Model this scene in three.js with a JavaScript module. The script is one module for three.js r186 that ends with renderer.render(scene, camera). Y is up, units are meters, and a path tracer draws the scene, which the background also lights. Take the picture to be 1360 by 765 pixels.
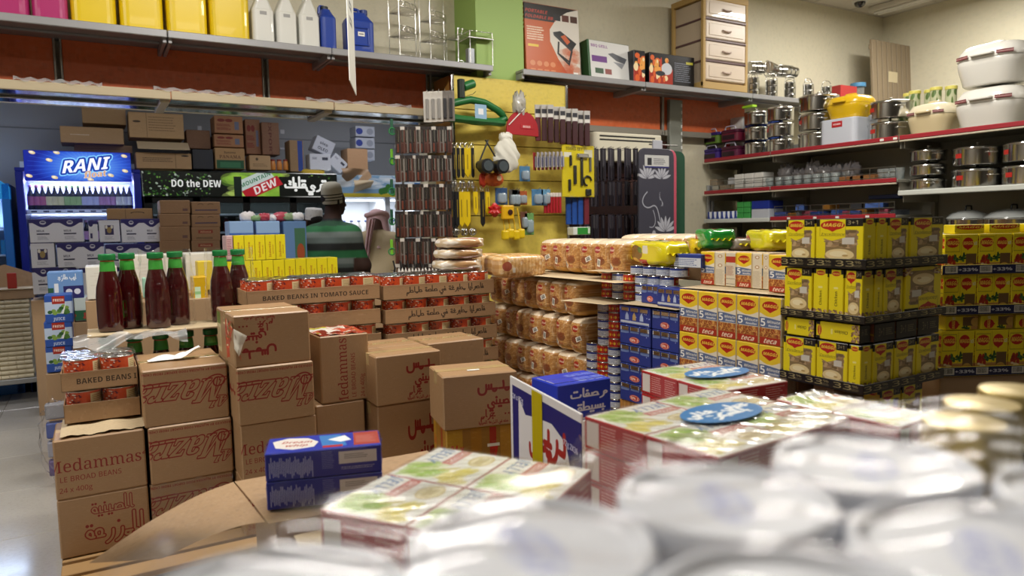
import * as THREE from 'three';
import { mergeGeometries, mergeVertices, toCreasedNormals } from 'three/addons/utils/BufferGeometryUtils.js';
import { MarchingCubes } from 'three/addons/objects/MarchingCubes.js';
import { RectAreaLightUniformsLib } from 'three/addons/lights/RectAreaLightUniformsLib.js';

// ---------- camera, lights, exposure ----------
const scene = new THREE.Scene();
scene.background = new THREE.Color(0x000000);
const renderer = new THREE.WebGLRenderer({ antialias: true });
renderer.toneMapping = THREE.LinearToneMapping;
renderer.toneMappingExposure = 1.0;
renderer.shadowMap.enabled = true;
RectAreaLightUniformsLib.init();
const FX = 954.07, EYE = 1.32;
const camera = new THREE.PerspectiveCamera(43.693, 1360 / 765, 0.02, 60);
camera.position.set(0, EYE, 0);
const RM = [[0.8634, -0.0602, 0.5010], [-0.0195, -0.9961, -0.0861], [0.5042, 0.0646, -0.8611]];
camera.up.set(0.0602, 0.9961, -0.0646);
camera.lookAt(0.5010, EYE - 0.0861, -0.8611);
camera.focus = 3.3;
camera.userData.fStop = 3.2;
scene.add(camera);
// photo pixel -> ray -> point on a plane of the place
const ray = (x, y) => { const a = x - 680, b = y - 382.5; return RM.map((r) => r[0] * a + r[1] * b + r[2] * FX); };
const onZ = (x, y, z) => { const d = ray(x, y), k = z / d[2]; return new THREE.Vector3(d[0] * k, EYE + d[1] * k, z); };
const onX = (x, y, X) => { const d = ray(x, y), k = X / d[0]; return new THREE.Vector3(X, EYE + d[1] * k, d[2] * k); };
const onY = (x, y, Y) => { const d = ray(x, y), k = (Y - EYE) / d[1]; return new THREE.Vector3(d[0] * k, Y, d[2] * k); };

// ceiling troffers: [x, z, length along x]; each is a glowing panel (built below) and this area light of the same size
const CEIL = 3.55, TROFFERS = [[6.35, -3.5], [3.6, -2.7], [0.9, -2.7], [-1.7, -2.7], [6.35, -0.6], [3.6, -0.6], [0.9, -0.6], [-1.7, -0.6]];
for (const [x, z] of TROFFERS) {
  const l = new THREE.RectAreaLight(0xfffaf2, z < -2 ? 60 : 5, 1.2, 0.3);
  l.name = 'troffer_light'; l.position.set(x, CEIL - 0.075, z); l.lookAt(x, 0, z); scene.add(l);
}
// the cold-drink annex behind the opening has its own, dimmer strips
const ANNEX = [[-0.9, -6.0], [2.6, -6.6], [1.1, -5.6]];
for (const [x, z] of ANNEX) {
  const l = new THREE.RectAreaLight(0xf6f6ff, 24, 1.2, 0.12);
  l.name = 'annex_light'; l.position.set(x, 2.745, z); l.lookAt(x, 0, z); scene.add(l);
}

// ---------- helpers ----------
let seed = 7;
const rnd = () => { seed = (seed * 1664525 + 1013904223) >>> 0; return seed / 4294967296; };
const rr = (a, b) => a + (b - a) * rnd();
const pick = (a) => a[Math.floor(rnd() * a.length)];
const names = new Map();
const numbered = (n) => { const k = names.get(n) || 0; names.set(n, k + 1); return k ? n + '_' + String(k).padStart(3, '0') : n; };
const shade = (o) => { o.castShadow = o.receiveShadow = true; return o; };
const M = (name, geo, mat, parent) => { const m = shade(new THREE.Mesh(geo, mat)); m.name = name; if (parent) parent.add(m); return m; };
function T(name, label, category, group, x = 0, y = 0, z = 0, ry = 0) {
  const o = new THREE.Group(); o.name = numbered(name); scene.add(o);
  o.position.set(x, y, z); o.rotation.y = ry; o.userData = { label, category };
  if (group) o.userData.group = group;
  return o;
}
const S = (name, geo, mat) => { const m = M(name, geo, mat, scene); m.userData.kind = 'structure'; return m; };
function dup(o, x, y, z, ry = 0, label) {
  const c = o.clone(); c.name = numbered(o.name.replace(/_\d{3}$/, '')); scene.add(c);
  c.userData = { ...o.userData }; if (label) c.userData.label = label;
  c.position.set(x, y, z); c.rotation.y = ry; return c;
}
const mat = (color, roughness = 0.6, more = {}) => new THREE.MeshStandardMaterial({ color, roughness, ...more });
const phys = (color, roughness, more = {}) => new THREE.MeshPhysicalMaterial({ color, roughness, ...more });
const steel = mat(0xc6c6c4, 0.17, { metalness: 1 }), chrome = mat(0xd8d8d6, 0.12, { metalness: 1 }), wireM = mat(0x9a9a98, 0.3, { metalness: 1 });
const film = phys(0xffffff, 0.12, { transmission: 1, thickness: 0, ior: 1.4 });
const filmMilky = phys(0xf2f4f5, 0.25, { transmission: 0.75, thickness: 0, ior: 1.4 });

// chamfered box, base at y = 0; uv = {f,b,l,r,t,u: [x0,y0,x1,y1] as fractions of an atlas, y down, optional quarter turns}
function cbox(w, h, d, b = 0.002, uv = {}, def = [0, 0, 0.01, 0.01]) {
  const H = [w / 2, h / 2, d / 2], pos = [], nor = [], tex = [];
  b = Math.min(b, w * 0.4, h * 0.4, d * 0.4);
  const KEY = (a, s) => (a === 0 ? (s > 0 ? 'r' : 'l') : a === 1 ? (s > 0 ? 't' : 'u') : s > 0 ? 'f' : 'b');
  const uvOf = (key, p) => {
    const X = p[0] / w + 0.5, Y = p[1] / h + 0.5, Z = p[2] / d + 0.5;
    let u, v;
    if (key === 'f') [u, v] = [X, Y]; else if (key === 'b') [u, v] = [1 - X, Y]; else if (key === 'l') [u, v] = [Z, Y];
    else if (key === 'r') [u, v] = [1 - Z, Y]; else [u, v] = [X, 1 - Z];
    const r = uv[key] || def;
    for (let k = r[4] || 0; k > 0; k--) [u, v] = [v, 1 - u];
    return [r[0] + u * (r[2] - r[0]), 1 - (r[3] - v * (r[3] - r[1]))];
  };
  const tri = (P, key) => {
    const [a, c, e] = P, n = new THREE.Vector3(...c).sub(new THREE.Vector3(...a)).cross(new THREE.Vector3(...e).sub(new THREE.Vector3(...a))).normalize();
    const out = n.x * (a[0] + c[0] + e[0]) + n.y * (a[1] + c[1] + e[1]) + n.z * (a[2] + c[2] + e[2]);
    const Q = out < 0 ? [a, e, c] : P; if (out < 0) n.negate();
    for (const p of Q) { pos.push(p[0], p[1] + H[1], p[2]); nor.push(n.x, n.y, n.z); tex.push(...uvOf(key, p)); }
  };
  const quad = (A, B, C, D, key) => { tri([A, B, C], key); tri([A, C, D], key); };
  const pt = (a, s, ...rest) => { const p = [0, 0, 0]; p[a] = s * H[a]; for (const [ax, t] of rest) p[ax] = t * (H[ax] - b); return p; };
  for (let a = 0; a < 3; a++) for (const s of [-1, 1]) {
    const [e, g] = [(a + 1) % 3, (a + 2) % 3];
    quad(pt(a, s, [e, -1], [g, -1]), pt(a, s, [e, 1], [g, -1]), pt(a, s, [e, 1], [g, 1]), pt(a, s, [e, -1], [g, 1]), KEY(a, s));
  }
  if (b > 0) {
    for (let a = 0; a < 3; a++) for (const s of [-1, 1]) for (const t of [-1, 1]) {
      const e = (a + 1) % 3, g = (a + 2) % 3;
      quad(pt(a, s, [e, t], [g, -1]), pt(a, s, [e, t], [g, 1]), pt(e, t, [a, s], [g, 1]), pt(e, t, [a, s], [g, -1]), KEY(a, s));
    }
    for (const s of [-1, 1]) for (const t of [-1, 1]) for (const q of [-1, 1]) tri([pt(0, s, [1, t], [2, q]), pt(1, t, [0, s], [2, q]), pt(2, q, [0, s], [1, t])], KEY(1, t));
  }
  const G = new THREE.BufferGeometry();
  G.setAttribute('position', new THREE.Float32BufferAttribute(pos, 3)); G.setAttribute('normal', new THREE.Float32BufferAttribute(nor, 3)); G.setAttribute('uv', new THREE.Float32BufferAttribute(tex, 2));
  return G;
}
const at = (g, x, y, z, rx = 0, ry = 0, rz = 0) => { if (rx) g.rotateX(rx); if (ry) g.rotateY(ry); if (rz) g.rotateZ(rz); return g.translate(x, y, z); };
const clean = (g) => { const o = g.index ? g.toNonIndexed() : g; for (const k of Object.keys(o.attributes)) if (!['position', 'normal', 'uv'].includes(k)) o.deleteAttribute(k); return o; };
const join = (...gs) => mergeGeometries(gs.flat().map(clean));
const lathe = (pts, seg = 28) => new THREE.LatheGeometry(pts.map(([r, y]) => new THREE.Vector2(r, y)), seg);
const cyl = (r, h, seg = 20, c = 0.0015) => lathe([[0.0001, 0], [r - c, 0], [r, c], [r, h - c], [r - c, h], [0.0001, h]], seg);
const bar = (pts, r, seg = 6, closed = false) => { const v = pts.map((p) => new THREE.Vector3(...p)); return new THREE.TubeGeometry(new THREE.CatmullRomCurve3(v, closed, 'catmullrom', 0.1), Math.max(2, pts.length * 3), r, seg, closed); };
const rod = (a, b, r, seg = 6) => { const A = new THREE.Vector3(...a), B = new THREE.Vector3(...b), L = A.distanceTo(B), g = new THREE.CylinderGeometry(r, r, L, seg, 1); g.applyQuaternion(new THREE.Quaternion().setFromUnitVectors(new THREE.Vector3(0, 1, 0), B.clone().sub(A).normalize())); return g.translate((A.x + B.x) / 2, (A.y + B.y) / 2, (A.z + B.z) / 2); };
// rounded-rectangle footprint extrusion (base y = 0) with bevel
function rprism(w, d, h, r, bevel = 0.003, taper = 1) {
  const s = new THREE.Shape(), x = w / 2 - bevel, y = d / 2 - bevel; r = Math.min(r, x * 0.98, y * 0.98);
  s.moveTo(-x + r, -y); s.lineTo(x - r, -y); s.quadraticCurveTo(x, -y, x, -y + r); s.lineTo(x, y - r); s.quadraticCurveTo(x, y, x - r, y); s.lineTo(-x + r, y); s.quadraticCurveTo(-x, y, -x, y - r); s.lineTo(-x, -y + r); s.quadraticCurveTo(-x, -y, -x + r, -y);
  const g = new THREE.ExtrudeGeometry(s, { depth: h - 2 * bevel, bevelEnabled: true, bevelThickness: bevel, bevelSize: bevel, bevelSegments: 2, curveSegments: 5 });
  g.rotateX(-Math.PI / 2).translate(0, bevel, 0);
  if (taper !== 1) { const p = g.attributes.position; for (let i = 0; i < p.count; i++) { const k = taper + (1 - taper) * (p.getY(i) / h); p.setX(i, p.getX(i) * k); p.setZ(i, p.getZ(i) * k); } g.computeVertexNormals(); }
  return g;
}
// crumpled sheet over a grid of points f(u,v) -> [x,y,z]
function sheet(f, nu, nv) {
  const pos = [], uv = [], idx = [];
  for (let j = 0; j <= nv; j++) for (let i = 0; i <= nu; i++) { pos.push(...f(i / nu, j / nv)); uv.push(i / nu, j / nv); }
  for (let j = 0; j < nv; j++) for (let i = 0; i < nu; i++) { const a = j * (nu + 1) + i, b = a + 1, c = a + nu + 1, d = c + 1; idx.push(a, b, d, a, d, c); }
  const g = new THREE.BufferGeometry(); g.setAttribute('position', new THREE.Float32BufferAttribute(pos, 3)); g.setAttribute('uv', new THREE.Float32BufferAttribute(uv, 2)); g.setIndex(idx); g.computeVertexNormals(); return g;
}
// closed soft pack (pillow bag): w x h x d with crimped ends along x
function pillow(w, h, d, bump = 0.004, n = 14, sq = 0.45) {
  const g = new THREE.SphereGeometry(1, n * 2, n), p = g.attributes.position;
  for (let i = 0; i < p.count; i++) {
    let x = p.getX(i), y = p.getY(i), z = p.getZ(i);
    const f = (v) => Math.sign(v) * Math.abs(v) ** sq; x = f(x); y = f(y); z = f(z);
    const wob = 1 + bump / d * 2 * Math.sin(x * 9 + y * 5) * Math.cos(z * 8 + x * 4);
    p.setXYZ(i, x * w / 2, y * h / 2 * wob, z * d / 2 * wob);
  }
  g.translate(0, h / 2, 0).computeVertexNormals(); return g;
}

// ---------- printing ----------
function canvas(W, H, draw) {
  const c = document.createElement('canvas'); c.width = W; c.height = H; const g = c.getContext('2d'); draw(g, W, H);
  const t = new THREE.CanvasTexture(c); t.colorSpace = THREE.SRGBColorSpace; t.anisotropy = 8; return t;
}
const R4 = (g, c, x, y, w, h) => { g.fillStyle = c; g.fillRect(x, y, w, h); };
const TX = (g, s, x, y, px, c, o = {}) => { g.save(); g.translate(x, y); if (o.rot) g.rotate(o.rot); if (o.sx) g.scale(o.sx, 1); g.font = (o.italic ? 'italic ' : '') + (o.bold === false ? '' : 'bold ') + px + 'px ' + (o.f || 'sans-serif'); g.textAlign = o.al || 'center'; g.textBaseline = 'middle'; if (o.skew) g.transform(1, 0, o.skew, 1, 0, 0); if (o.stroke) { g.strokeStyle = o.stroke; g.lineWidth = o.lw || px * 0.12; g.lineJoin = 'round'; g.strokeText(s, 0, 0); } if (c) { g.fillStyle = c; g.fillText(s, 0, 0); } g.restore(); };
const EL = (g, c, x, y, rx, ry, rot = 0) => { g.fillStyle = c; g.beginPath(); g.ellipse(x, y, rx, ry, rot, 0, 7); g.fill(); };
const PG = (g, c, ...p) => { g.fillStyle = c; g.beginPath(); p.forEach((q, i) => (i ? g.lineTo(q[0], q[1]) : g.moveTo(q[0], q[1]))); g.closePath(); g.fill(); };
const greek = (g, c, x, y, w, h, n, px = 2) => { g.fillStyle = c; for (let i = 0; i < n; i++) { let X = x; const Y = y + (h * i) / n; while (X < x + w * rr(0.7, 1)) { const L = rr(0.02, 0.08) * w; g.fillRect(X, Y, L, px); X += L + w * 0.015; } } };
const fibre = (g, W, H, n, dark = 'rgba(80,50,25,0.07)', light = 'rgba(255,235,205,0.08)') => { for (let i = 0; i < n; i++) { g.fillStyle = rnd() < 0.5 ? dark : light; g.fillRect(rnd() * W, rnd() * H, rr(2, 26), rr(1, 2.5)); } };
// a small stroke alphabet for the Arabic lettering: each letter [width, strokes, dots, joins left]; final forms carry an F
const AR = {
  tooth: [0.5, 'M0 0H-.5M-.25 0V-.55'], bF: [1.3, 'M0-.35Q0 0-.25 0H-1Q-1.25 0-1.22-.5'], nF: [1, 'M0-.2Q.02.55-.45.55Q-.95.55-.92-.25'], yF: [1.1, 'M0 0Q-.25-.5-.45-.15Q-.5.1-.2.2Q0 .6-.5.65Q-1.1.65-1.05.05'],
  m: [0.7, 'M0 0H-.7M-.15 0A.2.2 0 1 1-.5 0'], mF: [0.75, 'M0 0H-.2A.2.2 0 1 1-.5 0Q-.68.1-.66.85'], d: [0.6, 'M-.05-.8Q.05-.1-.1 0H-.55'], r: [0.5, 'M0-.35Q.05.35-.5.6'], w: [0.65, 'M-.1-.3A.19.19 0 1 1-.1-.25Q0 .4-.6.55'],
  a: [0.35, 'M0 0Q-.18 0-.18-.2V-1.4'], a0: [0.3, 'M-.15 0V-1.4'], l: [0.4, 'M0 0H-.4M-.2 0V-1.5'], lF: [0.95, 'M0-1.5V0Q0 .5-.45.5Q-.9.5-.88 0'], s: [0.95, 'M0 0H-.95M-.1 0V-.5M-.42 0V-.45M-.74 0V-.5'], sF: [1.6, 'M0-.5V0H-.3V-.45V0H-.6V-.5V0Q-.62.6-1.1.6Q-1.6.6-1.52-.15'],
  S: [1.15, 'M0 0H-1.15M-.1 0Q-.05-.6-.5-.5Q-.8-.4-.85 0V-.45'], t: [1.05, 'M0 0H-1.05M-.1 0Q-.05-.6-.5-.5Q-.8-.4-.85 0V-1.4'], j: [0.95, 'M0 0H-.95M-.8-.6H-.15Q-.45-.3-.8 0'], e: [0.7, 'M0 0H-.7M-.2 0Q0-.55-.35-.55Q-.7-.5-.5 0'],
  f: [0.65, 'M0 0H-.65M-.3-.1A.2.2 0 1 1-.29-.1'], k: [0.8, 'M0 0H-.8M-.1 0L-.6-.6L-.05-1.2'], kF: [1.1, 'M0-1.4V0H-.9Q-1.05 0-1-.35M-.35-.4Q-.6-.5-.4-.65Q-.2-.8-.5-.9'], h: [0.6, 'M0 0H-.1Q-.05-.55-.35-.5Q-.7-.25-.25 0H0'],
};
const ARL = { 'م': ['m', 'mF'], 'د': ['d'], 'س': ['s', 'sF'], 'ص': ['S'], 'ي': ['tooth', 'yF', 'b2'], 'ن': ['tooth', 'nF', 'a1'], 'ج': ['j', 'j', 'b1'], 'خ': ['j', 'j', 'a1'], 'ر': ['r'], 'ز': ['r', 'r', 'a1'], 'ا': ['a'], 'ل': ['l', 'lF'], 'ة': ['h', 'h', 'a2'], 'ه': ['h'], 'ع': ['e'], 'ف': ['f', 'f', 'a1'], 'ق': ['f', 'f', 'a2'], 'و': ['w'], 'ط': ['t'], 'ب': ['tooth', 'bF', 'b1'], 'ت': ['tooth', 'bF', 'a2'], 'ك': ['k', 'kF'] };
const NOJOIN = 'دراوزة';
const arWidth = (s) => [...s].reduce((w, ch, i) => w + (ch === ' ' ? 0.6 : ARL[ch] ? (AR[ARL[ch][(s[i + 1] === ' ' || !s[i + 1]) && ARL[ch][1] ? 1 : 0]][0] + (NOJOIN.includes(ch) ? 0.18 : 0)) : 0.4), 0);
// right-aligned at x, baseline y, letter unit px
function arabic(g, s, x, y, px, color, lw = 0.2, o = {}) {
  g.save(); g.translate(x, y); g.scale(px * (o.sx || 1), px); if (o.skew) g.transform(1, 0, o.skew, 1, 0, 0); g.strokeStyle = color; g.fillStyle = color; g.lineWidth = lw; g.lineCap = g.lineJoin = 'round';
  for (let i = 0; i < s.length; i++) {
    const ch = s[i], e = ARL[ch];
    if (!e) { g.translate(-0.6, 0); continue; }
    const end = !s[i + 1] || s[i + 1] === ' ', G = AR[end && e[1] ? e[1] : e[0]];
    if (o.outline) { g.lineWidth = lw * 2.1; g.stroke(new Path2D(G[1])); g.save(); g.strokeStyle = o.outline; g.lineWidth = lw; g.stroke(new Path2D(G[1])); g.restore(); } else g.stroke(new Path2D(G[1]));
    if (e[2]) { const n = +e[2][1], Y = e[2][0] === 'a' ? -0.95 : end && ch === 'ي' ? 0.95 : 0.4; for (let k = 0; k < n; k++) { g.beginPath(); g.arc(-G[0] / 2 + (k - (n - 1) / 2) * 0.3, Y, lw * 0.75, 0, 7); g.fill(); } }
    g.translate(-G[0] - (NOJOIN.includes(ch) ? 0.18 : 0), 0);
  }
  g.restore();
}
const arC = (g, s, x, y, px, c, lw, o = {}) => arabic(g, s, x + (arWidth(s) * px * (o.sx || 1)) / 2, y, px, c, lw, o);
const kept = new Map(), once = (key, make) => { if (!kept.has(key)) kept.set(key, make()); return kept.get(key); };
const printed = (t, roughness = 0.55, more = {}) => new THREE.MeshStandardMaterial({ map: t, roughness, ...more });
// atlas rectangles given in cells of an n x m grid
const cell = (n, m) => (i, j, w = 1, h = 1, rot) => [i / n + 0.002, j / m + 0.002, (i + w) / n - 0.002, (j + h) / m - 0.002, rot];

// ---------- the room ----------
const noiseTex = (base, spread, W = 512, n = 9000) => canvas(W, W, (g) => { R4(g, base, 0, 0, W, W); for (let i = 0; i < n; i++) { g.fillStyle = (rnd() < 0.5 ? 'rgba(0,0,0,' : 'rgba(255,255,255,') + rr(0.01, spread) + ')'; g.fillRect(rnd() * W, rnd() * W, rr(1, 9), rr(1, 9)); } });
const rep = (t, x, y) => { const c = t.clone(); c.wrapS = c.wrapT = THREE.RepeatWrapping; c.repeat.set(x, y); c.needsUpdate = true; return c; };
const plaster = noiseTex('#d6cfb6', 0.015), tileTex = noiseTex('#c6c3bd', 0.02);
const wallM = mat(0xffffff, 0.45, { map: rep(plaster, 4, 2) }), greyWall = mat(0x9b9da0, 0.5), greenM = mat(0x9aba62, 0.5), ceilM = mat(0xd8d3c6, 0.9);
const slab = (x0, x1, y0, y1, z0, z1) => new THREE.BoxGeometry(x1 - x0, y1 - y0, z1 - z0).translate((x0 + x1) / 2, (y0 + y1) / 2, (z0 + z1) / 2);
const XL = -3.2, XR = 7.76, ZB = -5.0, ZF = 6.5, ZA = -8.05;
// floor: porcelain tiles, laid one by one where the photograph shows them
const floor = S('floor', join(slab(XL - 0.2, XR + 0.2, -0.2, -0.011, ZA - 0.2, ZF + 0.2), slab(0.755, XR, -0.011, 0, ZA, ZF), slab(XL, 0.755, -0.011, 0, -0.2, ZF)), mat(0x86817a, 0.5));
{
  const tm = [0xffffff, 0xf5f3ef, 0xece9e4].map((c) => phys(c, 0.16, { map: tileTex, clearcoat: 0.3, clearcoatRoughness: 0.08 }));
  const tg = cbox(0.702, 0.011, 0.702, 0.0015, { t: [0, 0, 1, 1] });
  for (let i = -4; i < 2; i++) for (let k = 0; k < 11; k++) {
    const m = M('tile', tg, tm[(i * 5 + k * 3 + 40) % 3], floor); m.position.set(-0.655 + 0.705 * i + 0.3525 + 0.0, -0.011, -7.97 + 0.705 * k + 0.3525);
  }
}
const backWall = S('wall_back', join(slab(XL - 0.2, 2.2, 2.09, CEIL, ZB - 0.15, ZB), slab(2.2, XR + 0.2, 0, CEIL, ZB - 0.15, ZB)), wallM);
S('wall_right', slab(XR, XR + 0.2, 0, CEIL, ZB, ZF), wallM);
S('wall_left', slab(XL - 0.2, XL, 0, CEIL, ZA, ZF), mat(0x8a8376, 0.6));
S('wall_front', slab(XL - 0.2, XR + 0.2, 0, CEIL, ZF, ZF + 0.2), mat(0x8a8376, 0.6));
S('column_green', slab(2.455, 2.85, 0, CEIL, ZB, -4.66), greenM);
S('wall_far', slab(XL - 0.2, 4.4, 0, 2.8, ZA - 0.15, ZA), greyWall);
S('wall_annex', slab(4.2, 4.4, 0, 2.8, ZA, ZB - 0.15), greyWall);
S('ceiling_annex', slab(XL - 0.2, 4.4, 2.8, 2.95, ZA - 0.15, ZB - 0.15), greyWall);
// wall panel joints of the cold annex
for (const y of [1.35, 2.3]) { const j = S('trim_annex', slab(XL, 4.2, y, y + 0.012, ZA, ZA + 0.006), mat(0x777a7e, 0.4)); j.name = numbered('trim_annex'); }
const ceiling = S('ceiling', slab(XL - 0.2, XR + 0.2, CEIL + 0.02, CEIL + 0.2, ZB - 0.15, ZF + 0.2), ceilM);
{
  const g = cbox(0.585, 0.02, 0.585, 0.003), bars = [];
  for (let i = 0; i < 18; i++) for (let k = 0; k < 14; k++) { const x = XR - 0.3 - 0.6 * i - 0.01, z = ZB + 0.3 + 0.6 * k + 0.01; if (x < XL + 0.2 || TROFFERS.some(([a, b]) => Math.abs(a - x) < 0.85 && Math.abs(b - z) < 0.42)) continue; if (i < 6 && k < 5) { const m = M('tile', g, ceilM, ceiling); m.position.set(x, CEIL, z); } }
  for (let i = 0; i < 19; i++) bars.push(slab(XR - 0.6 * i - 0.024, XR - 0.6 * i, CEIL - 0.004, CEIL + 0.02, ZB, ZF));
  for (let k = 0; k < 15; k++) bars.push(slab(XL, XR, CEIL - 0.004, CEIL + 0.02, ZB + 0.6 * k, ZB + 0.6 * k + 0.024));
  M('ceiling_grid', join(bars), mat(0xc9c4b8, 0.6), ceiling);
}
const glowM = new THREE.MeshStandardMaterial({ color: 0xffffff, emissive: 0xfff6e6, emissiveIntensity: 1.3, roughness: 0.5 });
TROFFERS.forEach(([x, z], i) => {
  const t = T('ceiling_light', 'fluorescent ceiling light fitting with a white frame', 'ceiling light', 'ceiling light fittings', x, CEIL - 0.07, z);
  M('frame', join(slab(-0.64, 0.64, 0.012, 0.066, -0.19, 0.19)), mat(0xdedede, 0.4), t);
  M('diffuser', cbox(1.2, 0.012, 0.3, 0.003), glowM, t);
});
ANNEX.forEach(([x, z]) => {
  const t = T('strip_light', 'thin white strip light fixed to the low annex ceiling', 'strip light', 'annex strip lights', x, 2.75, z);
  M('body', cbox(1.24, 0.038, 0.14, 0.004), mat(0xdadada, 0.4), t).position.y = 0.012; M('diffuser', cbox(1.2, 0.012, 0.1, 0.003), glowM, t);
});
{ // dark dome on the ceiling
  const p = onY(1142, 2, CEIL - 0.02), t = T('ceiling_camera', 'small dark dome camera on the cream ceiling', 'camera', null, p.x, CEIL - 0.03, p.z);
  M('base', cyl(0.075, 0.026, 24), mat(0xd8d8d4, 0.5), t); const d = M('dome', new THREE.SphereGeometry(0.055, 24, 12, 0, 7, Math.PI / 2, Math.PI / 2), phys(0x14141c, 0.1, { clearcoat: 1 }), t); d.position.y = 0.002;
}

// ---------- overhead shelving along the back wall ----------
const lipM = mat(0x9a9a9c, 0.38, { metalness: 0.3 }), boardM = mat(0x8d8a88, 0.42, { metalness: 0.2 }), orangeM = printed(noiseTex('#dc6d3e', 0.04, 256, 2500), 0.42), alu = mat(0xb5b2aa, 0.32, { metalness: 0.8 }), maroon = mat(0x3d1f1a, 0.5);
const ZS = -4.545, YS = 2.455;
function overhead(label, xs, withCanopy) {
  const t = T('wall_shelf', label, 'shelf');
  for (let i = 0; i + 1 < xs.length; i++) {
    const [a, b] = [xs[i] + 0.002, xs[i + 1] - 0.002], w = b - a;
    const s = M('shelf_board', cbox(w, 0.02, 0.43, 0.002), boardM, t); s.position.set((a + b) / 2, YS - 0.02, ZS - 0.235);
    const l = M('front_lip', cbox(w, 0.042, 0.018, 0.004), lipM, t); l.position.set((a + b) / 2, YS - 0.042, ZS - 0.009);
    const r = M('stiffener', cbox(w, 0.014, 0.02, 0.002), lipM, t); r.position.set((a + b) / 2, YS - 0.034, ZS - 0.22);
    for (const x of [a + 0.012, b - 0.012]) { const k = M('bracket', cbox(0.02, 0.045, 0.42, 0.003), lipM, t); k.position.set(x, YS - 0.067, ZS - 0.235); }
    if (withCanopy && a < 2.2) {
      const cb = Math.min(b, 2.2), cw = cb - a, cm = (a + cb) / 2, c = M('canopy_board', cbox(cw, 0.016, 0.44, 0.002), mat(0x5a5d66, 0.14, { metalness: 0.9 }), t); c.position.set(cm, 2.074, ZS - 0.23);
      const f = M('canopy_lip', cbox(cw, 0.05, 0.02, 0.004), mat(0xb7a98d, 0.4), t); f.position.set(cm, 2.07, ZS - 0.01);
      const g = M('canopy_rib', cbox(cw, 0.012, 0.014, 0.002), alu, t); g.position.set(cm, 2.062, ZS - 0.24);
      const q = M('canopy_bracket', cbox(0.05, 0.02, 0.42, 0.003), mat(0xa79c86, 0.45), t); q.position.set(cb - 0.03, 2.054, ZS - 0.235);
    }
  }
  return t;
}
{
  const t = overhead('long grey overhead shelf with orange panels above the drinks annex', [-2.27, -1.37, -0.47, 0.437, 1.373, 2.53], true);
  const px = [-2.34, -1.215, -0.105, 1.043, 2.2];
  for (let i = 0; i + 1 < px.length; i++) { const w = px[i + 1] - px[i] - 0.045, m = M('orange_panel', cbox(w, 0.34, 0.02, 0.002, { f: [0, 0, 1, 0.3] }), orangeM, t); m.position.set((px[i] + px[i + 1]) / 2, 2.095, -4.945); }
  for (const x of px) for (const s of [-0.016, 0.016]) { const m = M('upright', cbox(0.012, 0.36, 0.024, 0.002), alu, t); m.position.set(x + s, 2.085, -4.94); }
  // torn clear film left on the canopy edge
    for (const [a, b] of [[-0.3, 0.1], [0.35, 0.9], [1.2, 1.9]]) M('torn_film', sheet((u, v) => [a + (b - a) * u, 2.118 + 0.022 * Math.sin(v * 3.1) + 0.006 * Math.sin(u * 37 + v * 3), ZS + 0.004 - 0.05 * v + 0.006 * Math.sin(u * 23 + v * 5)], 26, 3), filmMilky, t);
}
{
  const t = overhead('grey overhead shelf carrying boxed grills and steel containers', [2.776, 3.93, 5.17, 6.4, 7.74], false);
}
{
  const t = T('panel_frame', 'orange wall panels on grey uprights under the grill box shelf', 'wall panel');
  for (const [a, b] of [[3.3, 4.43], [4.475, 5.5]]) { const m = M('orange_panel', cbox(b - a, 0.29, 0.02, 0.002, { f: [0, 0, 1, 0.3] }), orangeM, t); m.position.set((a + b) / 2, 2.145, -4.945); const r = M('rail', cbox(b - a, 0.05, 0.035, 0.003), mat(0x8f8a7f, 0.45), t); r.position.set((a + b) / 2, 2.095, -4.93); }
  for (const x of [4.445, 4.46]) { const u = M('upright', cbox(0.01, 0.34, 0.02, 0.002), alu, t); u.position.set(x, 2.1, -4.93); }
  const p = M('perforated_post', cbox(0.15, 1.05, 0.04, 0.003), mat(0x8e9188, 0.4, { metalness: 0.4 }), t); p.position.set(4.57, 1.36, -4.9);
  for (let k = 0; k < 16; k++) { const h = M('slot', cbox(0.014, 0.028, 0.004, 0.001), mat(0xd6d8d4, 0.4), t); h.position.set(4.632, 1.42 + k * 0.062, -4.878); }
}
// split air conditioner high on the wall under the shelf
{
  const p = onZ(850, 190, -4.85), t = T('air_conditioner', 'cream wall air conditioner with black louvre slots under the shelf', 'air conditioner', null, 3.98, 1.84, -4.87);
  M('housing', rprism(0.74, 0.12, 0.24, 0.03, 0.012), mat(0xd9d3bd, 0.5), t); for (const k of [0, 1]) { const s = M('slot', cbox(0.6, 0.014, 0.012, 0.002), mat(0x0c0c0c, 0.5), t); s.position.set(-0.02, 0.17 + 0.03 * k, 0.056); }
}
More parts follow.
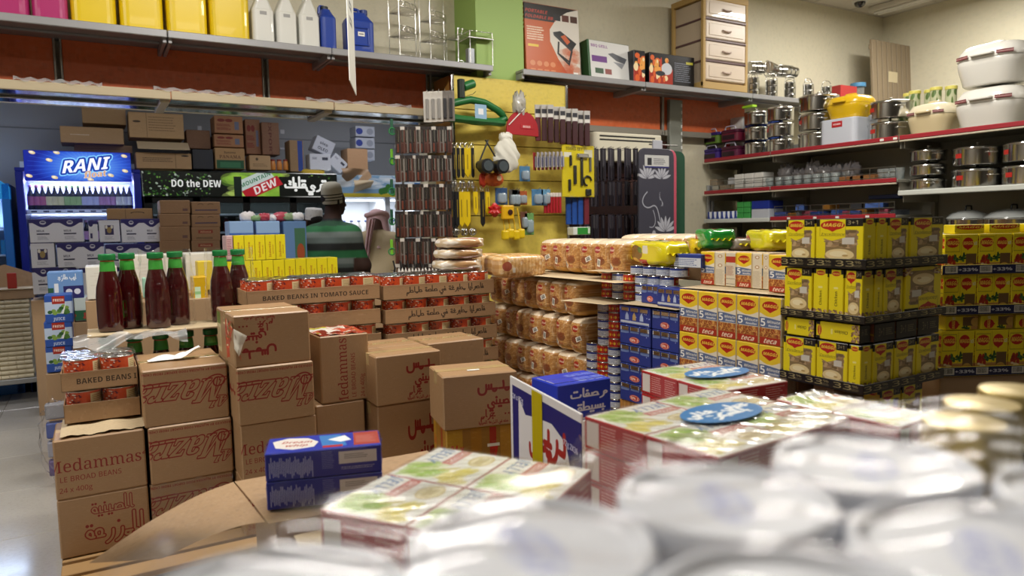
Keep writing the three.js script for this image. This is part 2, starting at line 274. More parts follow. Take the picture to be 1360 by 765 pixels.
// yellow display board clad around the green column
{
  const t = T('display_board', 'yellow slatted display board with chrome edge strips and hanging goods', 'display board', null, 2.72, 0, -4.63);
  const ym = printed(noiseTex('#dcc557', 0.03, 256, 2000), 0.42), ys = [0.55, 0.98, 1.4, 1.655, 1.905, 2.15, 2.386];
  for (let i = 0; i + 1 < ys.length; i++) { const m = M('panel', cbox(0.94, ys[i + 1] - ys[i] - 0.006, 0.022, 0.002, { f: [0, 0, 1, 0.4] }), ym, t); m.position.set(0, ys[i], 0); }
  for (const x of [-0.482, 0.482]) { const m = M('edge_strip', cbox(0.022, 1.836, 0.04, 0.004), chrome, t); m.position.set(x, 0.55, 0); }
  for (const x of [-0.478, 0.478]) { const m = M('side_panel', cbox(0.012, 1.834, 0.28, 0.002), mat(0x9a6f35, 0.5), t); m.position.set(x, 0.55, -0.165); }
  const b = M('backing', cbox(0.93, 1.83, 0.012, 0.001), mat(0x6d5a1e, 0.7), t); b.position.set(0, 0.55, -0.02);
}
// dark recess panels behind the hanging knives
{ const t = T('back_panel', 'dark maroon slatted panel behind the hanging knives', 'panel', null, 3.9, 0.4, -4.95); for (let k = 0; k < 5; k++) { const m = M('panel', cbox(1.3, 0.325, 0.03, 0.003), maroon, t); m.position.y = k * 0.33; } }

{ const t = T('ceiling_light', 'unlit narrow fluorescent fitting on the ceiling near the room corner', 'ceiling light', null, 7.3, CEIL - 0.06, -4.2); M('frame', cbox(0.16, 0.056, 1.25, 0.006), mat(0xcfcabd, 0.5), t); for (const s of [-0.035, 0.035]) { const b = M('tube', rod([s, -0.012, -0.58], [s, -0.012, 0.58], 0.013, 10), mat(0xe2e0d8, 0.3), t); } }

// ---------- printed cartons of beans ----------
const TM = (name, label, category, group, geo, m, x, y, z, ry = 0) => { const o = M(numbered(name), geo, m, scene); o.userData = { label, category }; if (group) o.userData.group = group; o.position.set(x, y, z); o.rotation.y = ry; return o; };
const CARD = '#a3825f', INK = '#851d1a';
const beanTex = canvas(1024, 1098, (g) => {
  R4(g, CARD, 0, 0, 1024, 1098); fibre(g, 1024, 1098, 5200);
  TX(g, 'Medammas', 222, 165, 96, INK, { f: 'serif', bold: false }); TX(g, 'LE BROAD BEANS', 196, 242, 44, INK, { bold: false }); TX(g, '24 x 400g', 110, 308, 42, INK, { bold: false });
  TX(g, 'Al', 560, 120, 92, CARD, { f: 'serif', italic: true, stroke: INK, lw: 11, skew: -0.4 }); TX(g, 'Mazra', 800, 200, 200, CARD, { f: 'serif', italic: true, stroke: INK, lw: 15, skew: -0.35, sx: 0.84 }); g.strokeStyle = INK; g.lineCap = 'round'; g.lineWidth = 9; g.beginPath(); g.moveTo(650, 262); g.bezierCurveTo(560, 340, 490, 250, 560, 222); g.bezierCurveTo(626, 200, 606, 296, 560, 272); g.stroke(); for (const y of [256, 276]) { g.beginPath(); g.moveTo(880, y); g.lineTo(1014, y - 6); g.stroke(); }
  TX(g, 'PRODUCED BY ALJAZIRA FOOD EXPORT FROM CHINA', 768, 335, 21, INK);
  arabic(g, 'مدمس', 455, 476, 58, INK, 0.26); arabic(g, 'صيني', 450, 580, 46, INK, 0.26); TX(g, '٤٠٠', 400, 650, 30, INK); arabic(g, 'جرام', 350, 662, 34, INK, 0.24); g.fillStyle = INK; for (const x of [420, 396, 372]) { g.beginPath(); g.arc(x + 50, 652, 6, 0, 7); g.fill(); } arabic(g, 'صنع في المزرعة الصينية', 440, 708, 14, INK, 0.24);
  arabic(g, 'الصينية', 930, 480, 56, INK, 0.17, { outline: CARD }); arabic(g, 'المزرعة', 990, 630, 78, INK, 0.17, { outline: CARD });
  // top: seam, tape and a white stamp; end: strip of label showing through a torn corner
  R4(g, 'rgba(110,75,45,0.6)', 0, 912, 512, 4); R4(g, 'rgba(190,160,110,0.9)', 0, 884, 512, 60);
  R4(g, '#c9c39a', 530, 760, 110, 300); R4(g, '#5c7a2d', 530, 760, 110, 90); greek(g, '#77302a', 540, 880, 90, 150, 14, 4); arabic(g, 'مدمس', 960, 900, 50, INK, 0.26);
});
const cardM = printed(beanTex, 0.4), CC = cell(2, 3), FACE = { med: CC(0, 0), logo: CC(1, 0), ar: CC(0, 1), zr: CC(1, 1), top: CC(0, 2), end: CC(1, 2), plain: [0.02, 0.94, 0.45, 0.99] };
const upside = (r) => [r[2], r[3], r[0], r[1]];
const tapeM = phys(0xc2a878, 0.18, { clearcoat: 0.6, clearcoatRoughness: 0.1 }), gloss = phys(0xffffff, 0.12, { transmission: 0.9, thickness: 0, ior: 1.4 });
const plainCard = printed(noiseTex('#a88a69', 0.035, 256, 2600), 0.48), paleCard = printed(noiseTex('#c4b08e', 0.03, 256, 2600), 0.6);
const BEANS = 'cartons of broad beans';
// x0,x1,y0,y1, front plane z, depth, printed face; turn = quarter turns of the print (upside down = 2)
function beanCarton(label, x0, x1, y0, y1, z, depth, face, o = {}) {
  const w = x1 - x0, h = y1 - y0, t = T('bean_carton', label, 'carton', o.group, (x0 + x1) / 2, y0, z - depth / 2, o.ry || 0);
  const f = o.turn === 2 ? upside(FACE[face]) : o.turn ? [...FACE[face].slice(0, 4), o.turn] : FACE[face];
  M('body', cbox(w, h, depth, 0.005, { f, l: o.end ? FACE.end : FACE.plain, r: FACE.plain, t: FACE.top, b: FACE.plain }, FACE.plain), cardM, t);
  if (o.film) M('stretch_film', sheet((u, v) => [w * (u - 0.5) * 1.01, h * v, depth / 2 + 0.003 + 0.0022 * Math.sin(u * 5 + v * 9 + x0 * 30) + 0.002 * Math.sin(v * 31 + u * 4) * (Math.abs(v - 0.5) * 2) ** 3 + 0.0012 * Math.sin(u * 37 + v * 23)], 40, 34), film, t);
  if (!o.bare) { const tp = M('tape', cbox(w * 0.995, 0.0012, 0.05, 0.0004), tapeM, t); tp.position.y = h; for (const s of [-1, 1]) { const e = M('tape', cbox(0.0012, 0.05, 0.05, 0.0004), tapeM, t); e.position.set(s * (w / 2), h - 0.05, 0); } }
  return t;
}
const pal = T('wooden_pallet', 'low wooden pallet under the stacked bean cartons', 'pallet', null, 0.64, 0, -3.0);
{ const wm = mat(0x9c7a4e, 0.8), g = cbox(1.6, 0.022, 0.09, 0.003); for (let k = 0; k < 5; k++) { const m = M('plank', g, wm, pal); m.position.set(0, 0.14, -0.22 + k * 0.12); } for (const x of [-0.74, 0, 0.74]) { const m = M('block', cbox(0.1, 0.14, 0.58, 0.004), wm, pal); m.position.set(x, 0, 0.02); } }
const L0 = 0.165, LH = 0.216, Y1 = L0 + LH, Y2 = L0 + 2 * LH, Y3 = L0 + 3 * LH, Y4 = L0 + 4 * LH;
beanCarton('bean carton with outlined Arabic script, bottom of the stack beside the bare floor', -0.163, 0.125, L0, Y1, -2.95, 0.29, 'zr');
beanCarton('bean carton with red Latin lettering and a torn open flap, under the bean trays', -0.163, 0.125, Y1, Y2, -2.95, 0.29, 'med', { bare: true });
beanCarton('lowest carton with upside-down red script, behind the loose cardboard flap', 0.133, 0.425, L0, Y1, -2.95, 0.42, 'logo', { turn: 2, film: true });
beanCarton('carton with upside-down red script, middle of the stack under a white wrapper', 0.137, 0.428, Y1, Y2, -2.94, 0.42, 'logo', { turn: 2 });
beanCarton('top carton with upside-down red script, a white wrapper lying on it', 0.128, 0.424, Y2, Y3, -2.945, 0.42, 'logo', { turn: 2 });
beanCarton('bean carton with red Latin lettering half hidden by the small blue boxes', 0.436, 0.72, Y1, Y2, -2.79, 0.44, 'med');
beanCarton('carton with upside-down red script under the torn Arabic carton', 0.432, 0.715, Y2, Y3, -2.78, 0.44, 'logo', { turn: 2, end: true });
const torn = beanCarton('torn-cornered bean carton with upside-down Arabic lettering, highest of the pile', 0.43, 0.71, Y3, Y4 - 0.02, -2.79, 0.4, 'ar', { turn: 2, end: true });
{ // torn corner with the label of the cans showing
  const red = printed(canvas(128, 256, (g) => { R4(g, '#b8401f', 0, 0, 128, 256); for (let i = 0; i < 60; i++) EL(g, pick(['#d7562b', '#8c2415', '#e8d9b6', '#5a7a30']), rnd() * 128, rnd() * 256, rr(4, 14), rr(4, 14)); }), 0.4);
  const a = M('torn_label', sheet((u, v) => [-0.142 + 0.03 * u * (1 - v) - 0.004, 0.02 + 0.15 * v + 0.008 * Math.sin(u * 9), 0.06 + 0.145 * u + 0.006 * Math.sin(v * 14 + u * 5)], 10, 10), red, torn);
  const b = M('torn_flap', sheet((u, v) => [-0.14 + 0.045 * u * (0.3 + 0.7 * v), 0.075 + 0.075 * v - 0.03 * u, 0.202 + 0.018 * Math.sin(u * 2.6) + 0.005 * Math.sin(v * 9)], 8, 8), mat(0xd8d2c4, 0.7), torn);
}
beanCarton('bottom carton of the column hidden behind the curled flap', 0.436, 0.72, L0, Y1, -2.79, 0.44, 'med');
beanCarton('support carton standing low behind the blue boxes', 0.75, 0.965, L0, 0.31, -2.95, 0.3, 'plain');
{ // cartons standing on end
  for (const [y0, face, label, turn] of [[0.312, 'ar', 'bean carton on end with sideways Arabic print, under the upright lettered carton', 3], [0.597, 'med', 'bean carton standing on end, Latin lettering running down it, clear wrap on top', 1]]) {
    const t = T('bean_carton', label, 'carton', null, 0.862 + (turn === 1 ? 0.025 : -0.002), y0, -3.07);
    M('body', cbox(0.208, 0.283, 0.28, 0.005, { f: [...FACE[face].slice(0, 4), turn], t: turn === 1 ? CC(1, 2) : FACE.plain, l: FACE.plain, r: FACE.plain, b: FACE.plain }, FACE.plain), cardM, t);
    if (turn === 1) M('label_window', sheet((u, v) => [-0.1 + 0.2 * u, 0.2865 + 0.003 * Math.sin(u * 17 + v * 9), -0.135 + 0.27 * v], 12, 12), printed(canvas(256, 256, (g) => { R4(g, '#b9402c', 0, 0, 256, 256); for (let i = 0; i < 90; i++) PG(g, pick(['#efe9df', '#c94f3a', '#9a9d34', '#7d1d18', '#d8cfc0']), ...[0, 1, 2, 3].map(() => 0).map(() => [rnd() * 256, rnd() * 256])); R4(g, '#e9e6dc', 0, 150, 110, 60); R4(g, '#b7b63a', 10, 205, 110, 40); }), 0.18), t);
  }
}
beanCarton('lower of two square-set cartons lettered in red Arabic, beside the jelly boxes', 0.982, 1.275, Y1 - 0.2, Y2 - 0.015, -2.82, 0.22, 'ar');
beanCarton('upper of two square-set cartons lettered in red Arabic', 0.978, 1.272, Y2 - 0.012, Y3 - 0.02, -2.81, 0.22, 'ar');
beanCarton('carton of beans set behind the red-lettered Arabic pair', 0.985, 1.275, Y2 - 0.012, Y3 - 0.02, -3.035, 0.21, 'plain');
beanCarton('carton of beans tucked between the bean trays and the bread', 1.29, 1.58, Y2 - 0.012, Y3 - 0.02, -2.99, 0.25, 'plain');
beanCarton('carton under the one tucked beside the bread', 1.29, 1.58, L0, Y2 - 0.014, -2.99, 0.25, 'plain');
beanCarton('carton under the one behind the red-lettered pair', 0.985, 1.275, L0, Y2 - 0.014, -3.035, 0.21, 'plain');
beanCarton('tilted bean carton with a small white sticker, leaning by the open blue carton', 1.135, 1.435, 0.545, 0.755, -2.42, 0.24, 'ar', { ry: -0.2 });
{ const t = T('wrapped_carton', 'yellow and brown film-wrapped carton under the leaning bean carton', 'carton', null, 1.287, 0, -2.545, -0.2); M('body', cbox(0.28, 0.543, 0.22, 0.005, { f: [0, 0, 1, 1], l: [0, 0, 1, 1] }), printed(canvas(256, 256, (g) => { R4(g, '#9a6f2d', 0, 0, 256, 256); for (const [x, w, c] of [[0, 60, '#b88d2a'], [90, 40, '#a87524'], [160, 25, '#a5301f'], [200, 50, '#b58430']]) R4(g, c, x, 0, w, 256); fibre(g, 256, 256, 400); TX(g, '24 x', 40, 40, 26, '#c22a1c'); TX(g, '7', 176, 60, 60, '#c02a1c'); }), 0.3), t); M('sticker', cbox(0.05, 0.012, 0.001, 0.0003), mat(0xe8e4d8, 0.5), t).position.set(0.05, 0.46, 0.111); }
{ const s = TM('price_sticker', 'small white price sticker on the leaning bean carton', 'sticker', null, cbox(0.05, 0.0008, 0.018, 0.0003), mat(0xf0ede6, 0.4), 1.27, 0.7565, -2.5, -0.2); }
// open flap on the Medammas carton
TM('cardboard_flap', 'torn pale cardboard flap lying on a lettered bean carton', 'cardboard', null, sheet((u, v) => { const e = v > 0.9 ? 0.006 * Math.sin(u * 40) : 0; return [-0.135 + 0.27 * u, 0.008 + 0.012 * Math.sin(u * 3) * (1 - v) + 0.003 * Math.sin(u * 13), -0.12 + 0.28 * v + e]; }, 30, 12), paleCard, -0.005, Y2, -3.12);
// ---------- trays of baked beans ----------
const trayTex = canvas(1024, 256, (g) => { R4(g, CARD, 0, 0, 1024, 256); fibre(g, 1024, 256, 2200); TX(g, 'BAKED BEANS IN TOMATO SAUCE', 520, 66, 52, '#3a2a1c'); arC(g, 'فاصوليا مطبوخة في صلصة طماطم', 560, 200, 34, '#3a2a1c', 0.24); });
const trayM = printed(trayTex, 0.62), canTex = canvas(512, 256, (g) => {
  R4(g, '#c8481f', 0, 0, 512, 256); for (const x of [0, 256]) { R4(g, '#d9cba0', x + 40, 20, 90, 110); greek(g, '#8d6a2a', x + 50, 40, 70, 70, 4, 6); for (let i = 0; i < 130; i++) EL(g, pick(['#7a1d22', '#5b1b33', '#a5341c', '#d8643a', '#efe3d8']), x + rr(150, 250), rr(0, 256), rr(3, 10), rr(3, 8)); R4(g, '#e06a2a', x + 130, 0, 16, 256); }
});
const canM = printed(canTex, 0.3), canG = (() => { const g = lathe([[0.0585, 0.004], [0.0585, 0.106]], 28); return g; })(), rimG = lathe([[0.0001, 0.1065], [0.053, 0.1065], [0.0545, 0.11], [0.0592, 0.11], [0.0594, 0.106], [0.058, 0.1055], [0.058, 0.0045], [0.0594, 0.004], [0.0592, 0], [0.0001, 0]].reverse(), 28);
function beanCan(label, group, x, y, z) { const t = T('bean_can', label, 'can', group, x, y, z, rr(-0.7, 0.3)); M('label_wrap', canG, canM, t); M('tin', rimG, steel, t); return t; }
function beanTray(label, x0, n, rows, y, z, text, canLabel, canGroup, fullRows) {
  const p = 0.1198, w = n * p + 0.012, d = rows * p + 0.012, hh = 0.07, t = T('bean_tray', label, 'tray', null, x0 + w / 2, y, z - d / 2);
  const c = [[w, hh, 0.004, 0, 0, d / 2 - 0.002, 'f'], [w, hh, 0.004, 0, 0, -d / 2 + 0.002], [0.004, hh, d, -w / 2 + 0.002, 0, 0, 'l'], [0.004, hh, d, w / 2 - 0.002, 0, 0], [w, 0.004, d, 0, 0, 0]];
  for (const [a, b, e, X, Y, Z, k] of c) { const m = M(b === 0.004 ? 'tray_base' : 'tray_wall', cbox(a, b, e, 0.001, k === 'f' ? { f: text === 1 && n < 3 ? [0.02, 0, 0.48, 0.5] : text ? [0, text === 1 ? 0 : 0.5, 1, text === 1 ? 0.5 : 1] : [0, 0.42, 0.4, 0.5] } : {}, [0, 0.42, 0.3, 0.5]), trayM, t); m.position.set(X, Y, Z); }
  for (let r = 0; r < (fullRows || 1); r++) for (let i = 0; i < n; i++) beanCan(canLabel, canGroup, x0 + 0.006 + p * (i + 0.5), y + 0.0045, z - 0.006 - p * (r + 0.5));
  const fm = M('shrink_film', sheet((u, v) => [-w / 2 + w * u, 0.1175 + 0.002 * Math.sin(u * 40) * Math.sin(v * 21) + 0.0012 * Math.sin(u * 93 + v * 31), -d / 2 + d * v], 40, 12), film, t);
  if (text !== 9) M('shrink_film', sheet((u, v) => [-w / 2 + w * u, 0.116 - 0.048 * v, d / 2 + 0.003 + 0.002 * Math.sin(u * 60 + v * 7) + 0.0014 * Math.sin(u * 133)], 60, 4), film, t);
  return t;
}
const CG = 'cans in the tall stack of bean trays', CL = 'orange-labelled can in the shrink-wrapped bean trays before the two shoppers';
for (let k = 0; k < 4; k++) {
  const y = 0.985 - 0.1185 * k, ord = ['top', 'second', 'third', 'fourth'][k];
  beanTray(ord + ' tray of baked beans lettered in English, beside the Arabic-lettered trays', 0.572, 5, 2, y, -3.3, k === 0 ? 1 : 0, CL, CG, k ? 1 : 2);
  beanTray(ord + ' tray of baked beans lettered in Arabic, next to the bread', 1.2 + 0.006 * k, 5, 2, y - 0.012, -3.3, 2, CL, CG, k ? 1 : 2);
}
beanCarton('plain carton carrying the English-lettered bean trays', 0.58, 1.17, 0, 0.62, -3.31, 0.22, 'plain', { bare: true });
beanCarton('plain carton carrying the Arabic-lettered bean trays', 1.22, 1.8, 0, 0.61, -3.31, 0.22, 'plain', { bare: true });
const CL2 = 'orange-labelled can in the two bean trays above the torn flap', CG2 = 'cans in the trays above the torn flap';
beanTray('lower bean tray resting on the torn cardboard flap', -0.128, 2, 2, Y2 + 0.022, -3.1, 0, CL2, CG2);
beanTray('upper short bean tray with clear film, next to a white wrapper', -0.13, 2, 2, Y2 + 0.142, -3.1, 1, CL2, CG2, 2);
beanCarton('plain carton carrying the short bean trays at the back', -0.13, 0.125, 0, Y2, -3.25, 0.2, 'plain', { bare: true });
// white wrapper scraps
TM('plastic_wrapper', 'crumpled white plastic wrapper on top of the red script carton', 'wrapper', null, join(sheet((u, v) => [0.12 * u, 0.006 + 0.02 * Math.sin(u * 3) * Math.sin(v * 3.1), 0.05 * v], 12, 6), sheet((u, v) => [0.09 + 0.1 * u, 0.008 + 0.035 * u + 0.007 * Math.sin(v * 9 + u * 6), 0.01 + 0.055 * v], 10, 10)), mat(0xf0f0ee, 0.35), 0.16, Y3, -3.16);

// ---------- bottles of tomato ketchup ----------
const sauceM = phys(0x3b070b, 0.08, { clearcoat: 1, clearcoatRoughness: 0.04 }), capGreen = mat(0x16763a, 0.35), neckM = printed(canvas(256, 64, (g) => { R4(g, '#3f9a3a', 0, 0, 256, 64); R4(g, '#b0542c', 0, 0, 256, 10); R4(g, '#78bd5a', 60, 20, 60, 30); }), 0.35);
const bottleG = lathe([[0.0001, 0.004], [0.042, 0], [0.049, 0.006], [0.0505, 0.05], [0.0505, 0.15], [0.047, 0.19], [0.036, 0.235], [0.029, 0.262]], 30), neckG = lathe([[0.0305, 0.255], [0.0285, 0.286], [0.026, 0.303]], 24), capG = lathe([[0.028, 0.303], [0.033, 0.305], [0.033, 0.325], [0.031, 0.33], [0.0001, 0.33]], 24);
const labG = new THREE.CylinderGeometry(0.0508, 0.0508, 0.075, 20, 1, true, 0.9, 1.6).translate(0, 0.09, 0);
const labM = printed(canvas(128, 128, (g) => { R4(g, '#2f8a2b', 0, 0, 128, 128); EL(g, '#c8401f', 64, 40, 34, 30); R4(g, '#eadfc8', 20, 80, 88, 20); }), 0.4);
function ketchup(label, group, x, y, z, ry = 0) { const t = T('ketchup_bottle', label, 'bottle', group, x, y, z, ry); M('glass_body', bottleG, sauceM, t); M('neck_label', neckG, neckM, t); M('cap', capG, capGreen, t); M('side_label', labG, labM, t); return t; }
const KY = 0.905, KZ = -3.5;
const kx = (p) => onZ(p, 390, KZ).x;
for (const p of [145, 172]) ketchup('dark red ketchup bottle with green cap in the unwrapped front pair', 'unwrapped pair of ketchup bottles', kx(p), KY, KZ + (p === 172 ? -0.066 : 0), 0.4);
for (const p of [209, 237]) ketchup('dark red ketchup bottle in the film-wrapped pair by the yellow carton', 'film-wrapped pair of ketchup bottles', kx(p), KY, KZ - (p === 237 ? 0.066 : 0), 1);
for (const p of [297, 324]) ketchup('dark red ketchup bottle in the film-wrapped pair behind the bean trays', 'film-wrapped pair behind the bean trays', kx(p), KY, KZ - 0.05 - (p === 324 ? 0.066 : 0), 1);
for (let i = 0; i < 5; i++) ketchup('green-capped ketchup bottle in the shaded lower layer', 'lower layer of ketchup bottles', kx(138) + i * 0.1025, 0.552, KZ + 0.01, i);
function wrapPair(x, z, ry) {
  const t = T('bottle_wrap', x < 0.5 ? 'crinkled clear film around the ketchup pair by the yellow carton' : 'crinkled clear film around the ketchup pair behind the bean trays', 'plastic film', null, x, KY, z);
  M('film', sheet((u, v) => { const a = u * Math.PI * 2, k = v < 0.5 ? 1 : 1 - (v - 0.5) * 0.75, n = 0.003 * Math.sin(u * 57 + v * 11) + 0.002 * Math.sin(v * 60 + u * 23); return [Math.sign(Math.cos(a)) * Math.abs(Math.cos(a)) ** 0.7 * (0.062 + 0.046 * (v < 0.5 ? 1 : 1 - (v - 0.5) * 0.25) + n), 0.005 + 0.335 * v, Math.sign(Math.sin(a)) * Math.abs(Math.sin(a)) ** 0.7 * (0.09 * k + n)]; }, 64, 30), film, t);
}
wrapPair((kx(209) + kx(237)) / 2, KZ - 0.033); wrapPair((kx(297) + kx(324)) / 2, KZ - 0.083);
{ const t = T('bottle_tray', 'pale cardboard sheet with crumpled film under the ketchup bottles', 'tray', null, 0.27, KY - 0.013, KZ - 0.02); M('sheet_board', cbox(0.62, 0.006, 0.26, 0.001), paleCard, t).position.y = 0.006;
  M('film_skirt', sheet((u, v) => [-0.36 + 0.42 * u, 0.012 - 0.05 * v * (0.6 + 0.5 * Math.sin(u * 7)) + 0.01 * Math.sin(u * 19 + v * 6), 0.13 + 0.07 * v + 0.012 * Math.sin(u * 29 + v * 9)], 50, 10), filmMilky, t); }
{ const t = T('bottle_tray', 'dark shrink-wrapped tray holding the lower ketchup layer', 'tray', null, 0.2, 0.54, KZ + 0.02); M('tray_base', cbox(0.6, 0.01, 0.2, 0.002), plainCard, t); }
beanCarton('plain carton carrying the ketchup trays', -0.08, 0.5, 0, 0.54, KZ + 0.03, 0.2, 'plain', { bare: true });

// ---------- loose cardboard lid and the small blue boxes ----------
{
  const t = T('open_carton', 'opened flat brown carton whose long flap curls out beside the bean cartons', 'carton', null, 0, 0, 0);
  const Yt = 0.655, c = [[0.29, -1.99], [0.83, -1.95], [0.8, -1.6], [0.31, -1.66]];
  M('top_sheet', sheet((u, v) => { const a = [c[0][0] + (c[1][0] - c[0][0]) * u, c[0][1] + (c[1][1] - c[0][1]) * u], b = [c[3][0] + (c[2][0] - c[3][0]) * u, c[3][1] + (c[2][1] - c[3][1]) * u]; return [a[0] + (b[0] - a[0]) * v, Yt + 0.002 * Math.sin(u * 6 + v * 4), a[1] + (b[1] - a[1]) * v]; }, 12, 10), plainCard, t);
  const far = [[310, 640, 0.655], [265, 657, 0.645], [200, 692, 0.6], [118, 748, 0.5]].map((q) => onY(...q)), near = [[352, 693, 0.655], [320, 698, 0.645], [270, 716, 0.6], [215, 742, 0.52]].map((q) => onY(...q)), cf = new THREE.CatmullRomCurve3(far), cn = new THREE.CatmullRomCurve3(near);
  M('curled_flap', sheet((u, v) => { const a = cf.getPoint(u), b = cn.getPoint(u); return [a.x + (b.x - a.x) * v, a.y + (b.y - a.y) * v, a.z + (b.z - a.z) * v]; }, 24, 8), plainCard, t);
  M('lower_flap', sheet((u, v) => [0.36 + 0.36 * u, Yt - 0.035 - 0.012 * v, -1.64 + 0.09 * v - 0.02 * u], 8, 4), paleCard, t);
  for (const [w, d, x, z] of [[0.48, 0.006, 0.57, -1.68], [0.48, 0.006, 0.57, -1.93], [0.006, 0.25, 0.33, -1.8], [0.006, 0.25, 0.8, -1.8]]) { const k = M('wall', cbox(w, Yt - 0.005, d, 0.002), plainCard, t); k.position.set(x, 0.002, z); }
}

// ---------- right-hand island: bread, tins, noodle and soup boxes (aisle face at x = 2.0) ----------
const XI = 2.0;
const zAt = (p, X = XI) => onX(p, 420, X).z;
function lump(w, h, d, name) { // loaf in a bag: domed top, planar print on the end faces
  const g = new THREE.SphereGeometry(1, 22, 14), p = g.attributes.position, uv = g.attributes.uv;
  for (let i = 0; i < p.count; i++) {
    const f = (v, k) => Math.sign(v) * Math.abs(v) ** k; let x = f(p.getX(i), 0.4), y = f(p.getY(i), 0.42), z = f(p.getZ(i), 0.5);
    const wob = 1 + 0.025 * Math.sin(y * 7 + x * 11) * Math.cos(z * 6 + x * 5);
    p.setXYZ(i, x * w / 2, y * h / 2, z * d / 2 * wob * (1 - 0.06 * Math.max(0, -y))); uv.setXY(i, z * 0.48 + 0.5, y * 0.5 + 0.5);
  }
  g.translate(0, h / 2, 0).computeVertexNormals(); return g;
}
const breadTex = [0, 1, 2].map((k) => canvas(256, 320, (g) => {
  R4(g, '#b9854c', 0, 0, 256, 320); for (let i = 0; i < 500; i++) EL(g, pick(['rgba(235,190,120,.35)', 'rgba(160,90,40,.3)', 'rgba(240,215,165,.3)']), rnd() * 256, rnd() * 320, rr(3, 16), rr(2, 8));
  R4(g, 'rgba(236,226,205,.8)', 0, 0, 256, 40); for (let i = 0; i < 26; i++) R4(g, 'rgba(245,238,225,.35)', rnd() * 256, rr(20, 300), rr(2, 5), rr(20, 90)); EL(g, '#a83226', 70 + k * 30, 90, 44, 30); TX(g, 'Bread', 75 + k * 30, 90, 26, '#f0dfc4', { italic: true }); EL(g, 'rgba(120,70,45,.75)', 140, 190, 60, 36); greek(g, '#8a3a26', 60, 150, 140, 60, 6, 5); R4(g, 'rgba(225,170,60,.6)', 0, 270, 256, 50); TX(g, 'FRESH', 128, 250, 26, '#a22d22');
  g.save(); g.translate(60 + 60 * k, 235 - 30 * k); g.rotate(k - 0.8); R4(g, '#eee9dc', -22, -34, 44, 68); for (let i = 0; i < 8; i++) R4(g, '#333', -15 + i * 4, -24, rr(1, 3), 44); g.restore();
}));
const breadM = breadTex.map((t) => phys(0xffffff, 0.28, { map: t, clearcoat: 0.5, clearcoatRoughness: 0.15 })), loafG = lump(0.3, 0.178, 0.132), sliceM = phys(0xffffff, 0.3, { clearcoat: 0.5, map: canvas(256, 128, (g) => { R4(g, '#d3a566', 0, 0, 256, 128); for (let i = 0; i < 200; i++) EL(g, pick(['rgba(240,220,180,.4)', 'rgba(165,105,55,.35)', 'rgba(245,238,225,.35)']), rnd() * 256, rnd() * 128, rr(2, 10), rr(3, 12)); for (let i = 0; i < 30; i++) R4(g, i % 2 ? 'rgba(240,222,185,.3)' : 'rgba(140,90,45,.3)', i * 9, 0, 3, 128); EL(g, 'rgba(150,60,50,.8)', 34, 60, 22, 26); R4(g, '#e6e2d8', 60, 70, 14, 26); }) });
const tieM = mat(0xb48c55, 0.4);
function loaf(label, group, x, y, z, ry, k, s = 1) { const t = T('bread_loaf', label, 'bread', group, x, y, z, ry); const m = M('bagged_loaf', loafG, breadM[k % 3], t); m.scale.setScalar(s); const c = M('bag_crimp', sheet((u, v) => [0.148 + 0.03 * u, 0.07 + 0.03 * v + 0.004 * Math.sin(u * 8), -0.04 + 0.08 * v + 0.008 * Math.sin(u * 9 + v * 12)], 4, 6), tieM, t); return t; }
const BL = ['bagged loaf in the lowest visible layer of the bread stack', 'bagged loaf in the second layer of the bread stack', 'bagged loaf in the third layer of the bread stack', 'bagged loaf in the upper layer under the loose loaves'];
[[0.326, 8], [0.507, 8], [0.688, 8], [0.869, 7]].forEach(([y, n], r) => { for (let i = 0; i < n; i++) loaf(BL[r], 'loaves in the stack, layer ' + (r + 1), XI + 0.155 + rr(-0.008, 0.008), y, -2.84 - i * 0.1325 - (r === 3 ? 0.05 : 0) + rr(-0.003, 0.003), 0, i + r); });
for (let i = 0; i < 6; i++) loaf('bagged loaf standing on the cardboard sheet atop the bread stack', 'loaves on the cardboard sheet', 2.3, 1.066, -2.72 - i * 0.125, 0.04, i);
for (let i = 0; i < 4; i++) loaf('pale-topped loaf in the row behind the yellow noodle packs', 'loaves behind the noodle packs', 2.62, 1.085, -2.66 - i * 0.13, 0.1, i + 1);
function looseLoaf(label, p, y, z, len, ry) { const t = T('bread_loaf', label, 'bread', null, p, y, z, ry); const g = lump(len, 0.12, 0.125); const uv = g.attributes.uv, q = g.attributes.position; for (let i = 0; i < uv.count; i++) uv.setXY(i, q.getX(i) / len + 0.5, q.getY(i) / 0.12); M('bagged_loaf', g, sliceM, t); }
looseLoaf('sliced loaf lying on its side in front of the upper bread layer', 1.93, 1.05, -3.24, 0.3, 0.06); looseLoaf('sliced loaf lying behind the other loose loaf', 1.98, 1.05, -3.42, 0.3, 0.1); looseLoaf('loose loaf lying on top of the two others by the yellow board', 1.9, 1.05, -3.6, 0.24, 0.2);
for (let k = 0; k < 3; k++) { const t = T('roll_pack', ['lowest', 'middle', 'top'][k] + ' flat clear pack of pale bread rolls on the bean trays', 'bread', null, 1.66 + 0.01 * k, 1.0975 + k * 0.056, -3.43, 0.08 * k); M('pack', pillow(0.25, 0.055, 0.17, 0.008, 12, 0.5), phys(0xffffff, 0.22, { map: once('rolls', () => canvas(128, 64, (g) => { R4(g, '#cdb89a', 0, 0, 128, 64); for (let i = 0; i < 40; i++) EL(g, pick(['#e6ddd0', '#b98f62', '#a8766a', '#d9ccb8']), rnd() * 128, rnd() * 64, rr(4, 14), rr(3, 8)); })), clearcoat: 0.6 }), t); }
const board = (name, label, x, y, z, w, d, ry, m = paleCard) => TM(name, label, 'cardboard', null, sheet((u, v) => [w * (u - 0.5), 0.004 + 0.004 * Math.sin(u * 3 + v * 2), d * (v - 0.5)], 8, 8), m, x, y, z, ry);
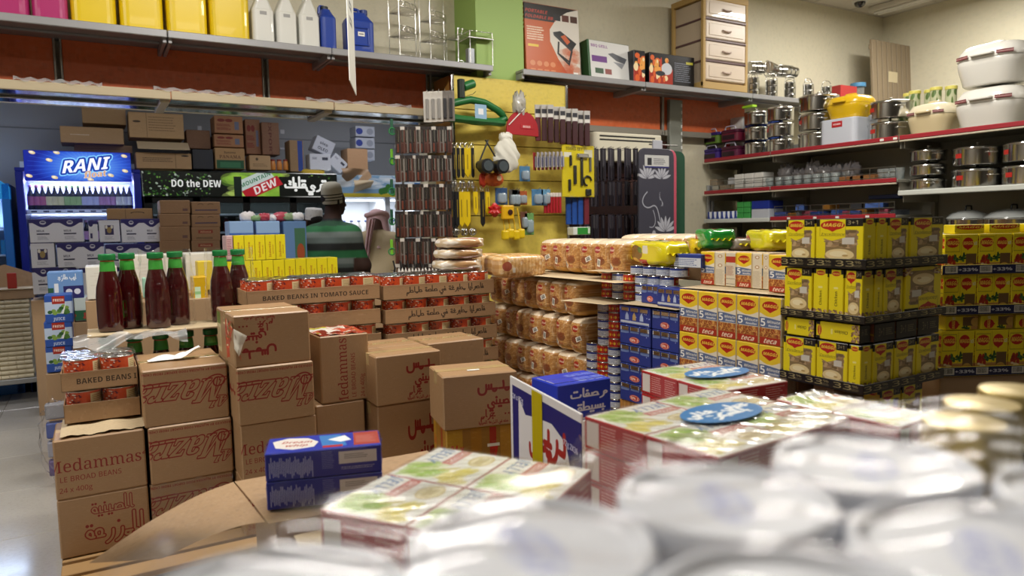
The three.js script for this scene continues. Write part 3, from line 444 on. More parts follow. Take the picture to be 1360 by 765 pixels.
board('cardboard_sheet', 'cardboard sheet under the loaves atop the bread stack', 2.28, 1.052, -3.0, 0.6, 1.0, 0); board('cardboard_sheet', 'bent cardboard sheet sticking out below the tins', 2.03, 0.961, -2.66, 0.26, 0.3, 0.1);
TM('bread_crate_base', 'low wooden platform under the bread and tin stacks', 'platform', null, cbox(0.85, 0.324, 1.42, 0.01), mat(0x8a6038, 0.7), 2.44, 0, -3.22);

// tins of tuna
const tinTex = canvas(512, 64, (g) => { R4(g, '#cfd3d8', 0, 0, 512, 64); R4(g, '#2a3c86', 0, 0, 256, 18); greek(g, '#5a6a96', 10, 24, 236, 34, 4, 4); R4(g, '#b52a1d', 256, 0, 256, 64); for (let i = 0; i < 5; i++) { EL(g, '#e5b53a', 290 + i * 46, 34, 16, 12); R4(g, '#7d1610', 280 + i * 46, 0, 6, 64); } });
const tinM = printed(tinTex, 0.3), tinSide = new THREE.CylinderGeometry(0.04, 0.04, 0.034, 20, 1, true).translate(0, 0.0195, 0), tinEnds = lathe([[0.0001, 0], [0.0408, 0], [0.0408, 0.0025], [0.0395, 0.003], [0.0395, 0.036], [0.0408, 0.0365], [0.0408, 0.0395], [0.037, 0.0395], [0.036, 0.037], [0.0001, 0.037]], 20);
function tin(label, group, x, y, z, red) { const t = T('tuna_tin', label, 'tin', group, x, y, z, (red ? 0 : Math.PI) + rr(-0.3, 0.3)); M('label_wrap', tinSide, tinM, t); M('tin', tinEnds, steel, t); }
for (let k = 0; k < 11; k++) for (let i = 0; i < 3; i++) tin('flat tuna tin in the lower block below the bent cardboard sheet', 'lower block of tuna tins', XI + 0.042, 0.3245 + k * 0.0398, -2.735 + i * 0.0825, i === 1);
for (let k = 0; k < 5; k++) for (let i = 0; i < 2; i++) tin('flat tuna tin in the upper block under the bent cardboard sheet', 'upper block of tuna tins', XI + 0.042, 0.763 + k * 0.0398, -2.645 + i * 0.0825, i === 1);
for (let k = 0; k < 3; k++) for (let i = 0; i < 6; i++) tin('flat tin in the shaded rows below the yellow noodle pack', 'tins below the noodle pack', 2.13, 0.972 + k * 0.0398, -2.73 + i * 0.0825, i === 2 || i === 0);
for (let i = 0; i < 4; i++) tin('blue and white tin beside the yellow noodle pack', 'tins beside the noodle pack', 2.12, 1.0945, -2.5 + i * 0.085, false);
board('cardboard_sheet', 'cardboard sheet over the shaded tins', 2.2, 1.0915, -2.72, 0.3, 0.2, -0.1); TM('tin_carton', 'plain carton behind the tuna tin blocks', 'carton', null, cbox(0.2, 0.645, 0.46, 0.004), plainCard, 2.28, 0.3245, -2.455);
// blue sleeved multipacks
const sleeveTex = canvas(512, 512, (g) => {
  for (const y of [0, 256]) { R4(g, '#2b3a86', 0, y, 512, 256); for (let i = 0; i < 26; i++) EL(g, '#aab8e8', rnd() * 512, y + rnd() * 256, 6, 8); }
  for (let i = 0; i < 3; i++) { R4(g, '#11162e', 14 + i * 165, 12, 152, 100); R4(g, '#d6dae2', 20 + i * 165, 20, 140, 46); R4(g, '#8f9db8', 20 + i * 165, 34, 140, 8); R4(g, '#6f83ba', 20 + i * 165, 72, 140, 38); }
  PG(g, '#2b3a86', [0, 256], [0, 130], [180, 96], [330, 96], [512, 150], [512, 256]); EL(g, '#c2452c', 250, 190, 84, 42); EL(g, '#d8d2c8', 250, 190, 76, 34); EL(g, '#bd3a26', 250, 190, 72, 30); TX(g, '10%', 225, 192, 44, '#f2e9da'); TX(g, 'Z', 300, 192, 40, '#f2e9da');
  for (const [x, c] of [[130, '#9aa6c8'], [250, '#b7975e'], [370, '#aebbd6']]) PG(g, c, [x - 30, 440], [x - 26, 380], [x, 330], [x + 26, 380], [x + 30, 440]); TX(g, 'OMEGA', 250, 285, 30, '#cfd6f0'); R4(g, '#b9c0cc', 20, 455, 470, 30);
});
const sleeveM = printed(sleeveTex, 0.35);
function sleeve(label, z0, z1, y, h, x, top, group) { const t = T('tin_multipack', label, 'multipack', group, x + 0.06, y, (z0 + z1) / 2); M('sleeve', cbox(0.12, h - 0.001, z0 - z1 - 0.001, 0.003, { l: top ? [0, 0.5, 1, 1] : [0, 0, 1, 0.5], t: [0.02, 0.9, 0.05, 0.95], f: [0, 0.3, 0.1, 0.45], b: [0, 0.3, 0.1, 0.45] }), sleeveM, t); for (let i = 0; i < 3; i++) { const c = M('tin', cbox(0.004, h * 0.2, (z0 - z1) * 0.24, 0.0015), steel, t); c.position.set(-0.061, h * 0.72, (i - 1) * (z0 - z1) * 0.3); } }
for (let k = 0; k < 5; k++) { sleeve(k === 4 ? 'blue tin multipack with pale bottle shapes, top of its column' : 'blue sleeved tin multipack in the column beside the tuna tins', -2.29, -2.495, 0.54 + k * 0.085, 0.084, XI, k === 4, k === 4 ? null : 'blue multipack column by the tuna'); sleeve('blue sleeved tin multipack in the column beside the noodle boxes', -2.124, -2.287, 0.54 + k * 0.085, 0.084, XI + 0.004, false, 'blue multipack column by the noodles'); }
sleeve('blue multipack standing on the pale sheet, tins showing', -2.3, -2.42, 0.975, 0.08, XI + 0.06, false); sleeve('blue multipack on the pale sheet tight against the noodle boxes', -2.135, -2.285, 0.975, 0.078, XI + 0.03, true);
board('cardboard_sheet', 'pale cardboard sheet on top of the blue multipacks', 2.08, 0.966, -2.31, 0.18, 0.36, 0); TM('multipack_plinth', 'plain wooden-faced plinth under the blue multipacks', 'plinth', null, cbox(0.16, 0.539, 0.385, 0.004, { l: [0, 0, 1, 1] }), printed(canvas(256, 256, (g) => { R4(g, '#b07c3f', 0, 0, 256, 256); for (let i = 0; i < 60; i++) R4(g, pick(['rgba(90,55,20,.25)', 'rgba(220,170,100,.25)']), rnd() * 256, 0, rr(1, 8), 256); }), 0.6), 2.085, 0, -2.312);

// ---------- noodle boxes with the big figure five ----------
const fiveTex = canvas(512, 512, (g) => {
  R4(g, '#e6dcc4', 0, 0, 512, 512); R4(g, '#e9c52e', 0, 0, 256, 170); PG(g, '#e9c52e', [0, 160], [256, 160], [200, 190], [128, 215], [56, 190]); EL(g, '#b02318', 128, 90, 92, 52); PG(g, '#b02318', [70, 130], [186, 130], [128, 165]); TX(g, 'MAGGI', 128, 90, 48, '#f5d24a', { italic: true });
  R4(g, '#5f6f92', 0, 215, 256, 110); PG(g, '#e6dcc4', [0, 205], [256, 235], [256, 205]); TX(g, '5', 46, 270, 116, '#f3f1ec', { stroke: '#33415f', lw: 6 }); TX(g, 'Minute', 165, 258, 44, '#e8e6e0', { italic: true, stroke: '#33415f', lw: 4 }); TX(g, 'Noodles', 168, 300, 32, '#e8e6e0', { italic: true });
  R4(g, '#a96a34', 0, 330, 256, 182); for (let i = 0; i < 130; i++) EL(g, pick(['#c98a45', '#8a4a22', '#d9a258', '#9a3a22']), rnd() * 256, rr(335, 420), rr(6, 22), rr(3, 7), rnd() * 3); R4(g, '#a8301f', 12, 430, 232, 74); TX(g, 'teca', 128, 466, 74, '#f1dcc0', { italic: true, skew: -0.2 });
  R4(g, '#d8cdb6', 260, 0, 120, 512); for (const y of [60, 200]) { EL(g, '#b48f66', 320, y, 26, 26); EL(g, '#e9e0cd', 320, y, 15, 15); } greek(g, '#a89a80', 272, 260, 96, 230, 26, 4); R4(g, '#d2c8b2', 384, 0, 128, 512); R4(g, '#b03a2a', 384, 60, 128, 90); greek(g, '#8a3a2a', 394, 200, 100, 150, 16, 4); R4(g, '#4a3a2a', 394, 390, 104, 6); R4(g, '#4a3a2a', 394, 470, 104, 6);
});
const fiveM = printed(fiveTex, 0.38), F5 = { front: [0, 0, 0.5, 1], side: [0.51, 0, 0.74, 1], back: [0.755, 0, 1, 1], top: [0.02, 0.02, 0.04, 0.04] };
function five(label, group, z0, z1, y, h, x, face = 'front', d = 0.08) { const t = T('noodle_box', label, 'box', group, x + d / 2, y, (z0 + z1) / 2); M('carton', cbox(d, h, z0 - z1 - 0.0012, 0.0025, { l: F5[face], f: face === 'front' ? F5.side : F5.front, r: F5.back, t: F5.back }), fiveM, t); const tab = M('tuck_flap', cbox(d * 0.92, 0.001, (z0 - z1) * 0.9, 0.0003, { t: F5.back }), fiveM, t); tab.position.y = h; }
const fz = [902, 927, 953, 978, 1008, 1038].map((p) => zAt(p));
for (let r = 0; r < 4; r++) for (let i = 0; i < 5; i++) five(['noodle box in the lowest row of the noodle box wall', 'noodle box in the second row from below of the noodle box wall', 'noodle box in the row just above the jelly packs', 'noodle box in the top full row under the cardboard sheet'][r], 'noodle box wall, row ' + (r + 1), fz[i + 1], fz[i], 0.39 + r * 0.167, 0.1655, XI);
TM('plinth', 'plain plinth under the noodle box wall', 'plinth', null, cbox(0.5, 0.39, 0.5, 0.004), plainCard, 2.26, 0, -1.87); TM('filler_carton', 'plain carton behind the noodle box wall', 'carton', null, cbox(0.36, 0.665, 0.48, 0.004), plainCard, 2.27, 0.39, -1.87);
board('cardboard_sheet', 'cardboard sheet on the noodle box wall', 2.22, 1.0585, -1.87, 0.42, 0.52, 0);
{ const X = 2.13, e = [930, 949, 963, 977, 998, 1012, 1021].map((p) => zAt(p, X)), faces = ['front', 'side', 'back', 'front', 'side', 'side']; const lab = { front: 'noodle box on the sheet showing its yellow front', side: 'noodle box on the sheet turned to its cream side', back: 'noodle box on the sheet with a red-banded back' }; for (let i = 0; i < 6; i++) five(lab[faces[i]], faces[i] === 'back' ? null : 'boxes on the sheet, ' + faces[i], e[i + 1], e[i], 1.069, 0.132, X, faces[i], 0.1); five('noodle box pushed to the edge of the cardboard sheet by the soup boxes', null, zAt(1046, 2.06), zAt(1020, 2.06), 1.069, 0.132, 2.06, 'front'); }

// ---------- soup boxes with window ----------
const soupTex = canvas(1024, 512, (g) => {
  R4(g, '#e8d51c', 0, 0, 1024, 512); // front 0..380, narrow side 390..550, black top/band 560..1024
  R4(g, '#1c1712', 0, 0, 380, 84); TX(g, '3+1', 300, 44, 56, '#b5a87c', { bold: false }); R4(g, '#8a744e', 80, 120, 250, 350); for (let i = 0; i < 70; i++) EL(g, pick(['#a88a60', '#92785a', '#bda078', '#75603f']), rr(85, 325), rr(125, 300), rr(12, 34), rr(8, 20)); R4(g, '#cfcabd', 215, 200, 96, 70); EL(g, '#a98d58', 195, 400, 120, 72); EL(g, '#e3cd96', 195, 380, 114, 60); EL(g, '#efe0b4', 185, 372, 70, 30); EL(g, '#b99a5e', 240, 390, 24, 10); R4(g, '#e8d51c', 0, 470, 380, 42);
  for (let i = 0; i < 24; i++) EL(g, pick(['#b99a72', '#8d5f48', '#d8c4a4']), rr(0, 80), rr(430, 510), rr(6, 16), rr(5, 12)); for (let i = 0; i < 24; i++) EL(g, pick(['#b99a72', '#8d5f48', '#d8c4a4']), rr(320, 380), rr(430, 510), rr(6, 16), rr(5, 12)); R4(g, '#e8d51c', 34, 6, 206, 180); PG(g, '#e8d51c', [34, 180], [240, 180], [240, 200], [137, 236], [34, 200]); g.strokeStyle = '#a8921a'; g.lineWidth = 4; g.strokeRect(34, 8, 206, 176); EL(g, '#b8261a', 137, 70, 98, 50); PG(g, '#b8261a', [80, 100], [194, 100], [137, 140]); TX(g, 'MAGGI', 137, 68, 50, '#f2d84e', { italic: true }); TX(g, 'Excellence', 137, 166, 38, '#3a3020', { f: 'serif', italic: true, bold: false });
  R4(g, '#1c1712', 390, 0, 160, 50); R4(g, '#e8d51c', 420, 6, 100, 120); PG(g, '#e8d51c', [420, 120], [520, 120], [470, 160]); EL(g, '#b8261a', 470, 44, 46, 24); TX(g, 'MAGGI', 470, 44, 23, '#f2d84e', { italic: true }); R4(g, '#f1e88a', 445, 180, 46, 20); TX(g, 'Chicken', 470, 300, 40, '#4a4012', { rot: -Math.PI / 2 }); for (let i = 0; i < 70; i++) EL(g, pick(['#8d6a58', '#b08a74', '#6f4a3c', '#c4a48a']), rr(392, 548), rr(420, 512), rr(5, 18), rr(4, 10), rnd() * 3);
  R4(g, '#1c1712', 560, 0, 464, 512); TX(g, '3+1', 700, 60, 60, '#8a8064', { bold: false }); greek(g, '#8a8064', 770, 40, 120, 44, 4, 5); for (let i = 0; i < 3; i++) { TX(g, '33', 620 + i * 150, 210, 92, '#a89a6c', { bold: false }); TX(g, '%', 684 + i * 150, 190, 40, '#a89a6c', { bold: false }); greek(g, '#7d7252', 660 + i * 150, 220, 50, 30, 3, 5); }
});
const soupM = printed(soupTex, 0.3), SP = { front: [0, 0, 0.371, 1], side: [0.381, 0, 0.537, 1], top: [0.57, 0.02, 0.98, 0.26], band: [0.56, 0.3, 1, 0.53], yel: [0.3, 0.92, 0.34, 0.97] };
// soup(x0,x1,z0,z1,y0,y1): faces to the aisle (l) and to the camera (f) chosen by letter F front, S side
function soup(label, group, x0, x1, z0, z1, y0, y1, fl, ff, flip, extra) {
  const t = T('soup_box', label, 'soup box', group, (x0 + x1) / 2, y0, (z0 + z1) / 2), w = x1 - x0 - 0.001, d = z1 - z0 - 0.001, k = { F: SP.front, S: SP.side, T: SP.top, Y: SP.yel }, fx = (r) => (flip ? upside(r) : r);
  M('carton', cbox(w, y1 - y0 - 0.001, d, 0.002, { l: fx(k[fl]), f: fx(k[ff]), t: SP.top, b: SP.side, r: SP.side, ...extra }), soupM, t); return t;
}
function soupTray(label, x1, z0, y, h) { const t = T('soup_tray', label, 'tray', null, XI + (x1 - XI) / 2, y, (z0 - 1.325) / 2); const w = x1 - XI + 0.012, d = -1.325 - z0 + 0.012; for (const [a, b, X, Z, k] of [[w, 0.003, 0, d / 2, 'f'], [w, 0.003, 0, -d / 2], [0.003, d, -w / 2, 0, 'l'], [0.003, d, w / 2, 0]]) { const m = M('tray_wall', cbox(a, h, b, 0.0008, k ? { [k]: SP.band } : {}, [0.6, 0.8, 0.7, 0.9]), soupM, t); m.position.set(X, 0, Z); } const bs = M('tray_base', cbox(w, 0.003, d, 0.0008, {}, [0.6, 0.8, 0.7, 0.9]), soupM, t); }
const rowsS = [[0.64, 0.785], [0.79, 0.936], [1.006, 1.166], [1.172, 1.324]], ZC = -1.332;
const zl = [-1.615, -1.5, -1.385];
// row 1 (top)
soupTray('black tray under the top row of soup boxes', 2.42, -1.62, 1.169, 0.03); soupTray('black tray under the middle row of soup boxes', 2.42, -1.62, 1.003, 0.024); soupTray('black tray under the third row of soup boxes', 2.42, -1.62, 0.787, 0.03); soupTray('black tray under the lowest row of soup boxes', 2.42, -1.62, 0.637, 0.03);
const g1 = 'top row soup boxes facing the aisle', tl = (s) => 'yellow soup box with window ' + s;
soup(tl('at the far end of the top row, facing the aisle'), null, 2.0, 2.055, -1.615, -1.502, 1.173, 1.324, 'F', 'S'); soup(tl('at the corner of the top row, facing the aisle'), null, 2.0, 2.06, -1.5, -1.334, 1.173, 1.324, 'F', 'S', false, { l: [0, 0, 0.371, 1] });
soup('narrow yellow side of a soup box in the top row', null, 2.062, 2.115, -1.45, ZC, 1.173, 1.324, 'F', 'S'); soup(tl('in the top row beside the narrow one'), null, 2.118, 2.228, -1.39, ZC, 1.173, 1.324, 'S', 'F'); soup(tl('ending the top row by the sachet trays'), null, 2.232, 2.415, -1.39, ZC + 0.004, 1.173, 1.324, 'S', 'F');
// row 2
soup(tl('at the far end of the middle row, facing the aisle'), null, 2.0, 2.055, -1.618, -1.51, 1.007, 1.166, 'F', 'S'); for (const [a, b] of [[-1.506, -1.452], [-1.45, -1.397]]) soup('yellow soup box turned edge-on in the middle row', 'edge-on soup boxes, middle row', 2.0, 2.1, a, b, 1.007, 1.166, 'S', 'F'); soup(tl('at the corner of the middle row, facing the aisle'), null, 2.0, 2.055, -1.394, -1.334, 1.007, 1.166, 'F', 'S');
soup('narrow soup box at the corner of the middle row', null, 2.058, 2.1, -1.45, ZC, 1.007, 1.166, 'F', 'S'); soup(tl('between the narrow one and the upside-down one'), null, 2.104, 2.205, -1.39, ZC, 1.007, 1.166, 'S', 'F'); soup('upside-down yellow soup box at the end of the middle row', null, 2.21, 2.41, -1.39, ZC + 0.005, 1.007, 1.166, 'S', 'F', true);
// row 3 with boxes lying on it
soup(tl('at the far end of the third row, facing the aisle'), null, 2.0, 2.055, -1.62, -1.492, 0.791, 0.936, 'F', 'S'); soup(tl('in the third row with a price sticker, facing the aisle'), null, 2.0, 2.055, -1.49, -1.378, 0.791, 0.936, 'F', 'S'); soup('yellow edge-on soup box at the corner of the third row', null, 2.0, 2.055, -1.376, -1.334, 0.791, 0.936, 'S', 'S');
for (const [i, a, b] of [[0, 2.058, 2.165], [1, 2.17, 2.285], [2, 2.29, 2.418]]) soup(tl(['next to the corner of the third row', 'in the middle of the third row', 'at the end of the third row by the gold lids'][i]), null, a, b, -1.39, ZC, 0.791, 0.936, 'S', 'F');
for (const [i, a, b] of [[0, 2.062, 2.17], [1, 2.175, 2.288], [2, 2.293, 2.415]]) soup('soup box lying flat with its black top outward', 'black-topped boxes lying flat', a, b, -1.49, ZC, 0.94, 0.998, 'Y', 'T', false, { f: [0.57, 0.02, 0.9, 0.22] }); for (const [a, b] of [[-1.618, -1.5], [-1.495, -1.34]]) soup('soup box lying flat with its yellow bottom outward', 'yellow-bottomed boxes lying flat', 2.002, 2.056, a, b, 0.94, 0.998, 'S', 'T', false, { l: [...SP.side.slice(0, 4), 1] });
for (const [i, a, b] of [[0, 2.1, 2.21], [1, 2.216, 2.33]]) soup('soup box in the lowest row just above the jelly packs', 'lowest row soup boxes', a, b, -1.39, ZC, 0.641, 0.785, 'S', 'F');
TM('soup_filler', 'plain carton inside the soup box stack', 'carton', null, cbox(0.3, 0.636, 0.26, 0.003), plainCard, 2.24, 0, -1.47);
for (const [y, h] of [[0.641, 0.14], [0.791, 0.14], [1.007, 0.15], [1.173, 0.14]]) TM('inner_carton', 'plain inner carton of the soup box stack', 'carton', 'inner cartons of the soup stack', cbox(0.28, h, 0.08, 0.003), plainCard, 2.26, y + 0.003, -1.55);

// ---------- sachet trays with navy strip ----------
const sachTex = canvas(512, 512, (g) => {
  R4(g, '#e3cf1e', 0, 0, 512, 380); g.strokeStyle = '#8a7a1a'; g.lineWidth = 5; g.strokeRect(14, 30, 216, 140); EL(g, '#b8261a', 122, 84, 100, 46); TX(g, 'MAGGI', 122, 84, 54, '#f2d84e', { italic: true }); EL(g, '#b8261a', 356, 90, 84, 56); PG(g, '#b8261a', [310, 120], [402, 120], [356, 160]); TX(g, 'MAGGI', 356, 88, 46, '#f2d84e', { italic: true }); TX(g, 'x3', 470, 90, 44, '#ddd8c8'); R4(g, '#8a7a14', 254, 0, 4, 380);
  R4(g, '#b98a4e', 0, 280, 512, 100); for (let i = 0; i < 14; i++) EL(g, pick(['#a3321c', '#8a2416']), rr(40, 160), rr(220, 290), 26, 22); for (let i = 0; i < 26; i++) EL(g, pick(['#2f5a26', '#456f33', '#1f4420']), rr(150, 330), rr(190, 260), rr(10, 30), rr(8, 18)); for (let i = 0; i < 5; i++) EL(g, '#e0cfa8', rr(60, 180), rr(290, 320), 22, 10); R4(g, '#6a5130', 330, 190, 160, 180); EL(g, '#c29a4a', 400, 330, 80, 50); greek(g, '#6a3a18', 30, 340, 120, 30, 3, 5);
  R4(g, '#1d2148', 0, 384, 512, 128); for (const x of [20, 270]) { R4(g, '#c9c6bc', x, 400, 90, 90); for (let i = 0; i < 12; i++) R4(g, '#333', x + 8 + i * 6, 408, rr(2, 4), 66); TX(g, '+33%', x + 165, 448, 58, '#cfd0d8'); }
});
const sachM = printed(sachTex, 0.3), SC = { front: [0, 0, 1, 0.742], strip: [0, 0.75, 1, 1] };
const ZT = -1.4;
const SA = 0.47, sx = (u, v) => 2.56 + u * Math.cos(SA) + v * Math.sin(SA), sz = (u, v) => ZT + u * Math.sin(SA) - v * Math.cos(SA);
[[1.155, 0.106, 1.12], [1.012, 0.108, 0.978], [0.796, 0.124, 0.76]].forEach(([y, h, ys], r) => {
  const lab = ['top', 'second', 'third'][r];
  const t = T('sachet_tray', 'navy strip tray holding the ' + lab + ' row of vegetable soup boxes', 'tray', null, sx(0.31, 0.06), ys, sz(0.31, 0.06), -SA); M('strip', cbox(0.64, 0.034, 0.004, 0.001, { f: [0, 0.75, 2.5, 1] }), once('strip', () => { const c = sachTex.clone(); c.wrapS = THREE.RepeatWrapping; c.needsUpdate = true; return printed(c, 0.35); }), t).position.set(0, 0, 0.062); M('tray_base', cbox(0.64, 0.004, 0.12, 0.001), plainCard, t);
  for (let i = 0; i < 5; i++) { const u = 0.062 + i * 0.124, b = T('sachet_box', 'yellow vegetable soup box with tomatoes in the ' + lab + ' navy-stripped tray', 'soup box', 'vegetable soup boxes, ' + lab + ' tray', sx(u, 0.03), ys + 0.004, sz(u, 0.03), -SA); M('carton', cbox(0.121, y + h - ys - 0.004, 0.05, 0.002, { f: SC.front, l: [0, 0, 0.3, 0.7], r: [0, 0, 0.3, 0.7], t: [0.02, 0.02, 0.06, 0.04] }), sachM, b); }
});
for (let i = 0; i < 4; i++) { const u = 0.1 + i * 0.13, b = T('sachet_box', 'soup box lying on top of the vegetable soup trays', 'soup box', 'boxes lying on the soup trays', sx(u, 0.05), 1.2615, sz(u, 0.05), -SA + rr(-0.2, 0.2)); M('carton', cbox(0.11, 0.032, 0.06, 0.002, { f: [0.02, 0.07, 0.45, 0.4], t: [0, 0, 0.3, 0.4] }), sachM, b); const c = T('sachet_box', 'soup box lying between the second and third soup trays', 'soup box', 'boxes lying between the soup trays', sx(u - 0.02, 0.05), 0.922, sz(u - 0.02, 0.05), -SA); M('carton', cbox(0.12, 0.05, 0.07, 0.002, { f: [0.5, 0, 1, 0.7, 1] }), sachM, c); }
TM('plinth', 'plain plinth under the vegetable soup trays', 'plinth', null, cbox(0.64, 0.759, 0.13, 0.004), plainCard, sx(0.32, 0.07), 0, sz(0.32, 0.07), -SA);

// ---------- bags of noodles ----------
const noodTex = (base, art) => canvas(256, 128, (g) => { R4(g, base, 0, 0, 256, 128); if (art) { R4(g, '#b3261a', 110, 60, 80, 50); EL(g, '#7c5a2a', 190, 40, 46, 26); EL(g, '#d8a648', 196, 80, 40, 24); EL(g, '#3f7a2c', 160, 30, 16, 10); TX(g, 'MAGGI', 150, 92, 26, '#f6e8c8', { italic: true }); R4(g, '#e8e4d2', 106, 14, 34, 26); } else { EL(g, '#b3261a', 200, 30, 24, 11); for (let i = 0; i < 14; i++) EL(g, 'rgba(255,255,255,.14)', rnd() * 256, rnd() * 128, rr(6, 22), rr(3, 8)); } });
function noodles(label, base, art, x, y, z, ry, w = 0.28, h = 0.085, d = 0.13) { const t = T('noodle_bag', label, 'noodle pack', null, x, y, z, ry); const g = pillow(w, h, d, 0.006, 14, 0.42), p = g.attributes.position, uv = g.attributes.uv; for (let i = 0; i < p.count; i++) uv.setXY(i, p.getX(i) / w + 0.5, Math.min(1, Math.max(0, p.getY(i) / h * 0.6 + (p.getZ(i) < 0 ? 0.4 : 0.2)))); M('bag', g, phys(0xffffff, 0.2, { map: once('nood' + base + art, () => noodTex(base, art)), clearcoat: 0.6, clearcoatRoughness: 0.1 }), t); for (const s of [-1, 1]) M('crimp', sheet((u, v) => [s * (w / 2 - 0.004 + 0.02 * u), h * 0.5 + 0.006 * Math.sin(v * 25), d * 0.8 * (v - 0.5)], 2, 24), mat(art ? 0xd8c81a : 0xcfc218, 0.3), t); }
noodles('large yellow noodle multipack with red print beside the bread', '#e3d41c', true, 2.19, 1.1355, -2.45, 1.25, 0.42, 0.105, 0.14); noodles('green noodle bag in front of the grey board', '#1f8a35', false, 2.3, 1.205, -2.22, 1.1, 0.2); noodles('plain yellow noodle bag lying by the noodle boxes', '#ddd321', false, 2.36, 1.2, -1.98, 1.05, 0.28); noodles('spilling yellow and red noodle bag behind the large multipack', '#d9b92a', true, 2.35, 1.165, -2.34, 0.9, 0.22); noodles('silver-grey noodle bag between the green and yellow bags', '#8f867a', false, 2.36, 1.2, -2.12, 1.2, 0.14, 0.05);
TM('carton', 'plain carton behind the tins carrying the noodle bags', 'carton', null, cbox(0.32, 0.134, 0.76, 0.004), plainCard, 2.45, 1.064, -2.1); TM('carton', 'blue and white tin box on the tins beside the noodle wall', 'carton', null, cbox(0.06, 0.055, 0.16, 0.003, { l: [0, 0, 0.5, 1] }), printed(tinTex, 0.35), 2.14, 1.1355, -2.19);

// ---------- jelly packs, open blue carton, tubs and gold lids ----------
const jellyTex = canvas(512, 512, (g) => {
  R4(g, '#e9eae2', 0, 0, 512, 400); for (let i = 0; i < 40; i++) EL(g, 'rgba(255,255,255,.5)', rnd() * 512, rnd() * 400, rr(10, 50), rr(6, 20));
  for (let i = 0; i < 30; i++) EL(g, pick(['rgba(150,190,80,.5)', 'rgba(175,205,110,.5)', 'rgba(135,175,65,.5)', 'rgba(225,232,190,.6)']), rr(50, 240), rr(50, 190), rr(24, 80), rr(18, 50), rnd()); for (let i = 0; i < 22; i++) EL(g, pick(['rgba(222,208,90,.55)', 'rgba(235,224,140,.6)', 'rgba(205,190,70,.5)']), rr(40, 230), rr(220, 350), rr(24, 60), rr(14, 34), rnd()); for (let i = 0; i < 60; i++) EL(g, 'rgba(250,250,246,.7)', rr(20, 280), rr(20, 380), rr(2, 9), rr(1, 4));
  TX(g, 'JELLY', 390, 80, 92, '#6f8ab4', { italic: true, rot: Math.PI }); R4(g, '#c26a66', 270, 140, 232, 58); TX(g, 'DESSERT', 386, 170, 48, '#efe4dc', { rot: Math.PI }); EL(g, '#cdbb86', 390, 300, 96, 56); EL(g, '#e6dcb4', 390, 300, 86, 46); greek(g, '#a08a50', 320, 280, 140, 44, 4, 6); g.strokeStyle = '#c9908a'; g.lineWidth = 6; g.strokeRect(3, 3, 506, 394);
  R4(g, '#a81f24', 0, 404, 512, 108); R4(g, '#d9d3cd', 20, 416, 110, 84); greek(g, '#dba9a4', 150, 420, 160, 80, 8, 4); greek(g, '#dba9a4', 340, 420, 150, 80, 8, 4);
});
const jellyM = phys(0xffffff, 0.25, { map: jellyTex, clearcoat: 0.7, clearcoatRoughness: 0.06 }), JT = [0, 0, 1, 0.78], JS = [0, 0.79, 1, 1];
function jellyPack(label, x, y, z, ry, nx, nz, layers, w, d, h, oval) {
  const t = T('jelly_pack', label, 'multipack', null, x, y, z, ry);
  for (let k = 0; k < layers; k++) for (let i = 0; i < nx; i++) for (let j = 0; j < nz; j++) { const m = M('jelly_box', cbox(w - 0.001, h - 0.001, d - 0.001, 0.002, { t: JT, f: JS, l: JS, r: JS, b: JS }, JS), jellyM, t); m.position.set((i - (nx - 1) / 2) * w, k * h, (j - (nz - 1) / 2) * d); }
  const W = nx * w, D = nz * d, H = layers * h;
  M('shrink_film', sheet((u, v) => [W * (u - 0.5), H + 0.0025 + 0.0014 * Math.sin(u * 31 + v * 12) * Math.sin(v * 43) + 0.0009 * Math.sin(u * 77 - v * 60), D * (v - 0.5)], 60, 60), film, t);
  for (const [s, a] of []) M('shrink_film', sheet((u, v) => { const n = 0.004 + 0.002 * Math.sin(u * 40 + v * 17); return a ? [W * (u - 0.5), H * v, D / 2 + n] : [s * (W / 2 + n), H * v, D * (u - 0.5)]; }, 30, 10), film, t);
  if (oval) { const g = new THREE.CircleGeometry(1, 40); g.rotateX(-Math.PI / 2).scale(0.105, 1, 0.06); const m = M('round_sticker', g, once('oval', () => printed(canvas(256, 256, (q) => { R4(q, '#2f7ab8', 0, 0, 256, 256); arC(q, 'جيلي خالي', 128, 110, 34, '#eef2f4', 0.34); arC(q, 'السكر', 128, 180, 38, '#eef2f4', 0.34); for (let i = 0; i < 14; i++) EL(q, '#dfe9f0', rr(60, 200), rr(130, 200), 9, 5); }), 0.3)), t); m.position.set(0.02, H + 0.006, -0.0); return t; }
  return t;
}
jellyPack('shrink-wrapped block of four apple jelly boxes beside the small blue boxes', 0.497, 0.78, -1.02, 0.57, 2, 2, 1, 0.166, 0.157, 0.12);
const jp2 = jellyPack('tall block of jelly boxes with a round blue sticker', 1.06, 0.73, -1.02, 0.085, 2, 2, 3, 0.2, 0.17, 0.067, true);
jellyPack('narrow stack of jelly boxes tight beside the stickered block', 1.37, 0.73, -0.93, 0.03, 1, 2, 3, 0.14, 0.14, 0.065);
jellyPack('jelly block with a blue sticker set back before the noodle boxes', 1.46, 0.7, -1.42, -0.06, 1, 2, 3, 0.24, 0.16, 0.066, true);
TM('plinth', 'plain plinth of cartons under the jelly packs', 'plinth', null, cbox(0.7, 0.7, 0.64, 0.006), plainCard, 1.24, 0, -1.05); TM('carton', 'plain carton under the set-back jelly block', 'carton', null, cbox(0.2, 0.699, 0.2, 0.006), plainCard, 1.47, 0, -1.48); TM('carton', 'plain carton lid under the stickered jelly block', 'carton', null, cbox(0.56, 0.028, 0.38, 0.003), plainCard, 1.16, 0.701, -0.98); TM('carton', 'plain carton under the apple jelly block', 'carton', null, cbox(0.31, 0.779, 0.3, 0.005), plainCard, 0.497, 0, -1.02, 0.57);
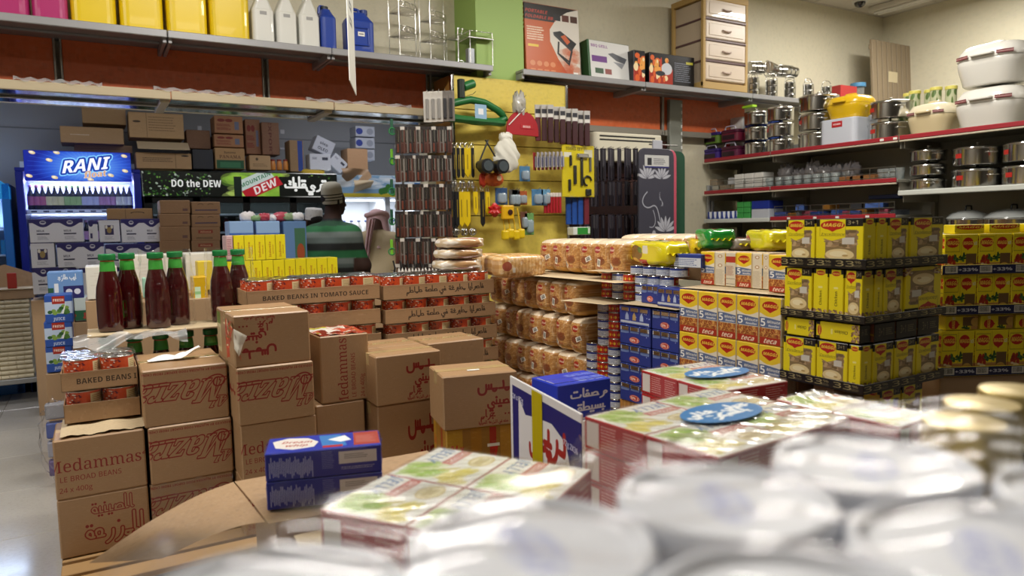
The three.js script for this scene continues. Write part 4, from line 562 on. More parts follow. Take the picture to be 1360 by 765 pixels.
// blue dessert carton, opened, its side panel standing up
const dreamTex = canvas(1024, 512, (g) => {
  R4(g, '#e4e4e6', 0, 0, 1024, 512); R4(g, '#1b2176', 34, 44, 700, 468); PG(g, '#e9e9ec', [100, 512], [110, 80], [190, 140], [330, 120], [470, 110], [600, 150], [660, 280], [640, 512]); g.save(); g.beginPath(); g.rect(34, 44, 700, 468); g.clip(); arabic(g, 'دريم', 590, 200, 90, '#a82626', 0.3); arabic(g, 'ويب', 440, 290, 80, '#a82626', 0.3); g.restore(); TX(g, '24 x 72g', 100, 90, 34, '#cfd2e6'); TX(g, '72g 2X36', 640, 150, 30, '#cfd2e6', { rot: 0.05 });
  R4(g, '#1f38b8', 744, 0, 280, 512); arabic(g, 'وصفات', 990, 100, 40, '#dfe4f4', 0.26); arabic(g, 'بسيطة', 990, 190, 40, '#dfe4f4', 0.26); arabic(g, 'مفيدة', 990, 280, 36, '#dfe4f4', 0.26); greek(g, '#9fb0e6', 780, 400, 200, 80, 6, 5);
});
const dreamM = printed(dreamTex, 0.35), whiteEdge = mat(0xdfdfdd, 0.6);
{
  const t = T('open_dessert_carton', 'opened blue and white dessert carton with yellow tape on its side', 'carton', null, 1.05, 0, -1.65, Math.PI / 2 - 0.17);
  const side = M('side_panel', cbox(0.5, 0.36, 0.006, 0.002, { b: [0.004, 0.02, 0.716, 1] }), dreamM, t); side.position.set(0, 0.5, 0); side.rotation.y = 0;
  const yt = M('yellow_tape', cbox(0.075, 0.3, 0.001, 0.0003), phys(0xc9b912, 0.2, { clearcoat: 0.5 }), t); yt.position.set(0.03, 0.555, -0.0045);
  for (const [w, h, d, x, y, z] of [[0.5, 0.1, 0.006, 0, 0.5, 0.2], [0.5, 0.006, 0.2, 0, 0.5, 0.1]]) { const m = M('wall', cbox(w, h, d, 0.002), whiteEdge, t); m.position.set(x, y, z); }
  const fl = M('flap', cbox(0.03, 0.34, 0.006, 0.002), whiteEdge, t); fl.position.set(-0.262, 0.505, 0.012); fl.rotation.y = 0.9;
}
TM('plinth', 'plain carton under the opened dessert carton', 'carton', null, cbox(0.2, 0.499, 0.42, 0.005), plainCard, 1.16, 0, -1.69, -0.17);
{ const t = T('dessert_carton', 'closed bright blue carton with white Arabic lines behind the opened one', 'carton', null, 1.39, 0.54, -2.0); M('body', cbox(0.22, 0.258, 0.16, 0.003, { f: [0.727, 0, 1, 1], t: [0.73, 0.7, 0.8, 0.95], l: [0.73, 0.7, 0.8, 0.95], r: [0.73, 0.7, 0.8, 0.95] }), dreamM, t); for (const z of [-0.025, 0.03]) M('lid_flap', cbox(0.21, 0.002, 0.05, 0.0006, { t: [0.73, 0.7, 0.8, 0.95] }), dreamM, t).position.set(0, 0.2585, z); }
TM('carton', 'plain carton under the closed blue carton', 'carton', null, cbox(0.26, 0.539, 0.2, 0.004), plainCard, 1.4, 0, -2.01);
// pair of small blue boxes
const blueTex = canvas(512, 512, (g) => {
  R4(g, '#2c3aa8', 0, 0, 512, 512); PG(g, '#e2dcd6', [20, 60], [90, 20], [180, 40], [230, 110], [210, 180], [120, 200], [40, 160]); TX(g, 'Dream', 130, 90, 44, '#a8362c', { italic: true, rot: 0.1 }); TX(g, 'whip', 130, 140, 44, '#a8362c', { italic: true, rot: 0.1 }); PG(g, '#3f7ec2', [230, 20], [330, 20], [360, 200], [250, 200]); PG(g, '#e8eef2', [270, 90], [350, 40], [380, 120], [330, 140]); R4(g, '#a5453a', 390, 10, 122, 200); greek(g, '#c98a80', 400, 60, 100, 120, 9, 5); R4(g, '#b22f2a', 250, 180, 90, 30);
  R4(g, '#2a34a0', 0, 256, 512, 256); for (let i = 0; i < 26; i++) R4(g, '#b4bce8', 16 + i * 7.4, 290 + rr(0, 70), 4, 150 - rr(0, 20)); greek(g, '#8c98d6', 245, 280, 60, 160, 10, 5); R4(g, '#dcdadc', 320, 290, 170, 110); greek(g, '#6a6a72', 345, 316, 120, 50, 3, 6); greek(g, '#c8cdea', 330, 430, 160, 30, 2, 5);
});
const blueM = printed(blueTex, 0.3);
[['upper', 0.729], ['lower', 0.66]].forEach(([w, y]) => { const t = T('dessert_box', w + ' of two small blue dessert boxes on the brown flap', 'box', null, 0.468, y, -1.745, -0.29); M('carton', cbox(0.27, 0.067, 0.13, 0.002, { t: [0, 0, 1, 0.46], f: [0, 0.5, 1, 0.98], l: [0.02, 0.47, 0.1, 0.5], r: [0.02, 0.47, 0.1, 0.5], b: [0, 0.5, 1, 0.98] }), blueM, t); });
TM('box_film', 'crinkled clear film around the two small blue boxes', 'plastic film', null, sheet((u, v) => { const a = u * Math.PI * 2, q = (c) => Math.sign(c) * Math.abs(c) ** 0.3; return [q(Math.cos(a)) * (0.138 + 0.002 * Math.sin(v * 20 + u * 30)), 0.14 * v, q(Math.sin(a)) * (0.068 + 0.002 * Math.sin(u * 50 + v * 9))]; }, 60, 12), film, 0.468, 0.66, -1.745, -0.29);

// white lidded tubs in the foreground, under loose film
const tubM = phys(0xe6e9f1, 0.45, { clearcoat: 0.2 }), tubG = lathe([[0.0001, 0], [0.042, 0], [0.046, 0.004], [0.054, 0.084], [0.055, 0.086]], 48), lidG = lathe([[0.0575, 0.078], [0.0585, 0.084], [0.0575, 0.0905], [0.053, 0.092], [0.0515, 0.0875], [0.047, 0.0868], [0.0001, 0.0868]], 48);
const lidTex = canvas(256, 256, (g) => { R4(g, '#e4e7ef', 0, 0, 256, 256); EL(g, '#d2d7ea', 128, 128, 86, 40); TX(g, 'Cream', 128, 118, 44, '#a6addb', { italic: true }); TX(g, 'FRESH', 128, 156, 26, '#b4bbe2'); }), lidTop = new THREE.CircleGeometry(0.0468, 40).rotateX(-Math.PI / 2).translate(0, 0.0872, 0), lidTopM = phys(0xffffff, 0.4, { map: lidTex, clearcoat: 0.25 });
const TUBY = 1.172 - 0.0915, tubSpots = [[1160, 577], [935, 606], [700, 645], [480, 697], [255, 722]].map(([x, y]) => { const e = onY(x, y, 1.172), l = Math.hypot(e.x, e.z); return [e.x * (1 - 0.058 / l), e.z * (1 - 0.058 / l)]; });
const tubRow = (k) => { const a = tubSpots[0], b = tubSpots[3], l = Math.hypot(b[0] - a[0], b[1] - a[1]); return [(b[0] - a[0]) / l, (b[1] - a[1]) / l]; };
{ const [dx, dz] = tubRow(), a = tubSpots[0]; for (let j = 0; j < 3; j++) for (let i = j ? -2 : 0; i < 6; i++) { const x = a[0] + dx * (i + (j % 2) * 0.5) * 0.119 - dz * j * 0.103, z = a[1] + dz * (i + (j % 2) * 0.5) * 0.119 + dx * j * 0.103 * -1 * -1; const zz = a[1] + dz * (i + (j % 2) * 0.5) * 0.119 - dx * j * 0.103; const X = a[0] + dx * (i + (j % 2) * 0.5) * 0.119 + dz * j * 0.103; const c = [X, zz]; if (Math.hypot(c[0], c[1]) < 0.15 || c[1] > 0.03 || c[0] > 0.6) continue; const t = T('cream_tub', 'white lidded tub with pale blue print under clear film', 'tub', 'white lidded tubs', c[0], TUBY, c[1], 0.6 + i * 0.4); M('tub', tubG, tubM, t); M('lid', lidG, tubM, t); M('lid_print', lidTop, lidTopM, t); } }
const TA = Math.atan2(tubRow()[1], -tubRow()[0]);
TM('tub_crate', 'pale crate carrying the white lidded tubs', 'crate', null, cbox(0.8, 0.04, 0.36, 0.006), mat(0xc9ccd4, 0.5), 0.27, TUBY - 0.042, -0.17, TA); TM('plinth', 'carton stack carrying the crate of white tubs', 'carton', null, cbox(0.55, TUBY - 0.044, 0.26, 0.006), plainCard, 0.2, 0, -0.15, TA);
TM('tub_film', 'loose clear film stretched over the white lidded tubs', 'plastic film', null, sheet((u, v) => { const n = 0.003 * Math.sin(u * 23 + v * 11) + 0.002 * Math.sin(u * 47 - v * 31); const e = Math.max(0, 0.12 - Math.min(u, v)) * 0.8; return [0.62 * (u - 0.5), 0.099 + n - e * 0.6, 0.2 * (v - 0.5)]; }, 90, 40), film, (tubSpots[0][0] + tubSpots[3][0]) / 2, TUBY, (tubSpots[0][1] + tubSpots[3][1]) / 2, TA);
// jars with tall gold lids
const goldM = mat(0xc4ae6e, 0.32, { metalness: 0.6 }), jarM = phys(0x4a2f1c, 0.1, { clearcoat: 1 }), gl = [[0.0345, 0]]; for (let k = 0; k < 5; k++) gl.push([0.036, 0.004 + k * 0.0105], [0.036, 0.0085 + k * 0.0105], [0.0345, 0.0105 + k * 0.0105]); gl.push([0.0355, 0.058], [0.0335, 0.061], [0.0001, 0.06]);
const goldLid = lathe(gl, 40), jarG = lathe([[0.0001, 0], [0.035, 0], [0.038, 0.005], [0.038, 0.05], [0.033, 0.06], [0.033, 0.064]], 36);
[[0.705, -0.363, 'with the lowest gold lid, by the white tubs'], [0.79, -0.39, 'with a gold lid behind the lowest one'], [0.88, -0.4, 'with a gold lid at the back of the three']].forEach(([x, z, l], i) => { for (const s of [0, 1]) { const t = T('jar', (s ? 'upper jar ' : 'lower jar ') + l, 'jar', null, x, 0.877 + s * 0.1255, z); M('glass', jarG, jarM, t); M('lid', goldLid, goldM, t).position.y = 0.064; } });
TM('plinth', 'carton under the jars with gold lids', 'carton', null, cbox(0.3, 0.876, 0.12, 0.006), plainCard, 0.795, 0, -0.385, 0.1);

TM('film_scrap', 'crumpled clear plastic film between the blue carton and the jelly block', 'plastic film', null, sheet((u, v) => [0.05 * (u - 0.5) + 0.012 * Math.sin(v * 9), 0.16 * v, 0.06 * (u - 0.5) + 0.014 * Math.sin(v * 7 + u * 9) + 0.008 * Math.sin(u * 23)], 24, 24), film, 0.85, 0.73, -1.16, 0.6);

// ---------- red-edged gondola on the aisle side (front at x = 5) ----------
const redLip = mat(0x9b2530, 0.4), creamLip = mat(0xbdb4a0, 0.5), whiteLip = mat(0xc9cdc6, 0.45), shelfM = mat(0x8d8b80, 0.5), darkBack = mat(0xa09d90, 0.55);
const GX = 5.0, GD = 0.5, tagM = mat(0xe6e2da, 0.5);
const gon = T('gondola', 'tall grey gondola shelving with red price rails full of kitchenware', 'shelving', null, GX, 0, -3.2);
const gpart = (name, w, h, d, x, y, z, m, b = 0.003) => { const k = M(name, cbox(w, h, d, b), m, gon); k.position.set(x, y, z + 3.2); return k; };
function gshelf(y, z0, z1, lip) {
  gpart('shelf_board', GD, 0.022, z1 - z0, GD / 2, y - 0.022, (z0 + z1) / 2, shelfM);
  if (lip === 'w') gpart('white_rail', 0.016, 0.036, z1 - z0 - 0.004, -0.006, y - 0.034, (z0 + z1) / 2, whiteLip, 0.005);
  else { gpart('red_rail', 0.014, 0.032, z1 - z0 - 0.006, -0.006, y - 0.022, (z0 + z1) / 2, redLip, 0.004); gpart('cream_edge', 0.016, 0.012, z1 - z0 - 0.004, -0.006, y - 0.036, (z0 + z1) / 2, creamLip, 0.003); }
  for (const z of [z0 + 0.012, z1 - 0.012]) gpart('bracket', 0.44, 0.06, 0.008, 0.26, y - 0.08, z, mat(0x9a968a, 0.5), 0.002);
}
gshelf(1.895, -4.96, -4.2, 'r'); gshelf(1.895, -4.195, -3.08, 'r'); gshelf(1.895, -3.075, -1.5, 'r');
gshelf(1.6, -4.96, -4.2, 'r'); gshelf(1.6, -4.195, -3.085, 'r'); gshelf(1.345, -4.96, -4.2, 'w'); gshelf(1.345, -4.195, -3.085, 'r'); gshelf(1.085, -4.96, -4.2, 'r'); gshelf(1.085, -4.195, -3.085, 'r');
gshelf(1.515, -3.075, -1.5, 'w'); gshelf(1.215, -3.075, -1.5, 'w'); gshelf(0.2, -4.96, -1.5, 'w');
gpart('back_panel', 0.02, 1.9, 3.46, GD + 0.012, 0.1, -3.23, darkBack); for (const z of [-4.96, -4.2, -3.08, -1.5]) gpart('upright', 0.05, 1.96, 0.03, GD - 0.03, 0, z, mat(0x8a877c, 0.5)); gpart('plinth', 0.48, 0.178, 3.46, 0.26, 0, -3.23, mat(0x6d6b64, 0.6));
for (const [y, zs] of [[1.345, [-3.3, -3.55, -3.75, -4.0]], [1.895, [-3.2, -3.1]]]) for (const z of zs) { const m = gpart('price_tag', 0.002, 0.016, 0.03, -0.0145, y - 0.015, z, tagM, 0.0005); }
function fence(y, z0, z1) { const t = T('wire_fence', 'low chrome wire guard along the ' + (y > 1.5 ? 'middle' : y > 1.2 ? 'lower' : 'lowest') + ' kitchenware shelf', 'wire guard', null, GX + 0.03, y, 0); const gs = []; for (const h of [0.02, 0.055, 0.095]) M('rail', rod([0, h, z0], [0, h, z1], 0.003), wireM, t); for (let z = z0; z <= z1 + 0.001; z += (z1 - z0) / 9) M('upright_wire', rod([0, 0, z], [0, 0.095, z], 0.0025), wireM, t); }
fence(1.6, -4.9, -3.12); fence(1.345, -4.18, -3.12); fence(1.085, -4.9, -3.12);

// small kitchenware on the guarded shelves
const tumblerG = lathe([[0.0001, 0], [0.026, 0], [0.034, 0.09], [0.032, 0.09], [0.024, 0.006], [0.0001, 0.006]], 16), glassM = phys(0xeef2f2, 0.05, { transmission: 0.85, thickness: 0, ior: 1.45 });
const smallM = [0xb9b4a6, 0x9a8a74, 0xe2e0da, 0x6c6a66, 0xc7c9cc].map((c) => mat(c, 0.5));
const GZ = (p, y = 270) => onX(p, y, GX + 0.1).z;
function smallBox(label, group, p, y, w, h, d, m, x = GX + 0.12, ry = 0) { return TM('small_box', label, 'box', group, cbox(d, h, w, 0.003), m, x, y, GZ(p), ry); }
for (let i = 0; i < 7; i++) smallBox('small brown and grey kitchenware box on the middle shelf', 'small boxes, middle shelf', 938 + i * 8, 1.6 + (i % 3 === 1 ? 0.062 : 0), rr(0.07, 0.1), 0.06, 0.1, smallM[[3, 1, 0, 1, 4, 1, 0][i]], GX + (i % 3 === 1 ? 0.16 : 0.12));
for (let i = 0; i < 6; i++) smallBox('white carton stacked on the middle kitchenware shelf', 'white cartons, middle shelf', 986 + (i % 3) * 13, 1.6 + Math.floor(i / 3) * 0.072, 0.1, 0.07, 0.14, mat(0xd9d8d2, 0.5));
for (let i = 0; i < 16; i++) { const t = T('glass_tumbler', 'clear glass tumbler among the wrapped glassware on the middle shelf', 'glass', 'tumblers on the middle shelf', GX + 0.1 + (i % 2) * 0.08, 1.6, GZ(1022 + i * 6.2)); M('glass', tumblerG, glassM, t); }
for (let i = 0; i < 6; i++) { const t = T('glassware_bag', 'crinkled clear bag of silvery kitchen pieces on the middle shelf', 'bag', 'clear bags, middle shelf', GX + 0.25, 1.6, GZ(1030 + i * 17), rr(0, 3)); M('bag', pillow(rr(0.12, 0.15), rr(0.14, 0.2), 0.13, 0.025, 14, 0.75), phys(0xc9c6cb, 0.18, { transmission: 0.35, thickness: 0, clearcoat: 0.5 }), t); }
for (let i = 0; i < 3; i++) smallBox('orange-brown rack piece lying on the middle shelf', 'brown pieces, middle shelf', 1126 + i * 14, 1.6, 0.12, 0.05, 0.1, mat(0x8f5f35, 0.5));
for (let i = 0; i < 4; i++) TM('clear_cup', 'upturned clear cup by the end of the middle shelf', 'cup', 'clear cups at the shelf end', tumblerG, glassM, GX + 0.14, 1.6, GZ(1166 + i * 8));
for (let i = 0; i < 6; i++) TM('foil_roll', 'grey foil roll stacked on the white-railed shelf', 'roll', 'foil rolls', at(cyl(0.02, 0.3, 14), 0, 0.02, 0, 0, 0, 0).rotateX(0), mat(0xaeb0b2, 0.3, { metalness: 0.6 }), GX + 0.08, 1.346, 0).position.set(GX + 0.07 + (i % 2) * 0.045, 1.345, GZ(932 + Math.floor(i / 2) * 6, 280));
const tinyTex = canvas(128, 64, (g) => { R4(g, '#c5cad6', 0, 0, 128, 64); R4(g, '#2d4596', 0, 16, 128, 26); for (let i = 0; i < 4; i++) EL(g, '#e2e6ee', 16 + i * 32, 28, 9, 10); }), tinyM = printed(tinyTex, 0.35), tinyTin = cyl(0.032, 0.07, 18);
for (let i = 0; i < 14; i++) TM('polish_tin', 'blue and white tin in the row on the white-railed shelf', 'tin', 'blue and white tins', tinyTin, tinyM, GX + 0.06 + (i % 2) * 0.07, 1.345, GZ(948 + Math.floor(i / 2) * 6, 280));
for (let i = 0; i < 6; i++) smallBox('green and white sponge pack on the white-railed shelf', 'green packs', 990 + (i % 2) * 9, 1.345 + Math.floor(i / 2) * 0.05, 0.07, 0.048, 0.1, mat(0x3f9a4a, 0.5), GX + 0.08);
smallBox('dark blue carton on a white carton, white-railed shelf', null, 1017, 1.425, 0.19, 0.07, 0.18, printed(canvas(128, 64, (g) => { R4(g, '#22348f', 0, 0, 128, 64); R4(g, '#c9cfe2', 14, 16, 26, 26); }), 0.4)); smallBox('white carton under the dark blue carton', null, 1017, 1.345, 0.19, 0.078, 0.18, mat(0xb9bdc6, 0.5));
for (let i = 0; i < 18; i++) { const c = [0x2a3f7c, 0x9a6a2a, 0x8d8f92, 0x3a5a9a, 0x9a4a5a, 0x454a52][i % 6]; smallBox('jumbled coloured utensil pack on the red-railed lower shelf', 'utensil packs, lower shelf', 1040 + i * 8.3, 1.345 + (i % 4 === 3 ? 0.052 : 0), rr(0.06, 0.13), rr(0.035, 0.05), 0.12, mat(c, 0.4), GX + 0.1 + (i % 3) * 0.05, rr(-0.4, 0.4)); }
for (let i = 0; i < 16; i++) { const t = T('cutlery_bundle', 'silvery utensil bundle on the lowest visible kitchenware shelf', 'utensils', 'utensil bundles, lowest shelf', GX + 0.1 + (i % 2) * 0.08, 1.085, GZ(928 + i * 7.6, 320), rr(-0.5, 0.5)); M('bundle', pillow(0.12, rr(0.06, 0.1), 0.09, 0.012, 8, 0.6), mat([0xc9c9c7, 0x9fa0a0, 0xe3e3e0, 0x7c7a78][i % 4], 0.3, { metalness: i % 2 ? 0.7 : 0.1 }), t); }
TM('blue_tray', 'dark blue plastic tray at the end of the middle shelf', 'tray', null, cbox(0.2, 0.03, 0.25, 0.004), mat(0x24345c, 0.4), GX + 0.28, 1.47, -3.3);

// ---------- pots and casseroles ----------
const potBody = (r, h) => lathe([[0.0001, 0.002], [r * 0.94, 0], [r, 0.008], [r, h - 0.006], [r * 1.04, h], [r * 1.04, h + 0.003], [r * 0.99, h + 0.003]], 36), potLid = (r, h) => lathe([[r * 1.03, 0], [r * 1.04, 0.006], [r * 0.95, 0.012], [r * 0.5, h * 0.8], [0.0001, h]], 36), loop = (w, o, r) => bar([[0, 0, -w], [o * 0.8, 0, -w * 0.9], [o, 0, -w * 0.5], [o, 0, w * 0.5], [o * 0.8, 0, w * 0.9], [0, 0, w]], r);
function steelPot(label, group, x, y, z, r, h, lid = true, sticker = false) {
  const t = T('steel_pot', label, 'pot', group, x, y, z, rr(-0.3, 0.3)); M('body', potBody(r, h), steel, t);
  for (const s of [0, 1]) { const g = loop(0.035, 0.03, 0.004); const m = M('handle', g, chrome, t); m.position.set(0, h * 0.72, 0); m.rotation.y = s * Math.PI + 0.9; m.translateX(r * 0.99); }
  if (lid) { const l = M('lid', potLid(r, 0.03), chrome, t); l.position.y = h + 0.003; const k = M('knob', lathe([[0.0001, 0], [0.008, 0], [0.008, 0.006], [0.014, 0.012], [0.012, 0.018], [0.0001, 0.02]], 14), chrome, l); k.position.y = 0.026; }
  if (sticker) M('sticker', new THREE.CylinderGeometry(r * 1.004, r * 1.004, 0.03, 10, 1, true, -2.2, 0.35).translate(0, h * 0.6, 0), mat(0xb02a22, 0.4), t);
}
const gy = 1.895;
const potz = (p) => onX(p, 200, GX + 0.15).z;
for (const [p, r, n, h] of [[1006, 0.1, 3, 0.1], [1037, 0.11, 3, 0.1], [1083, 0.15, 3, 0.115]]) for (let k = 0; k < n; k++) steelPot(['lowest', 'middle', 'top'][k] + (p === 1083 ? ' shiny steel pot in the stack beside the white carton' : p === 1037 ? ' steel pot in the stack before the large pots' : ' steel pot in the stack beside the purple lunch boxes'), null, GX + 0.03 + r, gy + k * (h + 0.034), potz(p), r, h, true, k === 1);
for (let k = 0; k < 2; k++) steelPot(['lower', 'upper'][k] + ' wide steel casserole next to the yellow one', null, GX + 0.18, gy + k * 0.155, potz(1178), 0.148, 0.115, true, true);
[[1234, 0.115, 3, 0.065], [1296, 0.148, 2, 0.11], [1366, 0.148, 2, 0.11]].forEach(([p, r, n, h], i) => { for (let k = 0; k < n; k++) steelPot(['lowest', 'next', 'top'][n === 2 && k ? 2 : k] + ' steel casserole in the ' + ['flat three-high', 'two-high', 'half-hidden'][i] + ' stack on the white shelf', null, GX + 0.03 + r, 1.515 + k * (h + 0.036), potz(p), r, h, true, i > 0); });
for (const [p, r] of [[1288, 0.13], [1345, 0.17]]) { const t = T('lidded_pan', r > 0.15 ? 'large pan with a domed glass lid behind the soup trays' : 'small pan with a domed glass lid behind the soup trays', 'pan', null, GX + 0.03 + r, 1.215, potz(p)); M('body', potBody(r, 0.09), steel, t); const l = M('lid', lathe([[r * 1.02, 0], [r * 1.02, 0.006], [r * 0.8, 0.035], [r * 0.4, 0.055], [0.0001, 0.06]], 32), phys(0xb9bdbb, 0.06, { transmission: 0.4, thickness: 0, clearcoat: 1 }), t); l.position.y = 0.095; M('knob', bar([[-0.04, 0, 0], [-0.03, 0.03, 0], [0.03, 0.03, 0], [0.04, 0, 0]], 0.006), mat(0x161616, 0.4), l).position.y = 0.055; }
// white hot-pots, beige and yellow casseroles
function hotpot(label, x, y, z, w, h, color, band, lidColor, ry = 0) {
  const t = T('food_warmer', label, 'casserole', null, x, y, z, ry), sq = (r, k, f) => { const g = lathe(r, 44), p = g.attributes.position; for (let i = 0; i < p.count; i++) { const X = p.getX(i), Z = p.getZ(i), a = Math.atan2(Z, X), m = 1 / (Math.abs(Math.cos(a)) ** 3.2 + Math.abs(Math.sin(a)) ** 3.2) ** (1 / 3.2); p.setX(i, X * m * f); p.setZ(i, Z * m); } g.computeVertexNormals(); return g; };
  const r = w / 2, cm = phys(color, 0.25, { clearcoat: 0.5 }); M('body', sq([[0.0001, 0], [r * 0.78, 0], [r * 0.84, 0.01], [r * 0.98, h * 0.45], [r, h * 0.58], [r * 0.97, h * 0.6]], 1, 0.9), cm, t);
  M('lid', sq([[r * 0.98, h * 0.6], [r * 1.01, h * 0.63], [r * 0.97, h * 0.78], [r * 0.82, h * 0.93], [r * 0.5, h * 0.985], [0.0001, h]], 1, 0.9), phys(lidColor || color, 0.25, { clearcoat: 0.5 }), t);
  const bm = once('band', () => printed(canvas(256, 32, (g) => { R4(g, '#6f3036', 0, 0, 256, 32); for (let i = 0; i < 12; i++) EL(g, '#caa7a0', 10 + i * 22, 16, 7, 6); }), 0.4));
  if (band) for (const a of [-1, 1]) { const g = cbox(0.004, h * 0.08, w * 0.22, 0.001, { l: [0, 0, 1, 1] }); const m = M('printed_band', g, bm, t); m.position.set(-r * 0.87, h * 0.64, a * r * 0.62); m.rotation.y = a * 0.35; }
  const hd = M('handle', rprism(0.05, w * 0.34, 0.014, 0.02, 0.004), cm, t); hd.position.set(-r * 0.92, h * 0.66, 0); const k = M('knob', rprism(0.05, 0.09, 0.02, 0.02, 0.005), cm, t); k.position.y = h * 0.985;
}
const wz = potz(1313); hotpot('lower of two large white insulated casseroles on the red rail', GX + 0.22, gy, wz, 0.42, 0.275, 0xdcdad2, true); hotpot('upper of two large white insulated casseroles', GX + 0.22, gy + 0.28, wz, 0.42, 0.275, 0xdcdad2, true); hotpot('half-seen white insulated casserole past the two stacked ones', GX + 0.22, gy, wz + 0.46, 0.42, 0.275, 0xdcdad2, true);
hotpot('beige insulated casserole with a reddish band', GX + 0.18, gy, potz(1237), 0.31, 0.225, 0xcfbf98, true, 0xd9cfb2); hotpot('yellow plastic casserole on the white carton', GX + 0.18, gy + 0.202, potz(1126), 0.32, 0.18, 0xdcb31a, false);
{ const t = T('carton', 'white rounded carton with a red label under the yellow casserole', 'carton', null, GX + 0.17, gy, potz(1125)); M('body', rprism(0.3, 0.31, 0.2, 0.04, 0.006), mat(0xc3c8d2, 0.4), t); M('red_label', cbox(0.003, 0.045, 0.09, 0.001, { l: [0, 0, 1, 1] }), printed(canvas(128, 64, (g) => { R4(g, '#b01f26', 0, 0, 128, 64); TX(g, 'HOMEX', 64, 32, 26, '#f0e2e0'); }), 0.4), t).position.set(-0.151, 0.135, 0.0); }
for (let i = 0; i < 10; i++) { const t = T('storage_jar', 'leaf-patterned jar with yellow lid behind the beige casserole', 'jar', 'jars with yellow lids', GX + 0.4 + (i % 2) * 0.06, gy + (i < 5 ? 0 : 0.19), onX(1203 + (i % 5) * 14, 130, GX + 0.42).z); M('jar', cyl(0.038, 0.16, 20), once('leafjar', () => printed(canvas(128, 128, (g) => { R4(g, '#b9bd9c', 0, 0, 128, 128); for (let k = 0; k < 22; k++) EL(g, '#5c7442', rnd() * 128, rnd() * 128, 9, 4, rnd() * 3); }), 0.25)), t); M('lid', cyl(0.041, 0.024, 20), mat(0xd8cf6a, 0.4), t).position.y = 0.16; }
{ const t = T('pink_pitcher', 'small pink plastic pitcher behind the steel casserole', 'pitcher', null, GX + 0.4, gy + 0.2, onX(1148, 125, GX + 0.4).z); M('body', lathe([[0.0001, 0], [0.05, 0], [0.07, 0.13], [0.066, 0.13], [0.048, 0.006], [0.0001, 0.006]], 22), mat(0xc57a9a, 0.4), t); M('handle', bar([[0, 0.11, 0.066], [0, 0.1, 0.1], [0, 0.04, 0.09], [0, 0.03, 0.056]], 0.007), mat(0xc57a9a, 0.4), t); TM('carton', 'plain carton under the pink pitcher', 'carton', null, cbox(0.2, 0.2, 0.2, 0.003), plainCard, GX + 0.41, gy, onX(1148, 125, GX + 0.4).z - 0.02); }
// purple lunch boxes with red cartons behind
const lbG = rprism(0.17, 0.21, 0.075, 0.04, 0.006), winM = mat(0x2a1420, 0.3), lbC = [0x3b2378, 0x3b2378, 0x5c1f3f, 0x3b2378, 0x5a7a2c, 0x6a2035];
for (let i = 0; i < 6; i++) { const t = T('lunch_box', (i === 4 ? 'green' : i % 3 === 2 ? 'wine-red' : 'purple') + ' handled lunch box, ' + ['lower', 'upper'][Math.floor(i / 3)] + ' layer, ' + ['by the cutting boards', 'in the middle', 'by the steel pots'][i % 3], 'lunch box', null, GX + 0.12, gy + Math.floor(i / 3) * 0.15, onX(926 + (i % 3) * 25, 205, GX + 0.12).z); M('box', lbG, mat(lbC[i], 0.3), t); M('window_panel', cbox(0.004, 0.04, 0.14, 0.001), winM, t).position.set(-0.086, 0.018, 0); const l = M('lid', rprism(0.175, 0.215, 0.03, 0.04, 0.008), mat(i % 3 === 2 ? 0x4a1a30 : 0x2f1c66, 0.25), t); l.position.y = 0.075; M('handle', bar([[-0.06, 0.09, -0.07], [-0.06, 0.135, -0.05], [-0.06, 0.135, 0.05], [-0.06, 0.09, 0.07]], 0.006), mat(0xb9b6c8, 0.3), t); }
const bladeTex = canvas(128, 256, (g) => { R4(g, '#d9d7d2', 0, 0, 128, 256); for (const y of [0, 128]) { g.strokeStyle = '#2a2f52'; g.lineWidth = 4; g.beginPath(); g.moveTo(30, y + 110); g.quadraticCurveTo(50, y + 40, 90, y + 30); g.stroke(); EL(g, '#232a4c', 88, y + 40, 12, 26, 0.5); } });
for (let k = 0; k < 2; k++) { smallBox(['lower', 'upper'][k] + ' red appliance carton behind the lunch boxes', null, 935, gy + 0.0 + k * 0.2, 0.24, 0.198, 0.16, once('redapp', () => printed(canvas(128, 128, (g) => { R4(g, '#a5252a', 0, 0, 128, 128); EL(g, '#d9cfc8', 50, 70, 36, 40); R4(g, '#2c2a30', 30, 50, 20, 60); R4(g, '#e0dcd6', 96, 30, 24, 20); }), 0.4)), GX + 0.38); smallBox(['lower', 'upper'][k] + ' white carton with dark blade drawing behind the lunch boxes', null, 957, gy + k * 0.2, 0.15, 0.198, 0.16, printed(bladeTex, 0.4), GX + 0.38); }
smallBox('plain royal blue carton behind the lunch boxes', null, 983, gy, 0.3, 0.39, 0.16, mat(0x22408c, 0.5), GX + 0.4); TM('tongs_pack', 'lime green packet lying on the first steel pot stack', 'packet', null, cbox(0.06, 0.02, 0.12, 0.004), mat(0x9acb2a, 0.4), GX + 0.1, gy + 0.425, potz(1000));

